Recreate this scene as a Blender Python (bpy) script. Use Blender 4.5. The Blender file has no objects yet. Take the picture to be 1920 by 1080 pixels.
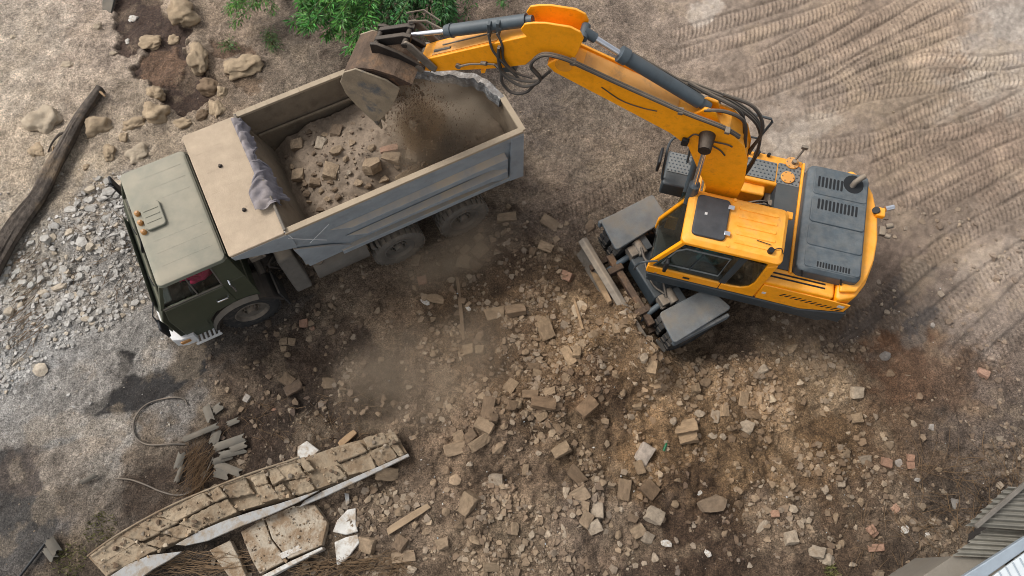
import bpy, bmesh, math, random
import numpy as np
from mathutils import Vector, Matrix, Euler

R = math.radians
random.seed(7)
rng = np.random.default_rng(7)
scene = bpy.context.scene
COL = scene.collection

# ------------------------------------------------------------------ camera, sky, sun, exposure
CAM_H, TILT, FPX = 12.267, R(22.466), 1321.3
cam_d = bpy.data.cameras.new('camera')
cam_d.sensor_width = 36.0
cam_d.lens = 36.0 * FPX / 1920.0
cam_d.clip_end = 1000
cam = bpy.data.objects.new('camera', cam_d)
cam.location = (0, 0, CAM_H)
cam.rotation_euler = (TILT, 0, 0)
COL.objects.link(cam)
scene.camera = cam

SUN_EL, SUN_AZ = R(50), R(155)          # azimuth of the sun, counter-clockwise from +x
world = bpy.data.worlds.new('World')
scene.world = world
world.use_nodes = True
wn, wl = world.node_tree.nodes, world.node_tree.links
wn.clear()
sky = wn.new('ShaderNodeTexSky')
sky.sky_type = 'NISHITA'
sky.sun_disc = False
sky.sun_elevation = SUN_EL
sky.sun_rotation = R(90) - SUN_AZ
sky.dust_density = 4.0
hsv = wn.new('ShaderNodeHueSaturation')
hsv.inputs['Saturation'].default_value = 0.22
bg = wn.new('ShaderNodeBackground')
bg.inputs['Strength'].default_value = 0.15
wo = wn.new('ShaderNodeOutputWorld')
wl.new(sky.outputs[0], hsv.inputs['Color']); wl.new(hsv.outputs[0], bg.inputs['Color']); wl.new(bg.outputs[0], wo.inputs['Surface'])
sun_d = bpy.data.lights.new('sun', 'SUN')
sun_d.energy = 1.3
sun_d.angle = R(16)
sun_d.color = (1.0, 0.965, 0.92)
sun = bpy.data.objects.new('sun', sun_d)
dv = Vector((math.cos(SUN_EL) * math.cos(SUN_AZ), math.cos(SUN_EL) * math.sin(SUN_AZ), math.sin(SUN_EL)))
sun.rotation_euler = (-dv).to_track_quat('-Z', 'Y').to_euler()
sun.location = dv * 40
COL.objects.link(sun)
scene.view_settings.view_transform = 'Standard'
scene.view_settings.look = 'None'
scene.view_settings.gamma = 1.0
scene.view_settings.exposure = 0.44
scene.render.engine = 'CYCLES'
scene.cycles.use_denoising = True
scene.cycles.filter_width = 1.0
scene.cycles.max_bounces = 8
scene.cycles.volume_bounces = 1
scene.cycles.volume_step_rate = 1.5

# ------------------------------------------------------------------ measuring: a point of the survey photo to a point on a level
_f = np.array([0, math.sin(TILT), -math.cos(TILT)]); _u = np.array([0, math.cos(TILT), math.sin(TILT)])
def at(px, py, z=0.0):
    d = _f + np.array([(px - 960) / FPX, 0, 0]) + (540 - py) / FPX * _u
    t = (z - CAM_H) / d[2]
    return Vector((t * d[0], t * d[1], z))
def pxgrid(x, y, z=0.0):
    dz = z - CAM_H
    dep = y * _f[1] + dz * _f[2]
    return 960 + FPX * x / dep, 540 - FPX * (y * _u[1] + dz * _u[2]) / dep
def mpp(px, py):
    return (at(px + 1, py) - at(px, py)).length

def lin(c):
    return tuple(((v / 255) / 12.92 if v <= 10.3 else ((v / 255 + 0.055) / 1.055) ** 2.4) for v in c)

# ------------------------------------------------------------------ materials
MATS = {}
def nd(nt, t, **kw):
    n = nt.nodes.new(t)
    for k, v in kw.items():
        setattr(n, k, v)
    return n
def pmat(name, srgb, rough=0.6, metal=0.0, var=0.18, scale=6.0, dust=0.0, dustcol=(176, 156, 132), bump=0.15, bscale=40.0,
         rnd=0.0, objcol=False, spec=0.4, stain=0.0, stlo=0.52, staincol=(60, 48, 38), stscale=2.5, dustscale=2.0):
    m = bpy.data.materials.new(name)
    m.use_nodes = True
    nt = m.node_tree
    b = nt.nodes['Principled BSDF']
    L = nt.links.new
    c = lin(srgb)
    tc = nd(nt, 'ShaderNodeTexCoord')
    vec = tc.outputs['Object']
    oi = nd(nt, 'ShaderNodeObjectInfo')
    if rnd > 0:
        ad = nd(nt, 'ShaderNodeVectorMath', operation='ADD')
        sc = nd(nt, 'ShaderNodeVectorMath', operation='SCALE')
        cmb = nd(nt, 'ShaderNodeCombineXYZ')
        L(oi.outputs['Random'], cmb.inputs[0]); L(oi.outputs['Random'], cmb.inputs[1])
        sc.inputs[3].default_value = 37.0
        L(cmb.outputs[0], sc.inputs[0]); L(vec, ad.inputs[0]); L(sc.outputs[0], ad.inputs[1])
        vec = ad.outputs[0]
    n1 = nd(nt, 'ShaderNodeTexNoise'); n1.inputs['Scale'].default_value = scale; n1.inputs['Detail'].default_value = 6
    n1.inputs['Roughness'].default_value = 0.65
    L(vec, n1.inputs['Vector'])
    mr = nd(nt, 'ShaderNodeMapRange'); mr.inputs[1].default_value = 0.25; mr.inputs[2].default_value = 0.75
    mr.inputs[3].default_value = 1 - var * 1.6; mr.inputs[4].default_value = 1 + var * 1.3
    L(n1.outputs[0], mr.inputs[0])
    fac = mr.outputs[0]
    if rnd > 0:
        mr2 = nd(nt, 'ShaderNodeMapRange'); mr2.inputs[3].default_value = 1 - rnd; mr2.inputs[4].default_value = 1 + rnd
        L(oi.outputs['Random'], mr2.inputs[0])
        mu = nd(nt, 'ShaderNodeMath', operation='MULTIPLY'); L(fac, mu.inputs[0]); L(mr2.outputs[0], mu.inputs[1]); fac = mu.outputs[0]
    vm = nd(nt, 'ShaderNodeVectorMath', operation='SCALE'); vm.inputs[0].default_value = c
    if objcol: L(oi.outputs['Color'], vm.inputs[0])
    L(fac, vm.inputs[3])
    colr = vm.outputs[0]
    def mixin(colr, f, c2):
        mx = nd(nt, 'ShaderNodeMix', data_type='RGBA')
        L(f, mx.inputs[0]); L(colr, mx.inputs[6]); mx.inputs[7].default_value = (*lin(c2), 1)
        return mx.outputs[2]
    if stain > 0:
        n3 = nd(nt, 'ShaderNodeTexNoise'); n3.inputs['Scale'].default_value = stscale; n3.inputs['Detail'].default_value = 8; n3.inputs['Roughness'].default_value = 0.7
        L(vec, n3.inputs['Vector'])
        r3 = nd(nt, 'ShaderNodeMapRange'); r3.inputs[1].default_value = stlo; r3.inputs[2].default_value = stlo + 0.14; r3.inputs[4].default_value = stain
        L(n3.outputs[0], r3.inputs[0]); colr = mixin(colr, r3.outputs[0], staincol)
    rough_out = None
    if dust > 0:
        ge = nd(nt, 'ShaderNodeNewGeometry'); sx = nd(nt, 'ShaderNodeSeparateXYZ'); L(ge.outputs['Normal'], sx.inputs[0])
        r4 = nd(nt, 'ShaderNodeMapRange'); r4.inputs[1].default_value = 0.35; r4.inputs[2].default_value = 0.95; L(sx.outputs[2], r4.inputs[0])
        n4 = nd(nt, 'ShaderNodeTexNoise'); n4.inputs['Scale'].default_value = dustscale; n4.inputs['Detail'].default_value = 7; n4.inputs['Roughness'].default_value = 0.6
        L(vec, n4.inputs['Vector'])
        r5 = nd(nt, 'ShaderNodeMapRange'); r5.inputs[1].default_value = 0.38; r5.inputs[2].default_value = 0.62; r5.inputs[3].default_value = dust * 0.45; r5.inputs[4].default_value = dust
        L(n4.outputs[0], r5.inputs[0])
        m4 = nd(nt, 'ShaderNodeMath', operation='MULTIPLY'); L(r4.outputs[0], m4.inputs[0]); L(r5.outputs[0], m4.inputs[1])
        colr = mixin(colr, m4.outputs[0], dustcol)
        r6 = nd(nt, 'ShaderNodeMapRange'); r6.inputs[3].default_value = rough; r6.inputs[4].default_value = 0.95; L(m4.outputs[0], r6.inputs[0])
        L(r6.outputs[0], b.inputs['Roughness'])
    else:
        b.inputs['Roughness'].default_value = rough
    L(colr, b.inputs['Base Color'])
    b.inputs['Metallic'].default_value = metal
    b.inputs['Specular IOR Level'].default_value = spec
    if bump > 0:
        n5 = nd(nt, 'ShaderNodeTexNoise'); n5.inputs['Scale'].default_value = bscale; n5.inputs['Detail'].default_value = 5
        L(vec, n5.inputs['Vector'])
        bp = nd(nt, 'ShaderNodeBump'); bp.inputs['Strength'].default_value = bump; bp.inputs['Distance'].default_value = 0.02
        L(n5.outputs[0], bp.inputs['Height']); L(bp.outputs[0], b.inputs['Normal'])
    MATS[name] = m
    return m
def glassmat(name, tint, op):
    m = bpy.data.materials.new(name); m.use_nodes = True
    nt = m.node_tree; nt.nodes.clear(); L = nt.links.new
    o = nd(nt, 'ShaderNodeOutputMaterial'); tr = nd(nt, 'ShaderNodeBsdfTransparent'); tr.inputs[0].default_value = (*tint, 1)
    gl = nd(nt, 'ShaderNodeBsdfGlossy'); gl.inputs['Roughness'].default_value = 0.06
    df = nd(nt, 'ShaderNodeBsdfDiffuse'); df.inputs[0].default_value = (*lin((120, 112, 100)), 1)
    no = nd(nt, 'ShaderNodeTexNoise'); no.inputs['Scale'].default_value = 5; no.inputs['Detail'].default_value = 6
    tc = nd(nt, 'ShaderNodeTexCoord'); L(tc.outputs['Object'], no.inputs['Vector'])
    mr = nd(nt, 'ShaderNodeMapRange'); mr.inputs[1].default_value = 0.35; mr.inputs[2].default_value = 0.8; mr.inputs[4].default_value = op; L(no.outputs[0], mr.inputs[0])
    lw = nd(nt, 'ShaderNodeLayerWeight'); pw_ = nd(nt, 'ShaderNodeMath', operation='POWER'); L(lw.outputs['Facing'], pw_.inputs[0]); pw_.inputs[1].default_value = 4.0
    fr = nd(nt, 'ShaderNodeMapRange'); fr.inputs[3].default_value = 0.05; fr.inputs[4].default_value = 0.8; L(pw_.outputs[0], fr.inputs[0])
    m1 = nd(nt, 'ShaderNodeMixShader'); m2 = nd(nt, 'ShaderNodeMixShader')
    L(fr.outputs[0], m1.inputs[0]); L(tr.outputs[0], m1.inputs[1]); L(gl.outputs[0], m1.inputs[2])
    L(mr.outputs[0], m2.inputs[0]); L(m1.outputs[0], m2.inputs[1]); L(df.outputs[0], m2.inputs[2]); L(m2.outputs[0], o.inputs[0])
    MATS[name] = m
    return m
def attrmat(name, rough=0.9, var=0.25, scale=30.0, bump=0.3, bscale=60.0):
    """colour of each piece comes from its own vertex colour (mineral colour)"""
    m = bpy.data.materials.new(name); m.use_nodes = True
    nt = m.node_tree; b = nt.nodes['Principled BSDF']; L = nt.links.new
    at_ = nd(nt, 'ShaderNodeAttribute'); at_.attribute_name = 'Col'
    ge = nd(nt, 'ShaderNodeNewGeometry')
    n1 = nd(nt, 'ShaderNodeTexNoise'); n1.inputs['Scale'].default_value = scale; n1.inputs['Detail'].default_value = 5; L(ge.outputs['Position'], n1.inputs['Vector'])
    mr = nd(nt, 'ShaderNodeMapRange'); mr.inputs[1].default_value = 0.25; mr.inputs[2].default_value = 0.75; mr.inputs[3].default_value = 1 - var; mr.inputs[4].default_value = 1 + var
    L(n1.outputs[0], mr.inputs[0])
    vm = nd(nt, 'ShaderNodeVectorMath', operation='SCALE'); L(at_.outputs['Color'], vm.inputs[0]); L(mr.outputs[0], vm.inputs[3]); L(vm.outputs[0], b.inputs['Base Color'])
    b.inputs['Roughness'].default_value = rough
    bp = nd(nt, 'ShaderNodeBump'); bp.inputs['Strength'].default_value = bump; bp.inputs['Distance'].default_value = 0.01
    n2 = nd(nt, 'ShaderNodeTexNoise'); n2.inputs['Scale'].default_value = bscale; L(ge.outputs['Position'], n2.inputs['Vector']); L(n2.outputs[0], bp.inputs['Height']); L(bp.outputs[0], b.inputs['Normal'])
    MATS[name] = m
    return m

pmat('orange', (255, 165, 14), rough=0.42, var=0.13, scale=6, dust=0.36, dustcol=(214, 176, 116), bump=0.05, stain=0.42, stlo=0.54, staincol=(142, 90, 40), stscale=6, dustscale=6)
pmat('orange_dusty', (226, 150, 40), rough=0.55, var=0.12, scale=4, dust=0.55, dustcol=(190, 160, 124), bump=0.05, stain=0.75, staincol=(96, 66, 38), stscale=2.2)
pmat('ex_grey', (64, 76, 84), rough=0.45, var=0.2, scale=7, dust=0.32, dustcol=(138, 134, 126), bump=0.12, dustscale=9, stain=0.25, staincol=(58, 66, 72), stscale=6)
pmat('ex_dark', (52, 60, 65), rough=0.5, var=0.14, scale=5, dust=0.25, dustcol=(128, 122, 112), bump=0.08)
pmat('plate_grey', (112, 118, 120), rough=0.6, metal=0.2, var=0.14, scale=9, dust=0.4, dustcol=(140, 132, 120), bump=0.1)
pmat('fender_grey', (88, 96, 102), rough=0.75, var=0.26, scale=5, dust=0.6, dustcol=(134, 126, 113), bump=0.4, bscale=60, stain=0.8, staincol=(84, 74, 64), stscale=3, dustscale=3)
pmat('stud', (66, 74, 80), rough=0.6, var=0.1, bump=0)
pmat('black', (24, 25, 27), rough=0.6, var=0.1, bump=0.05)
pmat('hatch_black', (44, 47, 53), rough=0.5, var=0.25, scale=9, dust=0.22, dustcol=(130, 128, 124), bump=0.05)
pmat('rubber', (46, 46, 46), rough=0.85, var=0.2, scale=8, dust=0.5, dustcol=(112, 102, 90), bump=0.2, stain=0.5, staincol=(92, 84, 74), stscale=4)
pmat('rubber_dusty', (98, 93, 86), rough=0.9, var=0.18, scale=8, dust=0.6, dustcol=(140, 126, 108), bump=0.2, stain=0.5, staincol=(132, 118, 102), stscale=4)
pmat('hose', (58, 56, 54), rough=0.55, var=0.15, dust=0.35, bump=0.05)
pmat('cyl_grey', (66, 77, 84), rough=0.42, var=0.12, scale=6, dust=0.25, dustcol=(128, 124, 116), bump=0.06, stain=0.35, staincol=(40, 42, 44))
pmat('chrome', (215, 216, 220), rough=0.18, metal=0.9, var=0.06, bump=0.0)
pmat('steel', (112, 106, 98), rough=0.6, metal=0.3, var=0.25, scale=8, dust=0.55, bump=0.15, stain=0.5, staincol=(70, 56, 44))
pmat('rust_steel', (70, 54, 44), rough=0.85, metal=0.0, var=0.35, scale=6, dust=0.3, dustcol=(140, 118, 94), bump=0.8, bscale=22, stain=0.7, staincol=(112, 76, 46), stscale=3, dustscale=3)
pmat('bucket_side', (142, 128, 108), rough=0.75, metal=0.0, var=0.2, scale=5, dust=0.3, dustcol=(176, 160, 138), bump=0.4, stain=0.95, staincol=(86, 90, 94), stscale=3.4)
pmat('greasy', (42, 38, 36), rough=0.5, metal=0.2, var=0.3, scale=8, dust=0.35, dustcol=(128, 112, 94), bump=0.3)
pmat('cab_olive', (110, 113, 101), rough=0.65, var=0.12, scale=4, dust=0.85, dustcol=(160, 151, 133), bump=0.08, stain=0.4, staincol=(92, 98, 84), stscale=2.2, dustscale=1.5)
pmat('cab_green', (64, 69, 55), rough=0.5, var=0.1, scale=3, dust=0.5, dustcol=(150, 138, 116), bump=0.04, stain=0.25, staincol=(78, 78, 62))
pmat('bed_blue', (142, 150, 156), rough=0.6, var=0.12, scale=3, dust=0.85, dustcol=(180, 160, 134), bump=0.06, stain=0.4, staincol=(112, 116, 118), stscale=2.5, dustscale=3)
pmat('bed_dust', (162, 146, 124), rough=0.95, var=0.1, scale=2.5, bump=0.25, bscale=30, stain=0.25, staincol=(150, 132, 110), stscale=1.5)
pmat('bed_inside', (124, 111, 94), rough=0.9, var=0.16, scale=3, dust=0.5, dustcol=(156, 139, 116), bump=0.25, stain=0.75, staincol=(92, 80, 66), stscale=2.4)
pmat('canopy_top', (172, 154, 132), rough=0.95, var=0.1, scale=4, bump=0.2, bscale=50, stain=0.45, staincol=(160, 142, 120), stscale=2.5)
pmat('bent_steel', (104, 106, 108), rough=0.6, var=0.35, scale=14, dust=0.35, bump=0.8, bscale=30, stain=0.8, staincol=(176, 176, 174), stscale=7)
pmat('chassis', (50, 46, 43), rough=0.85, var=0.25, scale=6, dust=0.5, dustcol=(112, 100, 86), bump=0.2)
pmat('chassis_grey', (98, 94, 88), rough=0.8, var=0.18, scale=5, dust=0.55, dustcol=(140, 126, 108), bump=0.15)
pmat('white_paint', (206, 208, 208), rough=0.5, var=0.1, scale=6, dust=0.3, bump=0.05)
pmat('amber', (172, 120, 62), rough=0.3, var=0.1, dust=0.3, bump=0)
pmat('tarp', (112, 109, 116), rough=0.9, var=0.22, scale=6, dust=0.45, dustcol=(160, 146, 134), bump=0.3, bscale=25)
pmat('red_cloth', (140, 22, 50), rough=0.9, var=0.2, bump=0.2)
pmat('teal_cloth', (44, 112, 124), rough=0.9, var=0.2, bump=0.2)
pmat('skin', (176, 124, 96), rough=0.6, var=0.06, bump=0.05)
pmat('hair', (38, 28, 22), rough=0.7, var=0.2, bump=0.3)
pmat('trousers', (50, 54, 66), rough=0.9, var=0.2, bump=0.2)
pmat('rock_any', (140, 120, 96), rough=0.95, var=0.26, scale=3.0, rnd=0.16, objcol=True, bump=0.6, bscale=9, stain=0.45, staincol=(110, 91, 71), stscale=1.6)
pmat('rock_tan', (140, 120, 96), rough=0.95, var=0.24, scale=3.0, rnd=0.26, bump=0.6, bscale=9, stain=0.55, staincol=(108, 88, 67), stscale=1.6)
pmat('rock_dark', (108, 90, 71), rough=0.95, var=0.24, scale=3.0, rnd=0.26, bump=0.6, bscale=9, stain=0.5, staincol=(84, 68, 52), stscale=1.6)
pmat('rock_pale', (166, 151, 130), rough=0.95, var=0.18, scale=3.0, rnd=0.15, bump=0.5, bscale=9, stain=0.5, staincol=(140, 122, 100), stscale=1.8)
pmat('rock_grey', (166, 162, 155), rough=0.95, var=0.18, scale=3.0, rnd=0.2, bump=0.5, bscale=9, stain=0.35, staincol=(120, 110, 98), stscale=1.8)
pmat('brick_red', (158, 124, 104), rough=0.95, var=0.2, scale=3.0, rnd=0.15, bump=0.4, bscale=9, stain=0.5, staincol=(150, 132, 112), stscale=2)
pmat('plaster', (194, 191, 184), rough=0.9, var=0.12, scale=6, rnd=0.05, bump=0.4, bscale=20, stain=0.8, stlo=0.44, staincol=(146, 126, 102), stscale=4.5)
pmat('slab_top', (166, 154, 136), rough=0.95, var=0.2, scale=7, bump=0.8, bscale=16, stain=0.9, stlo=0.44, staincol=(122, 100, 76), stscale=3.2)
pmat('plaster_grey', (158, 157, 154), rough=0.85, var=0.1, scale=2, bump=0.4, bscale=14, stain=0.85, stlo=0.44, staincol=(134, 118, 98), stscale=4.0)
pmat('boulder', (154, 135, 110), rough=0.95, var=0.26, scale=2.2, rnd=0.08, bump=0.6, bscale=14, stain=0.6, staincol=(132, 112, 88), stscale=1.4)
pmat('adobe', (150, 134, 112), rough=0.95, var=0.28, scale=6, rnd=0.16, bump=0.9, bscale=18, stain=0.85, stlo=0.46, staincol=(112, 93, 72), stscale=3.0)
pmat('slate', (80, 79, 74), rough=0.9, var=0.14, scale=5, rnd=0.2, bump=0.3, stain=0.3, staincol=(84, 80, 72), dust=0.2)
pmat('bark', (84, 75, 67), rough=0.95, var=0.4, scale=9, bump=1.0, bscale=30, stain=0.6, staincol=(140, 120, 96), stscale=2.0)
pmat('wood', (150, 124, 94), rough=0.9, var=0.22, scale=6, rnd=0.15, bump=0.4, stain=0.4, staincol=(108, 86, 64))
pmat('wood_grey', (106, 100, 92), rough=0.9, var=0.2, scale=6, bump=0.4)
pmat('roof_sheet', (132, 128, 118), rough=0.9, var=0.14, scale=4, rnd=0.1, bump=0.25, stain=0.5, staincol=(98, 94, 86), stscale=2.5)
pmat('zinc', (150, 160, 168), rough=0.5, metal=0.25, var=0.1, scale=3, bump=0.06, stain=0.3, staincol=(126, 130, 132))
pmat('white_sheet', (200, 206, 208), rough=0.55, var=0.06, scale=3, bump=0.05, stain=0.25, staincol=(168, 168, 162))
pmat('board', (122, 115, 104), rough=0.95, var=0.1, scale=2, bump=0.3, stain=0.4, staincol=(118, 108, 94), stscale=1.5)
pmat('twig', (112, 90, 66), rough=0.9, var=0.3, scale=3, bump=0.1)
pmat('stem', (92, 78, 54), rough=0.9, var=0.2, bump=0.2)
pmat('bottle_green', (34, 92, 60), rough=0.2, var=0.1, bump=0)
pmat('grass_green', (112, 112, 64), rough=0.9, var=0.3, scale=5, bump=0)
glassmat('glass_dark', (0.52, 0.60, 0.58), 0.06)
glassmat('glass_cab', (0.84, 0.88, 0.86), 0.10)
attrmat('rubble_mix')
attrmat('leafy', rough=0.55, var=0.2, scale=8, bump=0.05)

# ------------------------------------------------------------------ mesh helpers
class MB:
    def __init__(self):
        self.v, self.f = [], []
    def add(self, vs, fs):
        o = len(self.v)
        self.v += [tuple(p) for p in vs]
        self.f += [tuple(i + o for i in q) for q in fs]
        return self
    def box(self, c, s, rot=None):
        hx, hy, hz = s[0] / 2, s[1] / 2, s[2] / 2
        M = rot if rot is not None else Matrix.Identity(3)
        vs = [Vector(c) + M @ Vector((x * hx, y * hy, z * hz)) for z in (-1, 1) for y in (-1, 1) for x in (-1, 1)]
        return self.add(vs, [(0, 2, 3, 1), (4, 5, 7, 6), (0, 1, 5, 4), (2, 6, 7, 3), (0, 4, 6, 2), (1, 3, 7, 5)])
    def bb(self, x0, x1, y0, y1, z0, z1):
        return self.box(((x0 + x1) / 2, (y0 + y1) / 2, (z0 + z1) / 2), (abs(x1 - x0), abs(y1 - y0), abs(z1 - z0)))
    def hexa(self, bot, top):
        """8 corners: four below, four above, same order"""
        n = len(bot)
        fs = [tuple(range(n))[::-1], tuple(range(n, 2 * n))]
        fs += [(i, (i + 1) % n, n + (i + 1) % n, n + i) for i in range(n)]
        return self.add(list(bot) + list(top), fs)
    def prism_y(self, poly, y0, y1):
        return self.hexa([(p[0], y0, p[1]) for p in poly], [(p[0], y1, p[1]) for p in poly])
    def prism_z(self, poly, z0, z1):
        return self.hexa([(p[0], p[1], z0) for p in poly], [(p[0], p[1], z1) for p in poly])
    def cyl(self, p0, p1, r, n=16, r2=None):
        p0, p1 = Vector(p0), Vector(p1)
        r2 = r if r2 is None else r2
        q = (p1 - p0).to_track_quat('Z', 'Y').to_matrix()
        a = [p0 + q @ Vector((r * math.cos(t), r * math.sin(t), 0)) for t in [2 * math.pi * i / n for i in range(n)]]
        b = [p1 + q @ Vector((r2 * math.cos(t), r2 * math.sin(t), 0)) for t in [2 * math.pi * i / n for i in range(n)]]
        return self.hexa(a, b)
    def tube(self, pts, r, n=8, r_end=None):
        pts = [Vector(p) for p in pts]
        m = len(pts)
        rings = []
        up = Vector((0.31, 0.17, 0.93))
        for i, p in enumerate(pts):
            t = (pts[min(i + 1, m - 1)] - pts[max(i - 1, 0)]).normalized()
            a = t.cross(up).normalized(); b = t.cross(a).normalized()
            rr = r if r_end is None else r + (r_end - r) * i / (m - 1)
            rings.append([p + rr * (a * math.cos(2 * math.pi * k / n) + b * math.sin(2 * math.pi * k / n)) for k in range(n)])
        vs = [p for ring in rings for p in ring]
        fs = [(i * n + k, i * n + (k + 1) % n, (i + 1) * n + (k + 1) % n, (i + 1) * n + k) for i in range(m - 1) for k in range(n)]
        fs += [tuple(range(n))[::-1], tuple((m - 1) * n + k for k in range(n))]
        return self.add(vs, fs)
    def lathe_y(self, prof, c, n=28):
        """prof: list of (radius, y); closed loop round an axle along y"""
        m = len(prof)
        vs = [(c[0] + r * math.cos(2 * math.pi * i / n), c[1] + y, c[2] + r * math.sin(2 * math.pi * i / n)) for i in range(n) for r, y in prof]
        fs = [(i * m + k, i * m + (k + 1) % m, ((i + 1) % n) * m + (k + 1) % m, ((i + 1) % n) * m + k) for i in range(n) for k in range(m)]
        return self.add(vs, fs)
    def build(self, name, mat, parent=None, bevel=0.0, smooth=False, seg=2, loc=None, rz=None, normals=True):
        me = bpy.data.meshes.new(name)
        me.from_pydata(self.v, [], self.f)
        if normals:
            bm = bmesh.new(); bm.from_mesh(me); bmesh.ops.recalc_face_normals(bm, faces=bm.faces); bm.to_mesh(me); bm.free()
        me.materials.append(MATS[mat])
        o = bpy.data.objects.new(name, me)
        COL.objects.link(o)
        if parent: o.parent = parent
        if loc: o.location = loc
        if rz is not None: o.rotation_euler.z = rz
        if bevel > 0:
            b = o.modifiers.new('bevel', 'BEVEL'); b.width = bevel; b.segments = seg; b.limit_method = 'ANGLE'; b.angle_limit = R(35)
            smooth = True
        if smooth:
            me.polygons.foreach_set('use_smooth', [True] * len(me.polygons))
            if hasattr(me, 'set_sharp_from_angle'): me.set_sharp_from_angle(angle=R(40))
        me.update()
        return o
def tag(o, label=None, cat=None, group=None, kind=None):
    if label: o['label'] = label
    if cat: o['category'] = cat
    if group: o['group'] = group
    if kind: o['kind'] = kind
    return o
def thing(name, label, cat, loc=(0, 0, 0), rz=0.0, group=None):
    o = bpy.data.objects.new(name, None)
    o.empty_display_size = 0.2
    COL.objects.link(o)
    o.location = loc; o.rotation_euler.z = rz
    return tag(o, label, cat, group)
def rrect(x0, x1, y0, y1, r, n=5):
    out = []
    for cx, cy, a0 in ((x1 - r, y1 - r, 0), (x0 + r, y1 - r, 90), (x0 + r, y0 + r, 180), (x1 - r, y0 + r, 270)):
        out += [(cx + r * math.cos(R(a0 + 90 * i / n)), cy + r * math.sin(R(a0 + 90 * i / n))) for i in range(n + 1)]
    return out
def spline(pts, n=8):
    """Catmull-Rom through the points"""
    P = [Vector(p) for p in pts]
    P = [2 * P[0] - P[1]] + P + [2 * P[-1] - P[-2]]
    out = []
    for i in range(1, len(P) - 2):
        for k in range(n):
            t = k / n
            a, b, c, d = P[i - 1], P[i], P[i + 1], P[i + 2]
            out.append(0.5 * ((2 * b) + (c - a) * t + (2 * a - 5 * b + 4 * c - d) * t * t + (3 * b - a - 3 * c + d) * t ** 3))
    out.append(P[-2])
    return out
def mesh_np(name, verts, faces, mat, colors=None, smooth=False):
    """verts (n,3), faces (m,3 or 4) numpy"""
    me = bpy.data.meshes.new(name)
    k = faces.shape[1]
    me.vertices.add(len(verts)); me.vertices.foreach_set('co', verts.astype(np.float32).ravel())
    me.loops.add(faces.size); me.loops.foreach_set('vertex_index', faces.astype(np.int32).ravel())
    me.polygons.add(len(faces)); me.polygons.foreach_set('loop_start', np.arange(0, faces.size, k, dtype=np.int32))
    me.polygons.foreach_set('loop_total', np.full(len(faces), k, np.int32))
    me.polygons.foreach_set('use_smooth', np.full(len(faces), smooth))
    if colors is not None:
        ca = me.color_attributes.new('Col', 'FLOAT_COLOR', 'POINT')
        ca.data.foreach_set('color', np.concatenate([colors, np.ones((len(colors), 1))], 1).astype(np.float32).ravel())
    me.update(calc_edges=True)
    me.validate()
    if mat: me.materials.append(MATS[mat] if isinstance(mat, str) else mat)
    o = bpy.data.objects.new(name, me)
    COL.objects.link(o)
    return o

# ------------------------------------------------------------------ the ground: one sheet, fine where one looks, coarse out to the horizon
def vnoise(x, y, s, seed=0):
    x = x * s; y = y * s
    ix = np.floor(x).astype(np.int64); iy = np.floor(y).astype(np.int64)
    fx = x - ix; fy = y - iy
    fx = fx * fx * fx * (fx * (fx * 6 - 15) + 10); fy = fy * fy * fy * (fy * (fy * 6 - 15) + 10)
    def h(a, b):
        n = (a * 374761393 + b * 668265263 + seed * 974711) & 0xffffffff
        n = ((n ^ (n >> 13)) * 1274126177) & 0xffffffff
        n = ((n ^ (n >> 16)) * 2246822519) & 0xffffffff
        return ((n ^ (n >> 15)) & 0xffffff) / 16777215.0
    a, b, c, d = h(ix, iy), h(ix + 1, iy), h(ix, iy + 1), h(ix + 1, iy + 1)
    return a + (b - a) * fx + (c - a) * fy + (a - b - c + d) * fx * fy
def fbm(x, y, s, o=4, seed=0, g=0.5):
    t = 0; amp = 1; tot = 0
    for i in range(o):
        t = t + amp * vnoise(x + 17.3 * i, y - 9.1 * i, s, seed + i * 31); tot += amp; amp *= g; s *= 2.03
    return t / tot
def axis(lo, hi, step, far, n=22):
    mid = np.arange(lo, hi + 1e-6, step)
    g = np.cumsum(step * np.geomspace(1.5, far / 3.2, n) / 1.0)
    g = g / g[-1] * far
    return np.concatenate([(lo - g)[::-1], mid, hi + g])
GX = axis(-12.4, 12.4, 0.0265, 160); GY = axis(-1.2, 13.2, 0.0265, 160)
XX, YY = np.meshgrid(GX, GY)
X, Y = XX.ravel(), YY.ravel()
dep = Y * _f[1] - CAM_H * _f[2]
ok = dep > 2.0
PX = np.where(ok, 960 + FPX * X / np.maximum(dep, 2), 960 + 200 * X)
PY = np.where(ok, 540 - FPX * (Y * _u[1] - CAM_H * _u[2]) / np.maximum(dep, 2), 3000)
wobx = (fbm(X, Y, 2.2, 5, 5, 0.65) - 0.5) * 170; woby = (fbm(X, Y, 2.2, 5, 9, 0.65) - 0.5) * 170
wob2x = (fbm(X, Y, 5.0, 3, 25) - 0.5) * 36; wob2y = (fbm(X, Y, 5.0, 3, 29) - 0.5) * 36

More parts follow.
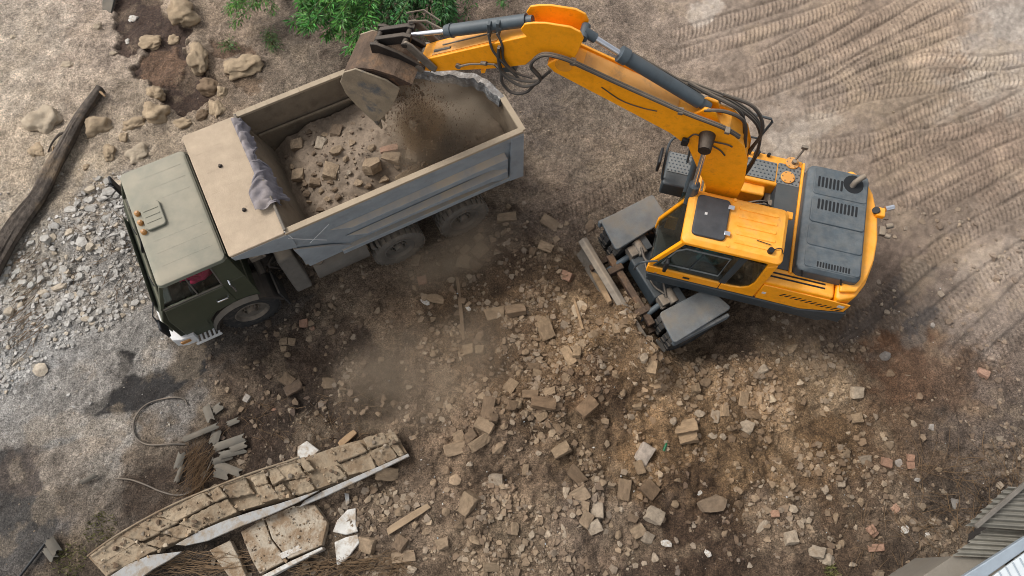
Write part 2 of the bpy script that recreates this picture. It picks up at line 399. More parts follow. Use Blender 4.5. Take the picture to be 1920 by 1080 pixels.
CP = [(60,50,175,158,138),(200,60,165,145,125),(340,40,150,130,108),(420,60,135,115,95),(520,60,112,97,82),(640,30,92,77,64),(800,30,95,80,66),(950,20,112,94,80),
(1060,20,130,112,95),(1150,60,125,108,92),(1300,40,140,122,105),(1450,60,130,112,95),(1600,40,135,115,96),(1750,60,140,120,100),(1880,40,150,136,122),
(40,150,180,162,140),(160,170,172,152,130),(260,190,150,132,110),(400,150,130,110,88),(520,120,125,108,90),(580,130,120,105,88),(800,180,110,95,80),(1000,180,105,92,80),
(1150,180,120,105,88),(1250,130,130,112,95),(1400,150,128,110,93),(1550,200,125,108,92),(1700,170,130,112,92),(1850,130,150,135,118),(40,280,175,155,130),(140,300,165,147,122),
(250,250,152,134,112),(1050,280,118,102,85),(1150,300,115,98,80),(1200,250,118,100,82),(1480,240,138,122,106),(1700,280,125,106,88),(1850,300,130,110,92),(110,380,150,135,115),
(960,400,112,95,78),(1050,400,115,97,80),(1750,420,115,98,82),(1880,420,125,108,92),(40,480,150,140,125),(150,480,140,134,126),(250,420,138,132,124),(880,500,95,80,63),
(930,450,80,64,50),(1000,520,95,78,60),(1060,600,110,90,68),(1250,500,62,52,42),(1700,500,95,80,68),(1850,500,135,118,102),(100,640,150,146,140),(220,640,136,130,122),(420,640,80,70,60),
(500,500,70,60,50),(560,560,72,60,48),(640,560,108,91,74),(750,560,115,97,78),(850,600,95,78,60),(950,620,92,75,58),(1100,650,105,86,64),(1400,620,85,72,60),(1300,660,78,64,50),
(1560,640,95,82,70),(1700,600,105,92,80),(1850,620,130,114,100),(40,740,160,157,152),(150,740,140,134,127),(290,740,122,115,107),(100,800,136,130,122),(220,800,134,127,118),(450,720,92,76,60),(400,690,92,80,68),(560,680,75,60,47),
(700,680,78,65,54),(820,720,112,97,82),(950,720,95,78,60),(1100,740,88,70,53),(1250,720,125,103,78),(1400,740,135,112,86),(1550,720,130,112,90),(1700,700,100,72,50),
(1800,720,98,76,57),(1880,700,115,98,84),(40,880,90,80,72),(150,850,138,128,115),(280,830,112,97,80),(450,800,65,50,38),(600,780,58,46,36),(700,780,66,53,41),(820,840,110,94,78),
(950,880,105,90,75),(1100,850,100,84,66),(1250,850,115,93,68),(1400,850,105,86,64),(1550,850,100,80,58),(1680,820,95,75,55),(1800,820,94,79,66),(1900,820,98,84,72),
(40,980,85,80,76),(130,930,102,90,77),(300,900,68,54,42),(400,860,64,50,38),(150,1040,75,62,48),(700,900,95,80,65),(820,950,110,95,80),(950,1000,95,82,68),(1100,980,105,92,80),
(1200,1040,75,62,52),(1300,930,80,64,48),(1300,1040,66,54,43),(1450,1000,88,75,63),(1560,980,85,70,56),(1700,980,95,80,65),(1800,950,84,71,59),(1650,1060,75,62,50),(560,1040,80,66,52)]
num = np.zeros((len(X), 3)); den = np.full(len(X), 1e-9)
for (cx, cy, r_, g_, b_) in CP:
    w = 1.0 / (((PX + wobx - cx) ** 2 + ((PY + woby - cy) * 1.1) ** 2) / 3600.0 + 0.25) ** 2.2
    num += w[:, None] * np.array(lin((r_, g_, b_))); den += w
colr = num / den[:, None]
far_ = (PX < -260) | (PX > 2180) | (PY < -200) | (PY > 1300)
wet = np.zeros(len(X)); H0 = np.zeros(len(X))

def inside(poly, x, y):
    c = np.zeros(len(x), bool); n = len(poly)
    for i in range(n):
        x1, y1 = poly[i]; x2, y2 = poly[(i + 1) % n]
        if y1 == y2: continue
        c ^= ((y1 > y) != (y2 > y)) & (x < (x2 - x1) * (y - y1) / (y2 - y1) + x1)
    return c
def patch(poly, c, amt=1.0, wetv=0.0, dz=0.0, wob=1.0):
    xs = [p[0] for p in poly]; ys = [p[1] for p in poly]
    sel = np.where((PX > min(xs) - 40) & (PX < max(xs) + 40) & (PY > min(ys) - 40) & (PY < max(ys) + 40))[0]
    if not len(sel): return
    hit = np.zeros(len(sel))
    for ox, oy in ((0, 0), (2.5, 1), (-2.5, -1), (1, -2.5), (-1, 2.5)):
        hit += inside(poly, PX[sel] + wob * wob2x[sel] * 0.7 + ox, PY[sel] + wob * wob2y[sel] * 0.7 + oy)
    a = hit / 5 * amt
    colr[sel] = colr[sel] * (1 - a[:, None]) + np.array(lin(c)) * a[:, None]
    wet[sel] = wet[sel] * (1 - hit / 5) + wetv * hit / 5
    H0[sel] += dz * hit / 5
MUD = [(212,-20),(305,-20),(300,30),(362,55),(365,65),(352,90),(360,120),(395,135),(412,165),(385,190),(350,205),(340,215),(310,200),(305,170),(275,150),(250,145),(248,125),(270,100),(265,85),(235,108),(215,95),(225,75),(213,40)]
patch(MUD, (62, 45, 35), 0.97, 0.25, -0.10)
patch([(262,105),(330,90),(350,120),(345,150),(300,160),(262,140)], (112, 84, 60), 0.6, 0.25, 0.03)
patch([(395,78),(470,85),(480,110),(400,108)], (90, 66, 46), 0.8, 0.3, -0.05)
patch([(430,140),(500,150),(480,175),(440,165)], (100, 76, 52), 0.6, 0.2, -0.03)
PUD = [(230,660),(256,664),(248,690),(240,702),(262,704),(300,700),(330,682),(330,664),(382,668),(392,690),(340,732),(255,772),(166,786),(160,770),(195,746),(222,728)]
patch(PUD, (42, 39, 37), 0.99, 0.30, -0.015, 0.5)
patch([(318,612),(420,628),(540,560),(600,545),(560,590),(440,640),(390,672),(330,664)], (70, 62, 54), 0.8, 0.25)
patch([(-60,840),(40,845),(60,870),(75,900),(110,930),(100,1040),(60,1060),(-60,1075)], (64, 60, 56), 0.92, 0.25, -0.015, 0.6)
patch([(20,845),(60,862),(78,905),(70,930),(20,930),(-40,900)], (78, 66, 57), 0.7, 0.3, 0, 0.8)
patch([(15,870),(40,868),(48,905),(18,918)], (128, 114, 98), 0.7, 0, 0.01, 0.8)
patch([(65,835),(165,800),(250,690),(225,655),(110,690),(-40,760),(-40,840)], (134, 126, 116), 0.5, 0.05, 0, 0.8)
patch([(75,850),(180,815),(240,830),(160,870),(110,925),(80,915)], (140, 127, 112), 0.75, 0.02, 0.012, 0.6)
patch([(1440,255),(1560,205),(1590,222),(1500,280),(1455,292)], (160, 146, 130), 0.6, 0.05, 0, 1.0)
patch([(1290,20),(1335,-10),(1360,10),(1320,55),(1295,60)], (176, 163, 148), 0.6, 0.05, 0, 1.0)
patch([(1850,20),(1930,0),(1930,80),(1870,70)], (164, 153, 140), 0.5, 0.05, 0, 1.0)
patch([(1800,480),(1930,440),(1930,500),(1850,540),(1790,520)], (146, 130, 114), 0.5, 0.05, 0, 1.0)
patch([(1560,640),(1720,480),(1760,500),(1680,580),(1600,650)], (74, 66, 60), 0.7, 0.3, -0.03, 1.0)
patch([(1690,605),(1750,565),(1765,580),(1700,640)], (66, 62, 60), 0.7, 0.3, -0.02, 1.0)
patch([(1640,680),(1720,650),(1800,680),(1830,740),(1760,770),(1660,740)], (110, 84, 62), 0.5, 0.0, 0, 1.2)
patch([(1040,560),(1100,555),(1110,590),(1060,600)], (150, 128, 100), 0.5, 0.0, 0.03, 1.0)
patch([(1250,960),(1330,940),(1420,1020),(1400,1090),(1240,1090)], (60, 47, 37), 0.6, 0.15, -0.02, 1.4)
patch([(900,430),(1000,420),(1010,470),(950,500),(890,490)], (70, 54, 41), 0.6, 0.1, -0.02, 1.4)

# relief -------------------------------------------------------------------------------------------------
roughmap = np.full(len(X), 0.35)
def blob(cx, cy, rx, ry, v, arr):
    sel = np.where((abs(PX - cx) < rx * 3) & (abs(PY - cy) < ry * 3))[0]
    arr[sel] += v * np.exp(-((PX[sel] - cx) / rx) ** 2 - ((PY[sel] - cy) / ry) ** 2)
for b in ((900,820,120,60,.16),(1000,750,110,50,.20),(1150,720,120,70,.22),(1300,720,110,60,.2),(1430,690,80,50,.2),(1060,600,90,60,.14),(1120,650,80,50,.15),(1000,480,90,60,.1),
          (1280,800,90,40,.12),(1110,900,60,60,.08),(640,860,150,60,.05),(300,990,120,50,.05),(700,1000,120,60,.06),(337,22,28,36,.28),(372,105,20,34,.2),(392,160,24,18,.16),(450,125,34,22,.15),
          (290,195,22,32,.10),(255,235,30,20,.06),(285,80,24,18,.10),(120,150,90,50,.08),(60,240,90,60,.06),(180,430,110,80,.10),(1850,560,80,60,.08),(1620,470,60,40,-.05),(1780,330,120,60,.05),
          (1830,900,70,50,.15),(1168,566,30,26,.30),(1200,602,34,30,.48),(1238,645,32,28,.42),(1150,600,40,30,.2),(1500,230,60,30,.05),(560,1050,120,40,.06)):
    blob(b[0], b[1], b[2], b[3], b[4], H0)
for b in ((1000,700,330,220,.9),(1300,760,260,200,.7),(1000,950,300,150,.6),(1500,900,260,200,.5),(620,720,200,140,.5),(150,480,140,120,.6),(1850,880,120,120,.8),(350,130,130,100,.35),(980,300,80,120,.3)):
    blob(b[0], b[1], b[2], b[3], b[4], roughmap)
trz = np.clip((PX - 1150 - 0.35 * PY) / 160, 0, 1) * np.clip((760 - PY - 0.12 * (PX - 1500)) / 160, 0, 1)      # the driven-over ground
roughmap = np.clip(roughmap - 0.24 * trz, 0.05, 1.3)
def wblob(x, y, r_, v):
    H0[:] += v * np.exp(-((X - x) ** 2 + (Y - y) ** 2) / (r_ * r_))
for a_, v_ in ((.15, .25), (.5, .42), (.85, .58), (1.2, .60), (1.45, .4)):      # spoil banked up against the blade
    wblob(2.6 - .891 * .98 + .454 * a_, 5.03 - .454 * .98 - .891 * a_, .27, v_)
sm = np.clip(1 - wet * 1.3, 0.05, 1)
clod = np.abs(fbm(X, Y, 6.5, 3, 77) - 0.5) * 2
Hh = H0 + (fbm(X, Y, 0.5, 3, 3) - 0.5) * 0.16 + (fbm(X, Y, 1.8, 3, 13) - 0.5) * 0.24 * roughmap
Hh += sm * roughmap * ((fbm(X, Y, 7.0, 4, 41) - 0.5) * 0.12 + (0.5 - clod) * 0.05)
Hh += sm * (fbm(X, Y, 14.0, 2, 51) - 0.5) * 0.034
# weathered tint follows the soil itself
t1 = fbm(X, Y, 3.2, 5, 61, 0.6); t2 = fbm(X, Y, 11.0, 3, 71)
colr *= (1 + (t1 - 0.5) * 1.1 * (1 - wet * 0.7) * (1 - 0.5 * trz))[:, None] * (1 + (t2 - 0.5) * 0.6 * (1 - wet * 0.7))[:, None]
rub_ = np.clip((PX - 560) / 300, 0, 1) * np.clip((PY - 420) / 150, 0, 1) * np.clip((1750 - PX) / 200, 0, 1)
colr *= (1.10 + 0.14 * rub_ * (1 - wet))[:, None] * (1 + rub_[:, None] * np.array([0.05, 0.0, -0.06]))
gr_ = colr.mean(1, keepdims=True); ds_ = 0.18 * (1 - rub_[:, None]); colr = colr * (1 - ds_) + gr_ * ds_
t3 = fbm(X, Y, 1.7, 5, 91, 0.6)                               # dry dust lying in drifts, damp turned-up soil in patches
dry = np.clip((t3 - 0.56) / 0.08, 0, 1)[:, None] * 0.35; dmp = np.clip((0.44 - t3) / 0.07, 0, 1)[:, None] * 0.6 * (0.3 + 0.7 * rub_[:, None])
colr = colr * (1 - dry) + (colr * 0.6 + np.array(lin((170, 150, 124))) * 0.5) * dry
colr = colr * (1 - dmp) + (colr * 0.45 + np.array(lin((62, 46, 34))) * 0.35) * dmp

# tyre tracks pressed into the soil
def z8(pts): return [(1500 + x / 2.7, y / 2.7) for x, y in pts]
TR = [z8(t) for t in ([(0,400),(150,340),(300,250),(450,150),(600,60),(720,0),(800,-50)],[(0,455),(200,380),(350,285),(500,205),(650,130),(800,60),(920,0),(1000,-40)],
 [(0,490),(180,425),(350,320),(500,255),(650,200),(850,140)],[(0,540),(200,470),(350,392),(500,335),(650,280),(880,190)],[(0,590),(200,530),(330,450),(450,400),(600,385),(800,388),(1000,370),(1200,340)],
 [(60,560),(250,495),(420,460),(600,440),(800,410),(980,330),(1200,280)],[(0,765),(150,748),(300,725),(450,690),(600,610),(750,530),(900,455),(1200,360)],[(500,330),(650,300),(800,305),(950,320),(1200,290)],
 [(350,885),(500,800),(650,720),(800,650),(950,590),(1200,470)],[(380,985),(550,900),(750,800),(950,700),(1200,610)],[(400,1075),(600,1000),(800,900),(1000,790),(1200,710)],
 [(560,1110),(750,1000),(900,920),(1200,790)],[(850,1090),(1000,980),(1200,860)],[(300,810),(450,740),(600,690),(800,660),(1000,600)],[(420,640),(600,560),(800,480),(1000,420),(1200,400)],
 [(-260,330),(-100,260),(60,170),(220,80),(330,0)],[(-330,420),(-150,350),(0,300),(160,220),(300,130),(480,40),(560,-20)])]
TR += [[(1640,575),(1720,505),(1800,445),(1920,380),(2000,340)],[(1700,650),(1800,565),(1900,490),(2000,430)],[(1770,700),(1850,615),(1920,545),(2000,480)],[(1820,720),(1890,650),(2000,560)],
 [(1500,650),(1580,605),(1660,555),(1740,480)],[(1240,75),(1400,28),(1500,-5),(1560,-40)],[(1250,110),(1400,68),(1550,20),(1640,-20)],[(1040,455),(1120,415),(1180,375),(1240,335),(1310,285)],
 [(1010,430),(1100,385),(1170,345),(1230,300)],[(1330,190),(1440,165),(1560,110),(1680,50)],[(1560,690),(1660,620),(1750,560)]]
for k, tr in enumerate(TR):
    pts = [at(*p) for p in tr]
    sp = spline([(p.x, p.y, 0) for p in pts], 6)
    P = np.array([(p.x, p.y) for p in sp])
    hw = 0.165 if k % 3 else 0.20
    best = np.full(len(X), 9.0); sb = np.zeros(len(X)); tb = np.zeros(len(X)); s0 = 0
    box = np.where((X > P[:, 0].min() - .4) & (X < P[:, 0].max() + .4) & (Y > P[:, 1].min() - .4) & (Y < P[:, 1].max() + .4))[0]
    bx, by = X[box], Y[box]
    bd = np.full(len(box), 9.0); bs = np.zeros(len(box)); bt = np.zeros(len(box))
    for i in range(len(P) - 1):
        d = P[i + 1] - P[i]; Ln = np.hypot(*d); d = d / Ln
        rx, ry = bx - P[i][0], by - P[i][1]
        s = np.clip(rx * d[0] + ry * d[1], 0, Ln); t = rx * -d[1] + ry * d[0]
        dist = np.hypot(rx - s * d[0], ry - s * d[1])
        m = dist < bd
        bd[m] = dist[m]; bs[m] = s0 + s[m]; bt[m] = t[m]
        s0 += Ln
    tot = s0
    m = bd < hw * 1.5
    ii = box[m]; s = bs[m]; t = bt[m]
    fade = np.clip(np.minimum(s, tot - s) / 0.5, 0, 1) * np.clip(0.45 + 1.3 * fbm(X[ii], Y[ii], 0.9, 2, 300 + k), 0.2, 1.0)
    edge = np.clip((hw * 1.3 - np.abs(t)) / (hw * 0.7), 0, 1)
    side = (t > 0)
    row = (t / hw + 1.2) / 2.4 * 4.0
    ph = s / 0.105 + 0.5 * np.floor(row) + 0.12 * np.abs(row - 2)
    lug = np.clip(np.sin(2 * np.pi * ph) * 1.8, -1, 1) * (0.35 + 0.65 * np.sqrt(np.abs(np.sin(np.pi * np.clip(row, 0, 4)))))
    streak = fbm(t * 9 + k * 3.7, s * 0.35 + k, 1.0, 3, 500 + k)
    Hh[ii] = Hh[ii] * (1 - 0.72 * fade * edge) + fade * edge * (-0.02 + 0.027 * lug)
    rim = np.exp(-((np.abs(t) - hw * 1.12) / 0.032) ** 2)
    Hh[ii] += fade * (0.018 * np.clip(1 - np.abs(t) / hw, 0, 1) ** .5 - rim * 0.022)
    colr[ii] *= (1 + fade * edge * (0.08 + 0.5 * (streak - 0.5)) - 0.16 * fade * rim * (0.5 + streak))[:, None]      # streaks of wheel-ground dust; relief shading painted in: bands lightened, furrows darkened
packed = trz.copy()
ofar = np.clip(np.maximum(np.maximum(np.abs(X) - 12.0, -0.9 - Y), Y - 12.9) / 0.4, 0, 1)[:, None]      # beyond the survey: plain soil
colr = colr * (1 - ofar) + np.array(lin((132, 116, 99))) * ofar
Hh[far_] *= 0.5
Hh[~ok] = 0
# machines stand firm: level the soil under their wheels
TRUCK_O, TRUCK_YAW = Vector((-5.132, 5.395, 0)), R(207.107)
UC_O, UC_YAW = Vector((2.60, 5.03, 0)), R(207.0)
def level(wx, wy, r, z=0.0):
    global Hh
    w = np.exp(-(((X - wx) ** 2 + (Y - wy) ** 2) / (r * r)) ** 2)
    Hh = Hh * (1 - w) + z * w
def loc2w(O, yaw, x, y):
    return O.x + x * math.cos(yaw) - y * math.sin(yaw), O.y + x * math.sin(yaw) + y * math.cos(yaw)
for lx in (0, -2.84, -4.16):
    for ly in (-1.0, 1.0): level(*loc2w(TRUCK_O, TRUCK_YAW, lx, ly), 0.5)
for lx in (0, -2.75):
    for ly in (-0.95, 0.95): level(*loc2w(UC_O, UC_YAW, lx, ly), 0.5)
NXg, NYg = len(GX), len(GY)
idx = np.arange(NXg * NYg).reshape(NYg, NXg)
quads = np.stack([idx[:-1, :-1].ravel(), idx[:-1, 1:].ravel(), idx[1:, 1:].ravel(), idx[1:, :-1].ravel()], 1)
HG = Hh.reshape(NYg, NXg)
def hz(x, y):
    i = int(np.clip(np.searchsorted(GX, x) - 1, 0, NXg - 2)); j = int(np.clip(np.searchsorted(GY, y) - 1, 0, NYg - 2))
    return float(HG[j, i])
def hz_np(x, y):
    i = np.clip(np.searchsorted(GX, x) - 1, 0, NXg - 2); j = np.clip(np.searchsorted(GY, y) - 1, 0, NYg - 2)
    return HG[j, i]
CG = np.clip(colr, 0.01, 0.8).reshape(NYg, NXg, 3)
def gcol(x, y):
    i = np.clip(np.searchsorted(GX, x) - 1, 0, NXg - 2); j = np.clip(np.searchsorted(GY, y) - 1, 0, NYg - 2)
    return CG[j, i]
def gp(px, py):
    p = at(px, py)
    for _ in range(2): p = at(px, py, hz(p.x, p.y))
    return p

gm = bpy.data.materials.new('soil'); gm.use_nodes = True
nt = gm.node_tree; b = nt.nodes['Principled BSDF']; L = nt.links.new
a1 = nd(nt, 'ShaderNodeAttribute'); a1.attribute_name = 'Col'
a2 = nd(nt, 'ShaderNodeAttribute'); a2.attribute_name = 'wet'
ge = nd(nt, 'ShaderNodeNewGeometry')
def gnoise(s, d=5, r=0.6):
    n = nd(nt, 'ShaderNodeTexNoise'); n.inputs['Scale'].default_value = s; n.inputs['Detail'].default_value = d; n.inputs['Roughness'].default_value = r
    L(ge.outputs['Position'], n.inputs['Vector']); return n.outputs[0]
def grange(src, a, b_, c, d):
    m = nd(nt, 'ShaderNodeMapRange')
    for i, v in enumerate((a, b_, c, d)): m.inputs[i + 1].default_value = v
    L(src, m.inputs[0]); return m.outputs[0]
f1a = grange(gnoise(20, 6, 0.75), 0.34, 0.66, 0.55, 1.48)
f1b = grange(gnoise(46, 3, 0.6), 0.34, 0.66, 0.52, 1.50)
f1m = nd(nt, 'ShaderNodeMath', operation='MULTIPLY'); L(f1a, f1m.inputs[0]); L(f1b, f1m.inputs[1]); a3 = nd(nt, 'ShaderNodeAttribute'); a3.attribute_name = 'packed'
f1x = nd(nt, 'ShaderNodeMix', data_type='FLOAT'); L(grange(a3.outputs['Fac'], 0, 1, 0, .72), f1x.inputs[0]); L(f1m.outputs[0], f1x.inputs[2]); f1x.inputs[3].default_value = 1.0; f1 = f1x.outputs[0]
vo = nd(nt, 'ShaderNodeTexVoronoi'); vo.inputs['Scale'].default_value = 26; L(ge.outputs['Position'], vo.inputs['Vector'])
spk = grange(vo.outputs['Distance'], 0.10, 0.26, 1.0, 0.0)
rndc = nd(nt, 'ShaderNodeSeparateColor'); L(vo.outputs['Color'], rndc.inputs[0])
pick = grange(rndc.outputs[0], 0.72, 0.8, 0.0, 1.0)
mm = nd(nt, 'ShaderNodeMath', operation='MULTIPLY'); L(spk, mm.inputs[0]); L(pick, mm.inputs[1])
dryf = grange(a2.outputs['Fac'], 0.1, 0.5, 0.30, 0.05)
m2 = nd(nt, 'ShaderNodeMath', operation='MULTIPLY'); L(mm.outputs[0], m2.inputs[0]); L(dryf, m2.inputs[1])
sc_ = nd(nt, 'ShaderNodeVectorMath', operation='SCALE'); L(a1.outputs['Color'], sc_.inputs[0]); L(f1, sc_.inputs[3])
mx = nd(nt, 'ShaderNodeMix', data_type='RGBA'); L(m2.outputs[0], mx.inputs[0]); L(sc_.outputs[0], mx.inputs[6]); mx.inputs[7].default_value = (*lin((162, 146, 126)), 1)
L(mx.outputs[2], b.inputs['Base Color'])
L(grange(a2.outputs['Fac'], 0.1, 0.8, 0.95, 0.5), b.inputs['Roughness'])
b.inputs['Specular IOR Level'].default_value = 0.3
bp = nd(nt, 'ShaderNodeBump'); bp.inputs['Distance'].default_value = 0.07
bst = nd(nt, 'ShaderNodeMath', operation='MULTIPLY'); L(grange(a2.outputs['Fac'], 0.1, 0.7, 0.9, 0.12), bst.inputs[0]); L(grange(a3.outputs['Fac'], 0, 1, 1.0, .4), bst.inputs[1]); L(bst.outputs[0], bp.inputs['Strength'])
ad = nd(nt, 'ShaderNodeMath', operation='ADD'); L(gnoise(34, 6, 0.7), ad.inputs[0]); L(mm.outputs[0], ad.inputs[1])
L(ad.outputs[0], bp.inputs['Height']); L(bp.outputs[0], b.inputs['Normal'])
MATS['soil'] = gm
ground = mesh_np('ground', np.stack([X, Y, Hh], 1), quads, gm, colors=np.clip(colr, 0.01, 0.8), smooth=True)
pa = ground.data.attributes.new('packed', 'FLOAT', 'POINT'); pa.data.foreach_set('value', packed.astype(np.float32))
wa = ground.data.attributes.new('wet', 'FLOAT', 'POINT'); wa.data.foreach_set('value', wet.astype(np.float32))
tag(ground, 'bare churned earth of the demolition yard with tyre tracks and mud', None, kind='structure')
# ------------------------------------------------------------------ stones and bricks
def hull_mesh(name, pts, mat):
    bm = bmesh.new()
    for p in pts: bm.verts.new(p)
    r = bmesh.ops.convex_hull(bm, input=bm.verts)
    bmesh.ops.delete(bm, geom=[v for v in bm.verts if not v.link_faces], context='VERTS')
    bmesh.ops.recalc_face_normals(bm, faces=bm.faces)
    me = bpy.data.meshes.new(name); bm.to_mesh(me); bm.free()
    if mat: me.materials.append(MATS[mat])
    return me
def brick_pts(rd):
    pts = []
    for x in (-1, 1):
        for y in (-1, 1):
            for z in (-1, 1):
                big = rd.random() < 0.28
                c = [rd.uniform(.08, .22) * (2.6 if big else 1) for _ in range(3)]
                jx, jy, jz = rd.uniform(-.14, .1), rd.uniform(-.14, .1), rd.uniform(-.14, .1)
                for k in range(3):
                    p = [x, y, z]; p[k] *= (1 - c[k])
                    pts.append(((p[0] * (1 + jx)) * .5, (p[1] * (1 + jy)) * .5, (p[2] * (1 + jz)) * .5))
    return pts
def stone_pts(rd, n=15, flat=1.0):
    pts = []
    for i in range(n):
        v = Vector((rd.gauss(0, 1), rd.gauss(0, 1), rd.gauss(0, 1))).normalized()
        k = max(abs(v.x), abs(v.y), abs(v.z))
        v = v * (0.55 + 0.45 / (1 + k)) * rd.uniform(.8, 1.05)
        pts.append((v.x * .62, v.y * .62, v.z * .62 * flat))
    return pts
def slab_pts(rd, n=7):
    pts = []
    for i in range(n):
        a = 2 * math.pi * (i + rd.uniform(-.3, .3)) / n; r_ = rd.uniform(.38, .56)
        for z in (-.5, .5): pts.append((r_ * math.cos(a) + rd.uniform(-.03, .03), r_ * math.sin(a) + rd.uniform(-.03, .03), z * rd.uniform(.8, 1.1)))
    return pts
rd = random.Random(11)
SHAPES = {'brick': [brick_pts(rd) for _ in range(8)], 'stone': [stone_pts(rd, 16) for _ in range(9)], 'slab': [slab_pts(rd, rd.choice((5, 6, 7))) for _ in range(7)]}
MESHES = {}
from mathutils import noise as mnoise
def roughen(me, seed):
    """wear the edges and pit the faces of a piece"""
    bm = bmesh.new(); bm.from_mesh(me)
    bmesh.ops.dissolve_limit(bm, angle_limit=R(6), verts=bm.verts, edges=bm.edges)
    bmesh.ops.triangulate(bm, faces=bm.faces)
    bmesh.ops.subdivide_edges(bm, edges=bm.edges, cuts=2, use_grid_fill=True)
    bmesh.ops.smooth_vert(bm, verts=bm.verts, factor=.35, use_axis_x=True, use_axis_y=True, use_axis_z=True)
    bm.normal_update()
    for v in bm.verts:
        q = v.co * 5 + Vector((seed * 3.1, 0, 0))
        v.co += v.normal * (mnoise.noise(q) * .045 + mnoise.noise(q * 2.7) * .025)
    bm.to_mesh(me); bm.free()
    return me
def rock_mesh(kind, k, mat):
    key = (kind, k, mat)
    if key not in MESHES: MESHES[key] = roughen(hull_mesh('rubble_' + kind, SHAPES[kind][k], mat), k + len(kind) * 10)
    return MESHES[key]
RC = {'rock_tan': (146, 126, 101), 'rock_dark': (110, 91, 71), 'rock_pale': (172, 158, 138), 'rock_grey': (166, 162, 155), 'brick_red': (166, 126, 104)}
def put_rock(name, kind, mat, p, size, rz, label, cat, group, tilt=0.25, sink=0.25, blend=0.38):
    me = rock_mesh(kind, rd.randrange(len(SHAPES[kind])), 'rock_any' if mat in RC else mat)
    o = bpy.data.objects.new(name, me)
    o.location = (p.x, p.y, p.z + size[2] * (0.5 - sink))
    o.rotation_euler = (rd.uniform(-tilt, tilt), rd.uniform(-tilt, tilt), rz)
    o.scale = size
    if mat in RC: o.color = (*(np.array(lin(RC[mat])) * (1 - blend) + np.clip(gcol(p.x, p.y), .03, .35) * 1.1 * blend), 1)      # the soil it is caked with
    COL.objects.link(o)
    return tag(o, label, cat, group)
# where a stone lies, named by what stands there
ZONES = [('beside the truck rear wheels', lambda x, y: 740 < x < 1000 and y < 530), ('on dark soil below the truck', lambda x, y: x < 760 and 540 < y < 820),
         ('under the fallen wall foot', lambda x, y: x < 860 and y >= 820), ('in front of the dozer blade', lambda x, y: 960 < x < 1240 and y < 680),
         ('in the dust between truck and excavator', lambda x, y: x < 960 and y < 780), ('below the lower grey fender', lambda x, y: 1200 <= x < 1520 and y < 830),
         ('in the brick heap at the centre', lambda x, y: x < 1200 and y < 860), ('near the bottom edge in the middle', lambda x, y: x < 1280 and y >= 860),
         ('near the bottom edge right of centre', lambda x, y: x < 1560 and y >= 830), ('on the bare soil by the shed roof', lambda x, y: True)]
def zone(x, y):
    for n, fn in ZONES:
        if fn(x, y): return n
SHADE = {'t': ('rock_tan', 'tan'), 'd': ('rock_dark', 'dark brown'), 'p': ('rock_pale', 'pale'), 'g': ('rock_grey', 'grey'), 'r': ('brick_red', 'reddish'), 'w': ('plaster', 'white')}
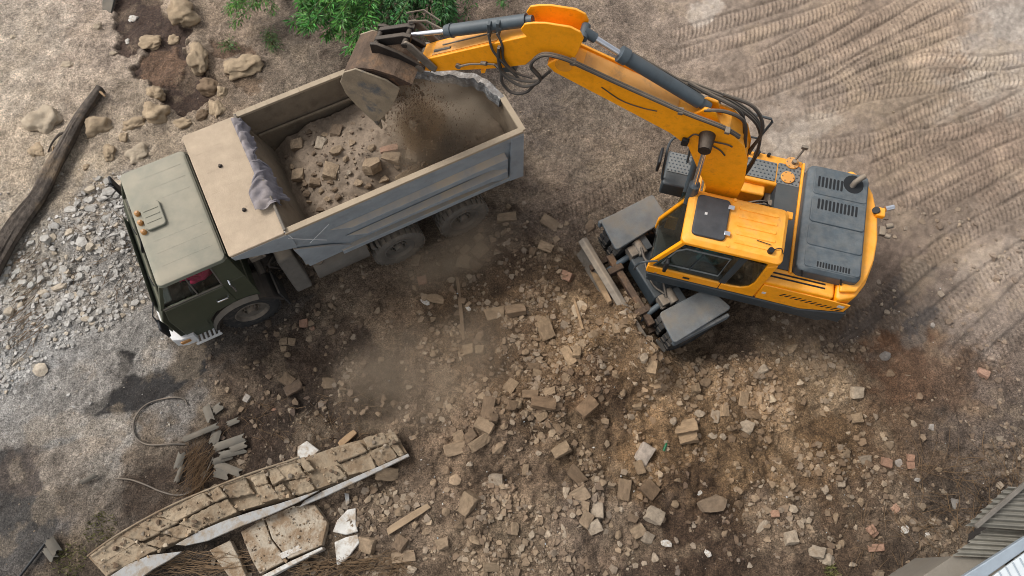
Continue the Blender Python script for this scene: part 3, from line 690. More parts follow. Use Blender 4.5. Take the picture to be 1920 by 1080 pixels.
EXPL = """958 725 26 20 60 t b;914 769 42 22 75 d b;937 751 20 18 0 d s;1018 756 40 20 -8 d b;995 740 30 14 0 d b;974 756 26 20 20 t s;1015 780 22 18 30 t b;1043 749 18 18 0 p s;1066 738 22 14 0 t s
1099 763 34 24 40 d b;909 800 32 22 -25 t b;900 830 40 18 40 t b;860 820 20 20 30 t b;884 818 22 18 40 d b;858 841 44 22 20 t b;935 839 32 24 80 t s;1043 799 34 12 -60 d b;1053 844 34 18 25 t b
1099 834 26 20 0 d s;1081 890 36 22 -50 d b;1060 923 28 20 80 p s;1087 927 34 24 35 t b;1095 953 22 18 85 t b;1119 957 30 24 85 p b;1099 974 26 22 60 t b;1114 987 24 22 20 p b;1074 967 14 14 0 p s
1171 918 36 24 85 d b;1217 918 30 26 -40 d b;1208 851 36 26 60 g b;1199 876 22 16 -70 t b;1286 800 40 22 5 t b;1291 820 34 20 10 t b;1226 966 28 26 -30 p b;1242 973 18 18 0 t s;1196 995 24 20 25 t b
1213 1008 20 20 -20 p b;1227 1046 22 22 0 p s;1162 1020 14 14 0 p s;1159 1003 20 14 80 t s;877 946 38 28 60 t b;853 900 28 26 10 t s;930 899 24 20 0 p b;890 1015 28 24 -30 t s;946 1041 26 22 -40 d s
921 1062 28 16 0 t b;907 1075 20 16 0 t s;965 992 22 14 85 t b;997 1003 18 14 70 p s;1028 1001 26 20 80 p s;1041 1010 26 10 80 t s;1057 996 30 9 -80 p l;1236 907 22 20 0 d s;1187 971 18 14 -30 d b
1022 618 36 24 -70 t b;1038 642 20 18 0 t s;1067 667 34 18 -65 t b;880 657 20 20 5 t b;900 657 16 16 0 t b;903 632 26 22 0 d s;860 633 18 16 40 d s;812 663 20 18 -30 t s;872 492 28 22 -20 t b
900 470 26 20 40 t b;890 500 24 18 -30 d b;1030 420 32 20 -35 t b;1107 425 30 22 70 d s;950 408 34 16 0 t b;1062 518 22 16 -25 r b;1023 463 26 16 -20 t b;1000 472 24 20 20 d s;1167 587 18 13 0 p s
1160 617 20 20 0 t b;1180 620 16 14 0 p s;1210 672 22 20 0 p s;1223 687 24 14 80 t b;1197 695 26 16 -10 t s;1157 702 24 20 10 t s;1180 715 16 14 0 t s;1130 687 16 12 0 p s;1113 627 20 18 60 t s
817 560 40 20 -8 t l;1062 420 16 13 0 t s;1087 580 40 34 10 p l;967 582 34 18 5 d b;930 588 36 22 12 t b;1082 660 22 14 80 t b;1060 713 30 24 60 t s;1098 693 16 14 0 t s;1281 655 16 15 0 t s
1348 691 17 15 0 p s;1332 701 20 16 0 d s;1323 717 26 20 20 d s;1303 729 16 16 10 t b;1372 699 20 14 85 t s;1382 683 15 14 0 t s;1427 693 28 20 15 p s;1458 677 16 10 70 p s;1484 656 40 24 42 t s
1425 748 24 24 30 t s;1446 749 22 18 0 p s;1391 748 24 18 85 t b;1358 770 20 14 85 t b;1340 780 22 16 70 p b;1311 776 24 18 0 p s;1395 799 30 22 -30 p b;1415 778 48 18 -5 d s;1336 817 20 18 0 p s
1354 819 17 15 0 p s;1368 801 18 16 0 t s;1605 736 22 20 8 p b;1605 785 20 18 0 t b;1586 717 18 14 0 t s;1584 852 22 20 0 t s;1574 868 18 14 60 d s;1621 862 22 14 5 p b;1600 866 16 12 0 t s
1472 917 20 16 10 t s;1419 935 30 22 -45 t s;1385 945 20 18 0 d s;1486 954 22 16 -10 p s;1548 917 24 18 70 p s;1576 907 14 12 0 p b;1588 917 18 12 70 t s;1613 941 18 14 60 t s;1452 963 14 12 0 r b
1566 972 26 14 75 t s;1429 986 34 12 50 p l;1482 1009 22 22 0 p b;1531 1035 28 20 -10 p b;1552 1049 30 26 30 p s;1633 994 15 14 30 r b;1250 1019 24 14 -10 w l;1327 1037 16 14 -30 w l;1405 1060 14 13 0 p s
1313 924 16 9 30 w l;1484 749 16 14 0 t s;1545 775 26 14 -20 t l;1499 717 18 14 0 p s;1842 700 20 14 -30 r b;1668 700 22 18 0 t s;1659 668 24 20 40 g s;1661 868 18 16 -20 r b;1689 869 24 20 -30 g l
1707 858 12 11 0 r b;1707 872 13 12 0 r b;1678 955 15 13 30 r b;1697 993 19 15 20 w l;1635 996 15 14 -40 r b;1642 1027 28 13 0 r b;1738 1003 13 10 -20 w l;1748 801 19 14 -20 g l;1793 945 36 22 -75 g l
1613 943 18 15 60 t s;1750 610 15 11 0 g s;570 607 15 15 5 r b;586 616 13 12 0 r s;533 641 14 13 0 t b;547 641 13 12 0 t b;533 654 11 10 0 t b;539 665 15 12 0 t s;482 680 19 14 -20 t s;463 690 15 13 0 t s
613 651 11 9 0 t s;611 665 10 9 0 t s;591 693 15 11 -20 t s;618 720 24 20 -4 t b;644 731 19 15 -15 t s;540 713 22 20 -30 d b;551 728 32 18 32 d b;572 729 13 12 0 d s;821 749 15 14 0 p s;851 748 20 19 0 t s
720 747 18 17 0 d s;740 758 20 16 -30 d s;709 776 17 13 -40 t s;695 551 14 8 80 t s;792 526 16 15 20 r b;780 540 17 15 0 t s;788 586 16 10 -10 t s;797 566 19 11 -30 w l;877 577 14 8 -50 w l;515 769 13 11 0 r s
714 674 9 8 0 t b;621 621 22 18 0 d s;811 599 17 12 20 t s;463 747 13 11 60 g b;659 767 13 9 -20 t l;954 389 18 15 0 t s;897 448 16 14 40 t b;872 470 18 14 40 t b;781 489 20 14 75 t b;773 521 12 11 0 t s
793 540 11 10 0 t s;960 640 14 12 0 d s;985 660 18 14 20 t s;1000 690 22 16 0 d b;975 700 18 16 0 t s;1010 705 24 18 -20 t b;1045 720 18 18 0 d s;1030 735 22 14 10 t b;925 785 16 14 0 d b;945 800 18 14 30 t s
985 775 18 14 0 t s;930 770 20 16 0 d s;960 760 16 16 0 d b;1120 740 24 16 30 d s;1140 755 18 14 0 t s;1170 735 20 16 20 t s;1195 760 18 14 0 t b;1220 745 16 14 0 p s;1245 770 18 14 0 t s;1265 790 20 16 0 p s
1240 655 18 14 0 t s;1255 690 16 14 0 t s;1270 720 20 16 30 t s;1285 745 16 14 0 p s;1225 720 20 14 0 t s;1200 720 18 16 0 p s;1185 670 16 14 0 t s;1150 655 20 16 0 t s;1135 640 16 14 0 d s;1170 650 14 12 0 p s
1205 650 14 24 0 d b;1215 640 12 20 0 p b;690 1022 26 30 85 t b;770 1068 30 18 10 p s;727 888 42 22 0 t b;752 1020 24 22 60 d b;757 1045 40 20 0 t b;695 860 24 18 -40 p s;640 960 14 22 0 p s;800 1000 20 18 0 t s
830 1020 22 18 20 t b;860 985 24 20 0 d s;835 960 22 18 30 t s;780 985 20 16 0 t s;750 960 26 20 30 t s;720 975 22 16 0 t s;815 905 20 16 10 t s;840 880 22 18 30 d s;700 920 24 20 0 d s;665 935 18 14 0 t s
880 870 16 14 0 p s;955 860 16 14 0 t s;985 880 10 20 0 t b;1010 850 14 12 0 p s;980 940 16 14 0 t s;1010 960 14 12 0 p s;920 970 16 14 0 t s;945 940 14 12 0 p s;1130 905 18 16 30 t s;1150 880 16 14 0 d s
1165 955 14 12 0 p s;1145 985 14 12 0 t s;1270 900 16 12 0 t s;1290 870 14 12 0 d s;1250 880 16 14 0 t s;1265 945 18 16 0 t s;1300 985 14 12 0 p s;1360 1000 24 12 30 t s;1380 870 16 12 0 t s;1450 880 14 12 0 p s
1510 890 16 14 0 t s;1525 930 14 12 0 t s;1500 980 20 16 30 p s;1580 1020 22 16 0 t s;1600 1060 20 16 0 p s;1660 920 14 12 0 t s;1700 930 18 14 0 p s;1720 900 14 10 0 g s;1760 880 14 12 0 t s;1560 740 16 14 0 p s"""
SHP = {'b': ('brick', 'broken_brick', 'brick'), 's': ('stone', 'rubble_stone', 'stone'), 'l': ('slab', 'plaster_fragment', 'fragment')}
SIZEW = lambda m: 'large' if m > 0.26 else ('middling' if m > 0.16 else 'small')
NOUN = {'b': 'broken brick', 's': 'loose stone', 'l': 'flat plaster fragment'}
for ln in EXPL.replace('\n', ';').split(';'):
    if not ln.strip(): continue
    x, y, l, w, a, c, k = ln.split()
    x, y, l, w, a = float(x), float(y), float(l), float(w), float(a)
    s = mpp(x, y); l *= s * 1.06; w *= s * 1.06
    mat, cw = SHADE[c]; kind, nm, cat = SHP[k]
    p = gp(x, y)
    zn = zone(x, y)
    lab = '%s %s %s lying %s' % (SIZEW(l), cw, NOUN[k], zn)
    hgt = (0.75 * min(l, w) if k != 'l' else 0.035)
    put_rock(nm, kind, mat, p, (l, w, max(hgt, 0.035)), R(a + rd.uniform(-6, 6)), lab, cat, '%ss %s' % (NOUN[k], zn), 0.35 if k != 'l' else 0.1, 0.44, 0.46)
# the one big slab of broken masonry near the bottom
p = gp(1334, 945); s = mpp(1334, 945)
put_rock('masonry_slab', 'slab', 'rock_tan', p, (62 * s, 42 * s, 0.14), R(18), 'largest tan masonry slab lying alone near the bottom edge', 'masonry', None, 0.06, 0.2)

# boulders of the upper left corner
def boulder(px, py, l, w, a, h, label, mat='boulder', seed=0, pointy=0.42):
    s = mpp(px, py); p = gp(px, py)
    bm = bmesh.new(); bmesh.ops.create_icosphere(bm, subdivisions=4, radius=0.5)
    rr = random.Random(seed); ox = rr.uniform(0, 90)
    from mathutils import noise as mn
    for v in bm.verts:
        q = v.co * 1.0
        k = max(abs(q.x), abs(q.y), abs(q.z)) * 2
        q = q * (0.72 + 0.28 / k)
        n = mn.fractal(v.co * 2.4 + Vector((ox, 0, 0)), 0.9, 2.0, 4) * pointy + mn.noise(v.co * 1.3 + Vector((ox, 5, 0))) * 0.28
        v.co = q * (1 + n)
    me = bpy.data.meshes.new('boulder'); bm.to_mesh(me); bm.free()
    me.polygons.foreach_set('use_smooth', [True] * len(me.polygons)); me.materials.append(MATS[mat])
    o = bpy.data.objects.new('boulder', me); COL.objects.link(o)
    o.scale = (l * s * .92, w * s * .92, h); o.rotation_euler = (0, 0, R(a)); o.location = (p.x, p.y, p.z - h * 0.06)
    return tag(o, label, 'boulder', 'boulders above the truck cab')
BL = [(87,227,62,58,-30,.40,'pale square boulder left of the fallen log','rock_pale'),(187,238,50,42,10,.34,'rounded tan boulder touching the right side of the log','boulder'),
 (290,212,42,50,80,.36,'upright tan boulder below the dark mud patch','boulder'),(291,175,34,30,0,.26,'small tan boulder at the lower left edge of the mud patch','boulder'),
 (252,233,42,24,20,.16,'flat tan stone between the round boulder and the mud','boulder'),(257,290,44,38,30,.22,'pale flat boulder just above the truck cab roof','rock_pale'),
 (372,108,38,64,15,.34,'long tan boulder along the right edge of the mud','boulder'),(392,162,46,34,-20,.28,'brown dirt-covered boulder at the lower right edge of the mud','rock_dark'),
 (405,203,30,50,20,.24,'cracked crumbly stone beside the truck canopy corner','boulder'),(380,215,26,22,0,.18,'brown stone lump left of the cracked stone','rock_dark'),
 (327,76,24,24,0,.16,'yellowish round stone lying on the dark mud','boulder'),(338,20,52,62,30,.36,'big tan boulder at the top edge right of the mud','boulder'),
 (283,80,42,34,20,.18,'pale tan mound of earth in the middle of the mud','boulder'),(203,285,24,36,10,.14,'low pale stone above the crushed grey stone','boulder'),
 (70,282,30,34,40,.12,'half-buried flat stone below the pale square boulder','boulder'),(183,49,17,16,0,.12,'small round stone left of the mud near the top','rock_pale'),
 (250,36,17,16,-30,.12,'small white stone on the upper part of the mud','plaster'),(125,121,22,15,0,.1,'small pale stone in the middle of the sandy ground','rock_pale'),
 (213,101,17,11,10,.09,'pale pebble at the left edge of the mud','rock_pale'),(239,79,10,11,0,.07,'tiny white pebble on the mud','plaster'),(25,69,11,11,0,.07,'pale pebble near the upper left corner','rock_pale'),
 (343,232,34,22,10,.16,'low flat rock touching the canopy front','boulder'),(452,122,64,46,20,.22,'wide low hump of tan rock above the truck body','boulder'),(232,258,16,20,0,.12,'small stone below the upright boulder','boulder'),
 (162,313,14,12,0,.09,'small rounded stone right of the log','boulder'),(416,175,20,26,0,.2,'broken lump beside the cracked stone','boulder')]
for i, bl in enumerate(BL): boulder(*bl[:5], bl[5], bl[6], bl[7], 40 + i)

# crushed grey stone beside the cab: the large pieces one by one, the fines as one mass
GRAV = [(-20,520),(60,440),(120,400),(180,335),(245,320),(262,380),(275,480),(285,560),(240,600),(150,640),(60,700),(-20,780)]
GRPATH = [(-10,600),(30,540),(90,470),(60,560),(20,640)]
def in_poly(poly, x, y): return bool(inside(poly, np.array([x]), np.array([y]))[0])
big = [(157,457,26,24,60),(217,441,26,13,20),(113,539,28,17,30),(129,527,20,16,0),(82,551,24,17,10),(78,694,30,28,0),(88,449,21,20,0),(171,392,21,13,10),(195,374,32,17,-10),(135,394,26,14,5),(207,362,30,20,10),
       (105,425,18,14,0),(110,415,14,10,0),(40,560,22,16,30),(20,585,20,18,0),(45,530,18,14,0),(150,520,20,14,30),(190,470,18,13,0),(200,410,18,16,0),(225,390,18,14,20)]
n_in = 0
cand = [(x, y, l, w, a, True) for x, y, l, w, a in big]
while len(cand) < 290:
    x, y = rd.uniform(-10, 290), rd.uniform(318, 770)
    if not in_poly(GRAV, x, y): continue
    if in_poly([(75,400),(110,430),(60,560),(20,680),(-10,720),(-10,600),(40,500)], x, y) and rd.random() < 0.6: continue
    l = rd.choice((8, 9, 10, 10, 11, 12, 13, 14, 16, 18)) * (1.0 if y < 600 else 0.7)
    cand.append((x, y, l, l * rd.uniform(.6, .95), rd.uniform(0, 180), False))
for x, y, l, w, a, b_ in cand:
    p = gp(x, y); s = mpp(x, y)
    part = 'nearest the truck cab' if x > 180 else ('by the log end' if y < 470 else ('at the left picture edge' if x < 70 else 'in the middle of the spread'))
    kd, mt = ('slab' if rd.random() < .6 else 'stone'), ('rock_grey' if rd.random() < .8 else 'rock_pale')
    if part == 'in the middle of the spread': part = 'in the %s middle of the spread' % ('upper' if y < 500 else ('middle' if y < 570 else 'lower'))
    lab = '%s %s %s crushed stone %s' % ('large' if l > 17 else ('middling' if l > 11 else 'small'), 'flat' if kd == 'slab' else 'chunky', 'grey' if mt == 'rock_grey' else 'pale beige', part)
    put_rock('crushed_stone', kd, mt, p, (l * s * 1.15, w * s * 1.15, max(.05, .5 * w * s)), R(a), lab, 'stone', 'crushed stone %s' % part, 0.3, 0.2, 0.15)

def scatter(name, n, region, dens, sizes, palette, label, flat=(0.5, 0.9), zoff=0.0, shapes=('stone', 'slab', 'brick'), zfun=None, lev=0.0, mask=None, clump=0.0, blend=0.5, sinkz=0.0):
    """one mass of pieces too many and too small to pick apart"""
    xs = rng.uniform(region[0], region[2], n * 3); ys = rng.uniform(region[1], region[3], n * 3)
    keep = rng.random(n * 3) < dens(xs, ys)
    xs, ys = xs[keep][:n], ys[keep][:n]
    d = np.stack([(xs - 960) / FPX, _f[1] + (540 - ys) / FPX * _u[1], _f[2] + (540 - ys) / FPX * _u[2]], 1)
    t = (lev - CAM_H) / d[:, 2]
    wx, wy = t * d[:, 0], t * d[:, 1]
    if mask is not None:
        mk = mask(wx, wy); wx, wy, xs = wx[mk], wy[mk], xs[mk]
    if clump > 0:
        cn = fbm(wx, wy, 1.6, 4, 611, 0.6); mk = rng.random(len(wx)) < np.clip((cn - (0.5 - 0.06 / clump)) / 0.10, 0.10, 1); wx, wy, xs = wx[mk], wy[mk], xs[mk]
    wz = (hz_np(wx, wy) if zfun is None else zfun(wx, wy)) + zoff
    sz = sizes[0] + (sizes[1] - sizes[0]) * rng.random(len(xs)) ** 4.0
    pal = np.array([lin(c) for c in palette]); pc = pal[rng.integers(0, len(pal), len(xs))] * rng.uniform(.75, 1.25, (len(xs), 1))
    pc = pc * (1 - blend) + np.clip(gcol(wx, wy), .03, .4) * 1.12 * blend
    V, Fc, Cc, off = [], [], [], 0
    allsh = [hull_np(k, i) for k in shapes for i in range(3)]
    which = rng.integers(0, len(allsh), len(xs))
    for wi, (bv, bf) in enumerate(allsh):
        s_ = np.where(which == wi)[0]
        if not len(s_): continue
        a = rng.uniform(0, 6.283, len(s_)); tl = rng.uniform(-.5, .5, len(s_))
        v = bv[None] * np.stack([sz[s_], sz[s_] * rng.uniform(.6, 1, len(s_)), sz[s_] * rng.uniform(*flat, len(s_))], 1)[:, None, :]
        v = np.stack([v[..., 0] * np.cos(tl)[:, None] + v[..., 2] * np.sin(tl)[:, None], v[..., 1], -v[..., 0] * np.sin(tl)[:, None] + v[..., 2] * np.cos(tl)[:, None]], -1)
        c_, sn = np.cos(a)[:, None], np.sin(a)[:, None]
        v = np.stack([v[..., 0] * c_ - v[..., 1] * sn, v[..., 0] * sn + v[..., 1] * c_, v[..., 2]], -1)
        v += np.stack([wx[s_], wy[s_], wz[s_] + sz[s_] * (0.12 - sinkz)], 1)[:, None, :]
        nv = len(bv)
        V.append(v.reshape(-1, 3)); Cc.append(np.repeat(pc[s_], nv, 0))
        Fc.append((bf[None] + (np.arange(len(s_)) * nv)[:, None, None] + off).reshape(-1, 3)); off += len(s_) * nv
    o = mesh_np(name, np.concatenate(V), np.concatenate(Fc), 'rubble_mix', np.concatenate(Cc))
    return tag(o, label, None, kind='stuff')
_HN = {}
def hull_np(kind, i):
    if (kind, i) not in _HN:
        r2 = random.Random({'stone': 3, 'slab': 5, 'brick': 9}[kind] + i * 7 + len(kind))
        pts = {'stone': lambda: stone_pts(r2, 9), 'slab': lambda: slab_pts(r2, 5), 'brick': lambda: stone_pts(r2, 11)}[kind]()
        me = hull_mesh('piece', pts, None)
        me.calc_loop_triangles()
        v = np.array([q.co[:] for q in me.vertices]); f = np.array([q.vertices[:] for q in me.loop_triangles])
        _HN[(kind, i)] = (v, f); bpy.data.meshes.remove(me)
    return _HN[(kind, i)]
def soft(poly_list, base=0.0):
    def fn(x, y):
        d = np.full(len(x), base)
        for cx, cy, rx, ry, v in poly_list: d = np.maximum(d, v * np.exp(-((x - cx) / rx) ** 2 - ((y - cy) / ry) ** 2))
        return d
    return fn
EARTH = [(140,120,96),(122,102,80),(106,87,68),(150,132,108),(160,145,124),(94,77,60),(132,119,103)]
scatter('gravel_fines', 6500, (-20, 310, 320, 800), lambda x, y: inside(GRAV, x, y) * 1.0 + 0.03, (0.02, 0.10), [(158,154,148),(142,138,132),(172,168,162),(128,122,114),(150,142,130)], 'fine grey crushed stone filling between the larger pieces', (0.3, 0.7), -0.01, ('slab', 'stone'), blend=.2)
scatter('rubble_fines', 62000, (380, 380, 1930, 1090), soft([(1000,640,200,150,.8),(1150,700,200,120,1),(1000,780,200,100,.9),(1350,760,180,110,.9),(950,960,260,120,.8),(1150,930,150,130,.7),(1500,900,220,160,.45),(1650,960,160,100,.6),(650,740,180,110,.3),(760,980,120,90,.9),(900,480,90,70,.6),(1560,690,80,50,.8)], 0.10), (0.014, 0.17), EARTH, 'small broken stones and brick crumbs strewn over the rubble ground', (0.45, 0.9), -0.012, clump=1.0, sinkz=.2)
scatter('pebbles', 13000, (-30, -10, 1940, 1090), soft([(1000,180,120,120,.8),(1030,300,80,100,.6),(300,200,160,100,.3),(120,860,160,120,.4),(100,700,120,80,.5),(1800,850,140,120,.6)], 0.22), (0.012, 0.05), EARTH, 'scattered pebbles and grit over the whole yard', (0.5, 0.9), -0.004, clump=.8)
scatter('plaster_crumbs', 260, (560, 540, 1900, 1090), soft([(980,920,200,120,1),(1100,720,160,80,.5),(1600,930,240,120,.6)], 0.08), (0.015, 0.055), [(196,192,184),(182,180,174),(176,184,186)], 'tiny white plaster crumbs sprinkled over the rubble', (0.3, 0.6), 0.004, blend=.1)
# ------------------------------------------------------------------ dump truck (x forward from the front axle, y to its left, z up)
truck = thing('dump_truck', 'dusty olive-cabbed dump truck with blue-grey tipper body being loaded', 'truck', TRUCK_O, TRUCK_YAW)
def wheel(parent, c, out, rad=0.5, w=0.29, tyre='rubber', rim='steel', lugs=26, name='wheel', dish=0.05, lugd=0.016, label=None):
    """tyre with tread blocks; rim and hub are its pieces; out = +1/-1 the side that shows"""
    h = w / 2
    t = MB()
    t.lathe_y([(rad * .58, -h * .8), (rad * .72, -h * .98), (rad * .88, -h), (rad * .97, -h * .8), (rad * .985, 0), (rad * .97, h * .8), (rad * .88, h), (rad * .72, h * .98), (rad * .58, h * .8)], c, 36)
    for i in range(lugs):
        for sd in (-1, 1):
            a = 2 * math.pi * (i + (0.5 if sd > 0 else 0)) / lugs
            M = Matrix.Rotation(-a, 3, 'Y') @ Matrix.Rotation(0.35 * sd, 3, 'X')
            t.box((c[0] + rad * .985 * math.cos(a), c[1] + sd * h * .48, c[2] + rad * .985 * math.sin(a)), (lugd * 2, h * .82, 2 * math.pi * rad / lugs * .58), Matrix.Rotation(-a, 3, 'Y'))
    o = t.build(name, tyre, parent, smooth=True)
    if label: o['label'] = label
    q = MB()
    yo = out * h
    q.lathe_y([(rad * .60, -yo * .7), (rad * .60, yo * .86), (rad * .56, yo * .90), (rad * .50, yo * .45), (rad * .30, yo * .30), (rad * .28, yo * .05), (rad * .3, -yo * .5)], c, 28)
    rm = q.build('rim', rim, o, smooth=True)
    hb = MB(); hb.cyl((c[0], c[1], c[2]), (c[0], c[1] + yo * .95, c[2]), rad * .20, 16, rad * .15)
    hb.build('hub', rim, o, smooth=True)
    nt_ = MB()
    for i in range(8):
        a = 2 * math.pi * i / 8
        p = (c[0] + rad * .26 * math.cos(a), c[1] + yo * .2, c[2] + rad * .26 * math.sin(a))
        nt_.cyl(p, (p[0], c[1] + yo * .58, p[2]), rad * .035, 6)
    nt_.build('wheel_nuts', rim, o)
    return o
for sd in (1, -1):
    wheel(truck, (0, sd * 1.0, .5), sd, .51, .28, 'rubber', 'steel')
    for lx in (-2.84, -4.16):
        wheel(truck, (lx, sd * 1.06, .5), sd, .5, .27, 'rubber_dusty', 'chassis_grey')
        wheel(truck, (lx, sd * .74, .5), sd, .5, .27, 'rubber_dusty', 'chassis_grey')
for y in (-.42, .42): MB().bb(-5.2, .95, y - .05, y + .05, .72, .98).build('frame_rail', 'chassis', truck, .01)
m = MB()
for lx in (0, -2.84, -4.16): m.cyl((lx, -1, .5), (lx, 1, .5), .09, 12)
m.bb(-3.0, -2.68, -.25, .25, .32, .7); m.bb(-4.32, -4.0, -.25, .25, .32, .7)
m.build('axles', 'chassis', truck)
m = MB()
for x in (-.75, -1.15, -2.0, -3.5, -5.05): m.bb(x - .06, x + .06, -.42, .42, .75, .95)
m.bb(-1.0, -.5, -.36, .36, .5, 1.15); m.cyl((-1.5, 0, .7), (-2.7, 0, .6), .06, 10)
m.build('cross_members', 'chassis', truck)
# cab
ZB, ZR, WB, WR = 1.88, 2.42, 1.16, 1.08          # belt and roof heights, half widths
low = MB()
prof = [(-.34, .95), (-.34, ZB), (1.02, ZB), (1.16, 1.55), (1.18, .62), (.62, .62), (.60, .95), (.42, 1.13), (.0, 1.2), (-.3, 1.08)]
low.prism_y([(1.0, ZB), (1.02, ZB), (1.16, 1.55), (1.18, .62), (1.08, .62), (1.06, 1.5), (.97, ZB - .02)], -WB, WB)
low.build('cab_front', 'cab_green', truck, .02)
for sd in (1, -1): MB().prism_y(prof, sd * WB, sd * (WB - .04)).build('cab_side', 'cab_green', truck, .012)
MB().bb(-.3, 1.06, -WB + .04, WB - .04, 1.14, 1.2).build('cab_floor', 'chassis', truck)
MB().bb(-.32, -.28, -WB + .04, WB - .04, .96, 1.52).build('cab_rear_panel', 'cab_green', truck)
m = MB(); m.prism_y([(1.0, 1.2), (.98, 1.84), (.82, 1.86), (.74, 1.6), (.8, 1.2)], -1.05, 1.05); m.build('dashboard', 'black', truck, .02)
def quadplate(mb, a, b, c, d, t):
    """a thin plate through four corners, t thick along its normal"""
    a, b, c, d = map(Vector, (a, b, c, d))
    n = (b - a).cross(d - a).normalized() * t
    return mb.hexa([a, b, c, d], [a + n, b + n, c + n, d + n])
def edgepost(mb, p0, p1, sx, sy):
    p0, p1 = Vector(p0), Vector(p1)
    return mb.hexa([p0 + Vector((x * sx, y * sy, 0)) for x, y in ((-1, -1), (1, -1), (1, 1), (-1, 1))], [p1 + Vector((x * sx, y * sy, 0)) for x, y in ((-1, -1), (1, -1), (1, 1), (-1, 1))])
for sd in (1, -1):
    m = MB(); edgepost(m, (1.0, sd * (WB - .03), ZB), (.76, sd * (WR - .03), ZR), .03, .03); m.build('front_pillar', 'cab_green', truck, .008)
    m = MB()
    edgepost(m, (0.0, sd * (WB - .03), ZB), (-.02, sd * (WR - .03), ZR), .04, .03)
    edgepost(m, (-.29, sd * (WB - .03), ZB), (-.24, sd * (WR - .03), ZR), .05, .03)
    quadplate(m, (-.29, sd * (WB - .02), ZB), (0, sd * (WB - .02), ZB), (-.02, sd * (WR - .02), ZR), (-.24, sd * (WR - .02), ZR), -.02 * sd)
    m.build('rear_pillar', 'cab_green', truck, .008)
    g = MB(); quadplate(g, (.04, sd * (WB - .035), ZB), (.97, sd * (WB - .035), ZB), (.74, sd * (WR - .035), ZR), (.02, sd * (WR - .035), ZR), -.008 * sd)
    g.build('side_window', 'glass_cab', truck)
    m = MB()      # grey strip under and around the pane
    m.tube([(.03, sd * (WB + .004), ZB + .015), (.98, sd * (WB + .004), ZB + .015)], .016, 6); m.tube([(.03, sd * (WB + .003), ZB + .02), (.0, sd * (WR + .01), ZR - .02)], .013, 6); m.tube([(.42, sd * (WB - .0), ZB + .02), (.40, sd * (WR + .0), ZR - .02)], .012, 6)
    m.build('window_trim', 'chassis_grey', truck)
    d = MB(); d.prism_y([(.03, 1.22), (.03, ZB - .03), (.99, ZB - .03), (1.08, 1.5), (1.08, .82), (.66, .82), (.64, 1.0), (.46, 1.2)], sd * (WB - .01), sd * (WB + .018))
    door = d.build('door', 'cab_green', truck, .012)
    h = MB(); h.tube([(.08, sd * (WB + .02), 1.52), (.09, sd * (WB + .06), 1.53), (.26, sd * (WB + .06), 1.53), (.27, sd * (WB + .02), 1.52)], .016, 6); h.build('handle', 'chrome', door)
    gh = MB(); gh.tube([(-.09, sd * (WB + .01), 1.62), (-.09, sd * (WB + .07), 1.64), (-.09, sd * (WB + .07), 1.92), (-.09, sd * (WB + .0), 1.94)], .013, 6); gh.build('grab_rail', 'chrome', truck)
    # wheel arch, mud flap, step
    arch = [(0.5 + .0 * 0, 0)]
    outer = [(.66 * math.cos(R(a)), .5 + .68 * math.sin(R(a))) for a in range(8, 176, 12)]
    inner = [(.60 * math.cos(R(a)), .5 + .62 * math.sin(R(a))) for a in range(8, 176, 12)]
    m = MB()
    for i in range(len(outer) - 1):
        m.prism_y([outer[i], outer[i + 1], inner[i + 1], inner[i]], sd * .72, sd * 1.235)
    m.build('wheel_arch', 'chassis', truck)
    m = MB()
    for i in range(len(outer) // 2 + 2):
        o0, o1 = outer[i], outer[i + 1]
        m.hexa([(o0[0] * 1.02, sd * 1.17, o0[1] + .012), (o1[0] * 1.02, sd * 1.17, o1[1] + .012), (o1[0], sd * 1.25, o1[1] - .02), (o0[0], sd * 1.25, o0[1] - .02)],
               [(o0[0] * 1.02, sd * 1.17, o0[1] + .035), (o1[0] * 1.02, sd * 1.17, o1[1] + .035), (o1[0], sd * 1.26, o1[1] + .0), (o0[0], sd * 1.26, o0[1] + .0)])
    m.build('arch_trim', 'chassis_grey', truck)
    m = MB(); m.hexa([(-.66, sd * .76, .45), (-.66, sd * 1.24, .42), (-.63, sd * 1.24, .42), (-.63, sd * .76, .45)], [(-.62, sd * .76, .98), (-.62, sd * 1.22, .95), (-.59, sd * 1.22, .95), (-.59, sd * .76, .98)])
    m.build('mud_flap', 'rubber', truck)
    m = MB()
    for k in range(6): m.bb(.60 + k * .075, .635 + k * .075, sd * 1.12, sd * 1.3, .60, .63)
    m.bb(.58, 1.03, sd * 1.10, sd * 1.125, .59, .64); m.bb(.58, 1.03, sd * 1.29, sd * 1.315, .59, .64)
    m.build('step', 'white_paint', truck)
    m = MB()
    m.tube([(1.0, sd * 1.14, 2.2), (1.1, sd * 1.3, 2.1), (1.08, sd * 1.42, 2.0), (1.08, sd * 1.42, 1.66)], .012, 6)
    arm = m.build('mirror_arm', 'black', truck)
    m = MB(); m.box((1.08, sd * 1.44, 1.86), (.05, .2, .34)); m.build('mirror', 'black', arm, .02)
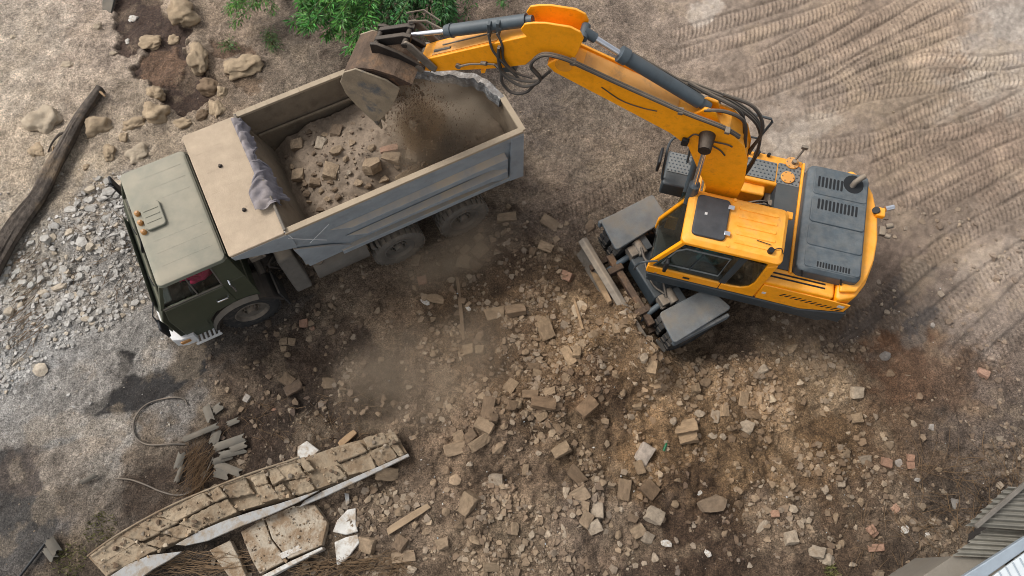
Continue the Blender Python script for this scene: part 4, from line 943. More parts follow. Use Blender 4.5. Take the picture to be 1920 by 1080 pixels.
# front: windscreen, panel, bumper, lamps
m = MB(); quadplate(m, (1.0, -WB + .06, ZB), (.765, -WR + .06, ZR - .01), (.765, WR - .06, ZR - .01), (1.0, WB - .06, ZB), .008); m.build('windscreen', 'glass_cab', truck)
m = MB(); edgepost(m, (1.0, 0, ZB), (.765, 0, ZR), .02, .02); m.build('windscreen_divider', 'black', truck)
for y0 in (-.5, .5): MB().tube([(1.03, y0, ZB + .03), (.9, y0 + .4, ZB + .35)], .01, 5).build('wiper', 'black', truck)
m = MB(); m.prism_y([(1.15, 1.78), (1.21, 1.5), (1.22, 1.0), (1.17, 1.0)], -.9, .9); m.build('front_panel', 'cab_olive', truck, .02)
m = MB()
for k in range(5): m.bb(1.215, 1.235, -.8, .8, 1.06 + k * .08, 1.09 + k * .08)
m.build('grille', 'black', truck)
bo = [(1.2, -1.22), (1.34, -1.16), (1.42, -.9), (1.44, 0), (1.42, .9), (1.34, 1.16), (1.2, 1.22), (.98, 1.24), (.98, 1.1), (1.15, 1.08), (1.28, .85), (1.3, 0), (1.28, -.85), (1.15, -1.08), (.98, -1.1), (.98, -1.24)]
m = MB(); n_ = len(bo); m.hexa([(x, y, .56) for x, y in bo], [(x - .015, y, .84) for x, y in bo])
bump = m.build('bumper', 'white_paint', truck, .01)
for sd in (1, -1):
    m = MB(); m.box((1.15, sd * 1.235, .74), (.16, .03, .09)); m.build('indicator', 'amber', bump, .01)
    m = MB(); m.cyl((1.38, sd * .75, .7), (1.45, sd * .75, .7), .1, 18); m.build('headlight', 'chrome', bump)
    m = MB(); m.bb(1.21, 1.235, sd * .75, sd * 1.1, 1.0, 1.35); m.build('corner_panel', 'cab_olive', truck, .01)
# roof
bot = rrect(-.285, .80, -1.115, 1.115, .09); top = rrect(-.25, .74, -1.05, 1.05, .12)
m = MB(); m.hexa([(x, y, ZR - .01) for x, y in bot], [(x * .985, y * .985, ZR + .05) for x, y in bot])
n0 = len(m.v)
m.hexa([(x * .985, y * .985, ZR + .05) for x, y in bot], [(x, y, ZR + .095 - .02 * (y / 1.05) ** 2) for x, y in top])
roof = m.build('roof', 'cab_olive', truck, .02, seg=3)
for y in (-.84, -.6, -.36, .34, .56, .80):
    m = MB(); m.bb(-.17, .62, y - .008, y + .008, ZR + .05, ZR + .0785); m.build('roof_rib', 'cab_olive', roof)
m = MB(); m.prism_z(rrect(.33, .645, -.33, .15, .06), ZR + .08, ZR + .13); hat = m.build('roof_hatch', 'cab_olive', truck, .015)
for y in (-.2, -.09, .02): MB().bb(.37, .60, y - .008, y + .008, ZR + .125, ZR + .138).build('hatch_rib', 'cab_olive', hat)
for y in (-.24, -.06, .12):
    m = MB(); m.cyl((.70, y, ZR + .06), (.70, y, ZR + .13), .048, 14, .04); m.cyl((.70, y, ZR + .13), (.70, y, ZR + .15), .04, 14, .02); m.build('marker_lamp', 'amber', roof, smooth=True)
m = MB(); m.bb(-.3, -.27, -1.0, 1.0, 1.5, ZR + .02); m.build('cab_rear_wall', 'cab_green', truck)
for sd in (.55, -.55):
    m = MB(); m.box((.12, sd * 1.2, 1.50), (.5, .5, .14)); m.box((-.17, sd * 1.2, 1.80), (.12, .5, .55)); m.build('seat', 'chassis', truck, .04)
m = MB()
pts = [(.62 + .09 * math.sin(a), .55 + .2 * math.cos(a), 1.78 + .17 * math.sin(a)) for a in [2 * math.pi * i / 18 for i in range(19)]]
m.tube(pts, .015, 6); m.tube([(.62, .55, 1.78), (.85, .55, 1.45)], .03, 6); m.build('steering_wheel', 'black', truck)
# behind the cab: filter, battery box, tank, engine clutter
m = MB(); m.cyl((-.62, .55, 1.1), (-.62, .55, 1.75), .17, 18); m.cyl((-.62, .55, 1.75), (-.62, .55, 1.83), .1, 14); m.build('air_filter', 'chassis', truck, smooth=True)
m = MB(); m.hexa([(-.86, .42, 1.3), (-.86, 1.2, .62), (-1.16, 1.2, .62), (-1.16, .42, 1.3)], [(-.84, .42, 1.72), (-.84, .98, 1.50), (-1.14, .98, 1.50), (-1.14, .42, 1.72)]); m.build('side_guard', 'chassis_grey', truck, .03)
m = MB(); m.cyl((-1.32, .86, .78), (-2.30, .86, .78), .30, 24); tank = m.build('fuel_tank', 'chassis_grey', truck, smooth=True)
m = MB(); m.cyl((-1.45, 1.0, 1.02), (-1.45, 1.03, 1.1), .075, 16); m.build('filler_cap', 'steel', tank, smooth=True)
m = MB()
for k in range(9):
    a = rd.uniform(-.9, .9); m.tube(spline([(-.45 - rd.random() * .5, a, 1.1), (-.7, a + .1, 1.4 + rd.random() * .3), (-1.0, a + rd.uniform(-.3, .3), 1.3)], 4), .022, 5)
m.box((-.55, .2, 1.35), (.25, .4, .3)); m.box((-.75, -.5, 1.3), (.3, .5, .35)); m.cyl((-.52, .9, 1.25), (-.52, .62, 1.45), .07, 10)
m.build('engine_pipes', 'chassis', truck)
m = MB(); m.bb(-.72, -.5, .62, .92, 1.72, 1.84); m.tube([(-.5, .6, 1.85), (-.62, .8, 1.9), (-.75, .95, 1.8)], .025, 6); m.build('valve_block', 'steel', truck, .02)
m = MB()
for k, x in enumerate((-2.45, -2.55, -2.66)): m.box((x, 1.0, .78), (.06, .3, .3), Euler((0, .4, 0)).to_matrix())
m.build('bracket', 'chassis_grey', truck)
# tipper body
ZT, WT, ZF = 2.60, 1.2, 1.30
XF, XB = -1.25, -5.35
body = MB(); body.bb(XB, XF + .02, -1.08, 1.08, ZF - .1, ZF); body = body.build('body_floor', 'bed_inside', truck)
m = MB()      # left wall: leans in a little below the rim
m.hexa([(XF, 1.11, ZF + .06), (XB, 1.11, ZF + .06), (XB, 1.15, ZF + .06), (XF, 1.15, ZF + .06)], [(XF, 1.15, ZT), (XB, 1.15, ZT), (XB, 1.19, ZT), (XF, 1.19, ZT)])
m.build('side_wall', 'bed_blue', truck)
m = MB(); m.hexa([(XF, 1.096, ZF), (XB, 1.096, ZF), (XB, 1.108, ZF), (XF, 1.108, ZF)], [(XF, 1.136, ZT - .01), (XB, 1.136, ZT - .01), (XB, 1.148, ZT - .01), (XF, 1.148, ZT - .01)]); m.build('wall_lining', 'bed_inside', truck)
m = MB(); m.bb(XB, XF, 1.13, 1.235, ZT, ZT + .05); m.build('rim_rail', 'bed_dust', truck, .008)
m = MB(); m.bb(XB, XF + .15, 1.192, 1.23, ZT - .12, ZT - .002); m.build('rim_band', 'bed_blue', truck, .006)
for z, x0 in ((2.12, -1.85), (1.74, -2.05)):
    m = MB()
    m.hexa([(x0, 1.165, z - .02), (-5.02, 1.165, z - .13), (-5.02, 1.29, z - .13), (x0 - .35, 1.29, z - .03)], [(x0, 1.175, z + .02), (-5.02, 1.175, z + .08), (-5.02, 1.29, z + .015), (x0 - .35, 1.29, z + .01)])
    m.build('side_rib', 'bed_blue', truck, .006)
m = MB(); m.bb(XB, -1.9, 1.115, 1.24, ZF + .02, ZF + .13); m.build('lower_rail', 'bed_blue', truck, .008)
m = MB(); m.hexa([(-1.30, 1.14, 1.34), (-2.15, 1.14, 1.36), (-2.15, 1.2, 1.36), (-1.30, 1.2, 1.34)], [(-1.22, 1.19, 2.1), (-1.75, 1.19, 1.75), (-1.75, 1.225, 1.75), (-1.22, 1.225, 2.1)]); m.build('corner_plate', 'bed_blue', truck, .005)
m = MB(); m.hexa([(-5.08, 1.14, ZF + .02), (XB, 1.14, ZF + .02), (XB, 1.27, ZF + .02), (-5.08, 1.25, ZF + .02)], [(-5.12, 1.17, ZT - .03), (XB, 1.17, ZT - .03), (XB, 1.245, ZT - .03), (-5.12, 1.235, ZT - .03)]); m.build('rear_post', 'bed_blue', truck, .01)
m = MB(); m.hexa([(-4.6, 1.14, ZF + .14), (-5.06, 1.14, ZF + .14), (-5.06, 1.23, ZF + .14), (-4.9, 1.23, ZF + .14)], [(-4.75, 1.16, 2.05), (-5.06, 1.16, 2.05), (-5.06, 1.24, 2.05), (-5.0, 1.24, 2.05)]); m.build('gusset', 'bed_blue', truck, .005)
# right wall, straight at the front, crushed inwards towards the back
path = [(XF, -1.19), (-2.2, -1.2), (-3.1, -1.2), (-3.62, -1.18), (-3.95, -.98), (-4.42, -.66), (-4.85, -.33), (-5.12, -.12), (-5.25, .12), (-5.33, .48)]
sp = [(p.x, p.y) for p in spline([(x, y, 0) for x, y in path], 5)]
def strip(mb, pts, off, z0, z1, th, jit=0.0):
    for i in range(len(pts) - 1):
        a, b_ = Vector(pts[i]), Vector(pts[i + 1])
        n = Vector((-(b_ - a).y, (b_ - a).x)).normalized()
        ja, jb = jit * math.sin(i * 1.9), jit * math.sin((i + 1) * 1.9)
        q = [a + n * off, b_ + n * off, b_ + n * (off + th), a + n * (off + th)]
        zz = [ja, jb, jb, ja]
        mb.hexa([(v.x, v.y, z0) for v in q], [(v.x, v.y, z1 + zz[k]) for k, v in enumerate(q)])
k0 = 16
m = MB(); strip(m, sp[:k0], 0, ZF, ZT, .04); m.build('side_wall', 'bed_inside', truck)
m = MB(); strip(m, sp[:k0], -.03, ZT, ZT + .05, .1); m.build('rim_rail', 'bed_dust', truck, .006)
m = MB(); strip(m, sp[k0 - 1:], 0, ZF, ZT, .04); m.build('crushed_wall', 'bed_inside', truck)
def loft(mb, pts, w_, z0, z1, jit):
    vs = []; n = len(pts)
    for i in range(n):
        a, b_ = Vector(pts[max(i - 1, 0)]), Vector(pts[min(i + 1, n - 1)]); nn = Vector((-(b_ - a).y, (b_ - a).x)).normalized(); c = Vector(pts[i])
        j1, j2 = jit * math.sin(i * 1.3), jit * math.sin(i * 2.1 + 1)
        for o_, z in ((-w_ / 2 + j1, z0), (-w_ / 2 * .7 + j1, z1 + j2), (w_ / 2 * .6, z1 + j1 * .7), (w_ / 2 + j2, (z0 + z1) / 2), (w_ / 2, z0)):
            vs.append((c.x + nn.x * o_, c.y + nn.y * o_, z))
    fs = [(i * 5 + k, i * 5 + (k + 1) % 5, (i + 1) * 5 + (k + 1) % 5, (i + 1) * 5 + k) for i in range(n - 1) for k in range(5)] + [(0, 1, 2, 3, 4), tuple((n - 1) * 5 + k for k in range(5))]
    return mb.add(vs, fs)
m = MB(); loft(m, sp[k0 - 2:], .17, ZT - .14, ZT + .05, .022)
o = m.build('bent_rim', 'bent_steel', truck, smooth=True); o['label'] = 'bent grey rim of the crushed rear corner'
# inner lengthwise ledge of the far wall
m = MB(); m.bb(-3.4, XF - .2, -1.165, -1.12, 2.0, 2.06); m.build('wall_ledge', 'bed_inside', truck, .01)
m = MB(); m.hexa([(XB - .03, .42, ZF), (XB + .03, .42, ZF), (XB + .03, 1.12, ZF), (XB - .03, 1.12, ZF)], [(XB - .03, .42, ZT), (XB + .03, .42, ZT), (XB + .03, 1.15, ZT), (XB - .03, 1.15, ZT)]); m.build('tailgate', 'bed_inside', truck, .005)
m = MB(); m.bb(XB - .05, XB + .05, .42, 1.21, ZT + .003, ZT + .053); m.build('tailgate_rail', 'bed_dust', truck, .006)
# front wall slopes, then the canopy over the cab gap
m = MB(); m.hexa([(-1.62, -1.11, ZF), (-1.62, 1.11, ZF), (-1.57, 1.11, ZF), (-1.57, -1.11, ZF)], [(XF - .03, -1.15, ZT), (XF - .03, 1.15, ZT), (XF + .03, 1.15, ZT), (XF + .03, -1.15, ZT)]); m.build('front_wall', 'bed_inside', truck)
cp = rrect(XF, -.36, -1.215, 1.215, .04, 3)
m = MB(); m.hexa([(x, y, ZT + .01) for x, y in cp], [(x, y * .995, ZT + .045 + .02 * (1 - (y / 1.215) ** 2)) for x, y in cp]); can = m.build('canopy', 'canopy_top', truck, .01)
for (x, y) in [(-.55, -.75), (-.8, -.8), (-.6, -.35), (-.95, -.4), (-.55, .05), (-.85, .0), (-.6, .45), (-.9, .5), (-.6, .85), (-.95, .85)]:
    MB().bb(x - .09, x + .09, y - .0025, y + .0025, ZT + .04, ZT + .0465).build('canopy_seam', 'canopy_top', can)
for (x, y) in ((-.75, -.38), (-.83, .55)):
    m = MB(); m.cyl((x, y, ZT + .05), (x, y, ZT + .09), .035, 10, .02); m.build('canopy_bolt', 'chassis', can)
for sd in (1, -1):
    m = MB(); m.prism_y([(-.38, ZT + .008), (XF - .05, ZT + .008), (XF - .05, 2.12), (-1.1, 2.2), (-.4, 2.5)], sd * 1.19, sd * 1.222); m.build('canopy_gusset', 'bed_blue', truck, .004)
m = MB(); m.tube([(XF - .02, -1.19, ZT + .085), (XF - .02, 1.19, ZT + .085)], .024, 8); m.build('tarp_bar', 'chassis_grey', truck, smooth=True)
m = MB(); m.tube([(XF, 1.2, ZT + .07), (XF - .06, 1.25, ZT - .12)], .008, 5); m.tube([(XF, 1.235, ZT - .1), (-1.75, 1.24, 2.0)], .006, 5); m.tube([(-1.5, 1.24, 2.12), (-1.9, 1.24, 2.42)], .006, 5); m.build('tarp_rope', 'white_paint', truck)

# the crumpled cover lying along the canopy edge: a sheet hanging into the body and one flap over the canopy
def cloth(name, label):
    nu, nv = 130, 22
    vs, fs = [], []
    for i in range(nu):
        u_ = i / (nu - 1); y = -1.12 + 1.83 * u_
        ln = .20 + .08 * math.sin(u_ * 9) + .05 * math.sin(u_ * 23 + 1) + (.26 if .52 < u_ else 0) - .10 * (u_ > .9)
        if u_ > .9: ln *= .6
        for j in range(nv):
            w_ = j / (nv - 1)
            fl = (.02 * math.sin(u_ * 47 + 1.5 * math.sin(u_ * 9)) + .012 * math.sin(u_ * 103 + 2)) * min(1, w_ * 2.2) + .008 * math.sin(u_ * 31 + w_ * 9)
            # starts on the canopy side of the bar, goes over it, drops into the body
            flap = (.20 * max(0, min(1, (u_ - .62) * 5)) + .06) 
            s_ = w_ * (ln + flap)
            if s_ < flap:
                x = XF + flap - s_; z = ZT + .125 + .03 * abs(math.sin(u_ * 30 + s_ * 14)) + .02 * math.sin(s_ * 25)
            else:
                d_ = s_ - flap; x = XF - .05 - d_ * .32 + fl * .8; z = ZT + .12 - d_ * .75 + .02 * math.sin(u_ * 33)
            vs.append((x, y + fl * .5 + .03 * math.sin(w_ * 7 + u_ * 12), z))
    for i in range(nu - 1):
        for j in range(nv - 1):
            a = i * nv + j; fs.append((a, a + nv, a + nv + 1, a + 1))
    mb = MB(); mb.add(vs, fs)
    o = mb.build(name, 'tarp', None, smooth=False)
    for p in o.data.polygons: p.use_smooth = True
    s = o.modifiers.new('thick', 'SOLIDIFY'); s.thickness = .005
    ss = o.modifiers.new('sub', 'SUBSURF'); ss.levels = ss.render_levels = 1
    o.location = TRUCK_O; o.rotation_euler.z = TRUCK_YAW
    return tag(o, label, 'tarpaulin')
cloth('tarpaulin', 'crumpled mauve-grey tarpaulin hanging over the front edge of the tipper body')

# the load
def t2w(x, y, z=0): w = loc2w(TRUCK_O, TRUCK_YAW, x, y); return Vector((w[0], w[1], z))
LX = np.linspace(-1.40, -5.30, 120); LY = np.linspace(-1.13, 1.13, 76)
lx, ly = np.meshgrid(LX, LY); lx, ly = lx.ravel(), ly.ravel()
def load_h(x, y):
    z = 1.78 + .33 * np.exp(-((x + 3.3) / 1.0) ** 2 - ((y + .1) / .9) ** 2) + .16 * np.exp(-((x + 2.4) / .6) ** 2 - ((y - .3) / .7) ** 2) + .20 * np.exp(-((x + 4.7) / .6) ** 2 - ((y - .5) / .8) ** 2)
    z = z - .35 * np.exp(-((x + 1.4) / .35) ** 2)
    return z + (fbm(x, y, 3.5, 4, 401) - .5) * .16 + np.abs(fbm(x, y, 8, 3, 411) - .5) * .13
# keep the soil inside the crushed wall
wallx = np.array([p[0] for p in path]); wally = np.array([p[1] for p in path])
lim = np.interp(-lx, -wallx, wally) + .05
lyc = np.maximum(ly, lim)
lz = load_h(lx, lyc)
lc = np.array(lin((120, 105, 89)))[None] * (0.7 + 0.6 * fbm(lx, ly, 4, 4, 421))[:, None]
ii = np.arange(120 * 76).reshape(76, 120)
lq = np.stack([ii[:-1, :-1].ravel(), ii[:-1, 1:].ravel(), ii[1:, 1:].ravel(), ii[1:, :-1].ravel()], 1)
load = mesh_np('soil_load', np.stack([lx, lyc, lz], 1), lq, 'rubble_mix', lc, True)
load.location = TRUCK_O; load.rotation_euler.z = TRUCK_YAW
tag(load, 'heap of brown soil and dust inside the tipper body', None, kind='stuff')
def w2t(x, y):
    dx, dy = x - TRUCK_O.x, y - TRUCK_O.y; c, s = math.cos(TRUCK_YAW), math.sin(TRUCK_YAW)
    return dx * c + dy * s, -dx * s + dy * c
def load_z_world(wx, wy):
    a, b_ = w2t(wx, wy); return load_h(a, b_)
LOADB = "559 274 20 19 5 t b;604 273 22 18 70 p b;549 315 16 15 0 t s;562 332 22 20 0 t b;622 326 28 26 80 t b;632 249 24 18 85 d b;632 285 28 16 20 t l;730 281 30 12 8 r b;734 298 32 18 -15 t b;773 290 30 20 80 p b;701 316 40 30 60 t l;575 365 18 16 0 d s;581 381 14 13 0 t s;602 397 18 17 0 d s;636 373 20 17 0 d s;673 346 20 17 0 t s;765 330 46 16 38 t b;573 348 14 13 0 d s;620 344 16 15 0 d s;590 290 14 12 0 d s;580 250 16 14 0 d s;610 255 16 12 0 t s;650 300 16 14 0 t s;660 270 20 16 30 t s;690 350 18 14 0 d s;720 340 24 18 20 t s;655 325 14 12 0 p s;600 310 14 12 0 d s;590 330 12 12 0 d s;640 395 16 12 0 d s;615 375 14 12 0 t s;700 280 22 16 0 t s;745 315 18 14 0 d s;592 345 18 16 0 d b;604 361 16 14 0 t s;628 356 16 13 0 d s"
for ln in LOADB.split(';'):
    x, y, l, w, a, c, k = ln.split(); x, y, l, w, a = map(float, (x, y, l, w, a))
    z = 1.75
    for _ in range(3):
        p = at(x, y, z); z = float(load_z_world(np.array([p.x]), np.array([p.y]))[0])
    s = mpp(x, y) * (CAM_H - z) / CAM_H
    mat, cw = SHADE[c]; kind, nm, cat = SHP[k]
    put_rock(nm, kind, mat, p, (l * s * 1.1, w * s * 1.1, max(.05, .75 * min(l, w) * s)), R(a), '%s %s %s loaded in the tipper body' % (SIZEW(l * s), cw, NOUN[k] if k != 'l' else 'flat slab piece'), cat, '%ss in the tipper body' % NOUN[k], .3, .15)
def in_body(wx, wy):
    a, b_ = w2t(wx, wy); return (a < -1.6) & (a > -5.25) & (b_ < 1.05) & (b_ > np.interp(-a, -wallx, wally) + .12)
scatter('load_crumbs', 1100, (500, 120, 980, 440), soft([(640,320,90,80,1),(780,250,150,80,.5)], 0.0), (.02, .09), EARTH, 'crumbs of brick and stone on the soil in the tipper body', zfun=load_z_world, lev=1.7, mask=in_body)
# ------------------------------------------------------------------ wheeled excavator (x forward along the boom, y to its left, z up; origin on the swing axis)
EX_O, EX_YAW = Vector((3.76, 5.60, 0)), R(165)
ex = thing('wheeled_excavator', 'orange wheeled excavator with grey hood tipping its bucket over the truck', 'excavator', EX_O, EX_YAW)
UCL, UCR = (0.973, 0.851, 0), R(42)
def uc(o):
    o.location = UCL; o.rotation_euler.z = UCR
    return o
# undercarriage (its own x forward towards the blade, origin at the front axle)
uc(MB().bb(-3.0, .35, -.42, .42, .5, .92).build('chassis_frame', 'ex_dark', ex, .03))
m = MB(); m.cyl((0, -1.1, .48), (0, 1.1, .48), .13, 14); m.cyl((-2.75, -1.1, .48), (-2.75, 1.1, .48), .13, 14); m.bb(-.2, .2, -.3, .3, .3, .62); m.bb(-2.95, -2.55, -.3, .3, .3, .62); uc(m.build('axles', 'greasy', ex))
for lx in (0, -2.75):
    for sd in (1, -1):
        for yy in (.80, 1.10):
            uc(wheel(ex, (lx, sd * yy, .48), sd, .48, .25, 'rubber', 'chassis', 22, 'wheel', lugd=.022))
for sd, lab in ((1, 'lower grey wheel cover with dirt stain'), (-1, 'upper grey wheel cover')):
    pl = [(.55, sd * .62), (.50, sd * 1.26), (-.62, sd * 1.30), (-.60, sd * .74)] if sd < 0 else [(.50, .72), (.56, 1.30), (-.66, 1.20), (-.50, .70)]
    def rc(poly, r_=.08):
        out = []
        n = len(poly)
        for i in range(n):
            a, b_, c = Vector(poly[i - 1]), Vector(poly[i]), Vector(poly[(i + 1) % n])
            u1, u2 = (a - b_).normalized(), (c - b_).normalized()
            for t in (0, .25, .5, .75, 1): out.append(tuple(b_ + u1 * r_ * (1 - t) ** 2 + u2 * r_ * t ** 2))
        return out
    m = MB(); q = rc(pl); m.hexa([(x, y, 1.04) for x, y in q], [(x, y, 1.10) for x, y in q])
    f_ = uc(m.build('fender', 'fender_grey', ex, .015)); f_['label'] = lab
    m = MB(); m.bb(-.58, .52, sd * 1.225, sd * 1.30, .86, 1.035); m.build('fender_skirt', 'fender_grey', f_, .02)
    m = MB(); m.bb(-.1, .1, sd * .42, sd * .74, .86, 1.0); m.bb(-.62, -.45, sd * .40, sd * 1.0, .90, 1.02); m.build('fender_bracket', 'ex_dark', f_, .01)
# blade with its arms, bars and rams
m = MB()
cv = [(.92 - .10 * math.sin(math.pi * t), .12 + .58 * t) for t in [i / 8 for i in range(9)]]
for i in range(8): m.prism_y([cv[i], cv[i + 1], (cv[i + 1][0] - .035, cv[i + 1][1]), (cv[i][0] - .035, cv[i][1])], -1.22, 1.22)
bl = uc(m.build('blade', 'steel', ex)); 
m = MB(); m.prism_y([(.95, .70), (.86, .78), (.76, .74), (.80, .66)], -1.23, 1.23); m.build('blade_top_edge', 'steel', bl, .02)
m = MB(); m.box((.55, 0, .62), (.13, 1.5, .11)); m.box((.6, -.45, .62), (.3, .12, .2)); m.box((.58, .46, .62), (.3, .12, .2)); uc(m.build('blade_crossbar', 'rust_steel', ex, .015))
for y in (-.52, .52):
    m = MB(); m.box((.17, y, .88), (.30, .20, .22)); m.cyl((.1, y - .14, .95), (.1, y + .14, .95), .09, 12); m.cyl((.28, y - .12, .86), (.28, y + .12, .86), .05, 10); uc(m.build('blade_bracket', 'steel', ex, .015))
    m = MB(); m.cyl((.2, y, .86), (.74, y * 1.05, .45), .055, 12); uc(m.build('blade_ram', 'cyl_grey', ex, smooth=True))
    m = MB(); m.box((.5, y * 1.5, .4), (.8, .1, .12), Euler((0, .18, 0)).to_matrix()); uc(m.build('push_arm', 'rust_steel', ex, .01))
m = MB(); m.tube(spline([(.1, -.42, 1.02), (.25, -.1, 1.08), (.28, .2, 1.0), (.2, .45, 1.02)], 6), .022, 6); m.tube(spline([(.1, -.5, 1.02), (.2, -.2, 1.14), (.02, .0, 1.2)], 6), .024, 6); m.tube(spline([(.2, .5, 1.0), (.1, .2, 1.15), (-.15, .12, 1.22)], 6), .024, 6); uc(m.build('blade_hoses', 'hose', ex, smooth=True))
m = MB(); m.cyl((0, 0, .92), (0, 0, 1.16), .55, 32); m.build('slew_ring', 'greasy', ex, smooth=True)
# upper frame
tail = [(-1.70, 1.20), (-1.92, 1.10), (-2.06, .82), (-2.15, .45), (-2.18, .05), (-2.15, -.40), (-2.05, -.82), (-1.90, -1.10), (-1.70, -1.20)]
m = MB(); m.prism_z([(1.20, 1.20)] + tail + [(.15, -1.20), (.15, -.45), (.75, -.45), (.75, .28), (1.20, .28)], 1.16, 1.33); m.build('upper_frame', 'ex_dark', ex, .02)
for sd in (1, -1):
    m = MB(); m.prism_y([(1.23 if sd > 0 else .15, 1.34), (1.23 if sd > 0 else .15, 1.47), (-1.30, 1.47), (-1.95, 1.72), (-1.98, 1.34)], sd * 1.12, sd * 1.225); m.build('skirt', 'ex_dark', ex, .015)
m = MB(); m.prism_z(tail + [(-1.62, -1.19), (-1.62, 1.19)], 1.334, 2.12); cw = m.build('counterweight', 'orange', ex, .05, seg=3)
m = MB(); q = [(-1.64, 1.1)] + [(x + .03, y * .95) for x, y in tail[1:-1]] + [(-1.64, -1.1)]; m.prism_z(q, 2.125, 2.20); m.build('counterweight_top', 'orange', cw, .03, seg=3)
# engine bay, left door with slanted louvres
m = MB(); m.bb(-1.60, -.52, .90, 1.19, 1.475, 2.10); m.build('engine_bay_side', 'orange', ex, .04, seg=3)
m = MB(); m.prism_y([(-.56, 1.50), (-.54, 2.02), (-1.56, 2.02), (-1.90, 2.0), (-1.90, 1.74), (-1.30, 1.49)], 1.19, 1.212); ed = m.build('engine_door', 'orange', ex, .01)
for k in range(12):
    x = -.86 - k * .083; z = 1.84 - .006 * k
    m = MB(); m.hexa([(x, 1.205, z - .05), (x - .055, 1.205, z + .045), (x - .085, 1.205, z + .045), (x - .03, 1.205, z - .05)], [(x, 1.216, z - .05), (x - .055, 1.216, z + .045), (x - .085, 1.216, z + .045), (x - .03, 1.216, z - .05)]); m.build('louvre', 'black', ed)
MB().bb(-1.84, -1.74, 1.21, 1.217, 1.86, 1.94).build('door_label', 'white_paint', ed); MB().bb(-.66, -.60, 1.21, 1.217, 1.72, 1.78).build('door_label', 'white_paint', ed)
for y in (1.00, 1.07):
    m = MB(); m.bb(-1.45, -.60, y - .013, y + .013, 2.098, 2.108); m.build('deck_slot', 'black', ex)
m = MB(); m.bb(-1.60, -.50, -.98, .90, 1.335, 2.085); m.build('engine_block_cover', 'ex_dark', ex)
# hood: rounded box in four steps across
hp = rrect(-1.90, -.90, -1.0, .96, .12)
m = MB(); m.hexa([(x, y, 2.09) for x, y in hp], [(x * .985 - .02, y, 2.30) for x, y in hp]); top_ = rrect(-1.86, -1.02, -.95, .91, .12)
m.hexa([(x * .985 - .02, y, 2.30) for x, y in hp], [(x, y, 2.372) for x, y in top_]); hood = m.build('hood', 'ex_grey', ex, .035, seg=3)
for (ya, yb, z) in ((-.93, -.42, 2.385), (-.38, .10, 2.395), (.14, .52, 2.388), (.56, .90, 2.382)):
    m = MB(); m.prism_z(rrect(-1.85, -1.00, ya, yb, .05, 3), 2.36, z); m.build('hood_panel', 'ex_grey', hood, .012)
def slots(x0, x1, y0, y1, n, z, par):
    for k in range(n):
        x = x0 + (x1 - x0) * (k + .5) / n; w_ = abs(x1 - x0) / n * .58
        m = MB(); m.prism_z(rrect(x - w_ / 2, x + w_ / 2, y0, y1, w_ * .4, 2), z - .02, z + .0035); m.build('vent_slot', 'black', par)
slots(-1.05, -1.47, -.76, -.56, 7, 2.385, hood); slots(-1.08, -1.73, -.33, -.14, 11, 2.395, hood); slots(-1.18, -1.70, .78, .875, 12, 2.382, hood)
m = MB(); m.prism_z([(-1.52 - .16 * math.cos(a) * 1.0 - .1, -.74 + .17 * math.sin(a)) for a in [2 * math.pi * i / 18 for i in range(18)]], 2.37, 2.3895); m.build('exhaust_recess', 'black', hood)
m = MB(); m.tube([(-1.60, -.70, 2.36), (-1.62, -.74, 2.46), (-1.67, -.79, 2.50), (-1.73, -.85, 2.51)], .045, 14); m.build('exhaust_pipe', 'steel', hood, smooth=True)
for x in (-1.0, -1.6): MB().tube([(x, .95, 2.3), (x - .04, 1.0, 2.21)], .015, 6).build('hood_latch', 'black', hood)
m = MB(); m.bb(-.905, -.865, -1.12, .95, 2.085, 2.145); m.build('hood_front_rail', 'orange', ex, .01)
# walkway: studded plates
def studplate(name, x0, x1, y0, y1, z, par):
    m = MB(); m.prism_z(rrect(x0, x1, y0, y1, .02, 2), z - .02, z); o = m.build(name, 'plate_grey', par)
    s = MB(); n = 0
    nx, ny = max(2, int(abs(x1 - x0) / .062)), max(2, int(abs(y1 - y0) / .062))
    for i in range(nx):
        for j in range(ny):
            x = x0 + (x1 - x0) * (i + .5 + (.25 if j % 2 else -.25)) / nx; y = y0 + (y1 - y0) * (j + .5) / ny
            s.cyl((x, y, z - .001), (x, y, z + .008), .017, 6, .012)
    so = s.build('studs', 'stud', o); so['kind'] = 'stuff'
    return o
m = MB(); m.bb(-.895, .12, -1.20, -.62, 1.335, 2.07); tank = m.build('fuel_tank', 'orange', ex, .04, seg=3)
m = MB(); m.bb(-.86, .10, -.62, .26, 1.335, 1.60); m.build('valve_deck', 'greasy', ex)
studplate('walkway_plate', -.46, .07, -1.04, -.68, 2.09, ex); studplate('walkway_plate', -.86, -.485, -1.06, -.66, 2.09, ex)
m = MB(); m.bb(-.86, -.62, -.62, .93, 1.34, 2.05); m.build('walkway_box', 'orange', ex, .02)
studplate('walkway_plate', -.86, -.62, -.60, .25, 2.075, ex); studplate('walkway_plate', -.86, -.62, .28, .90, 2.075, ex)
for (x, y) in ((-.66, -.80), (-.70, -1.10)):
    m = MB(); m.cyl((x, y, 2.09), (x, y, 2.115), .115, 28); c_ = m.build('filler_cover', 'orange_dusty', tank, .008)
    for k in range(6):
        a = k * math.pi / 3; m = MB(); m.cyl((x + .09 * math.cos(a), y + .09 * math.sin(a), 2.112), (x + .09 * math.cos(a), y + .09 * math.sin(a), 2.125), .010, 6); m.build('bolt', 'steel', c_)
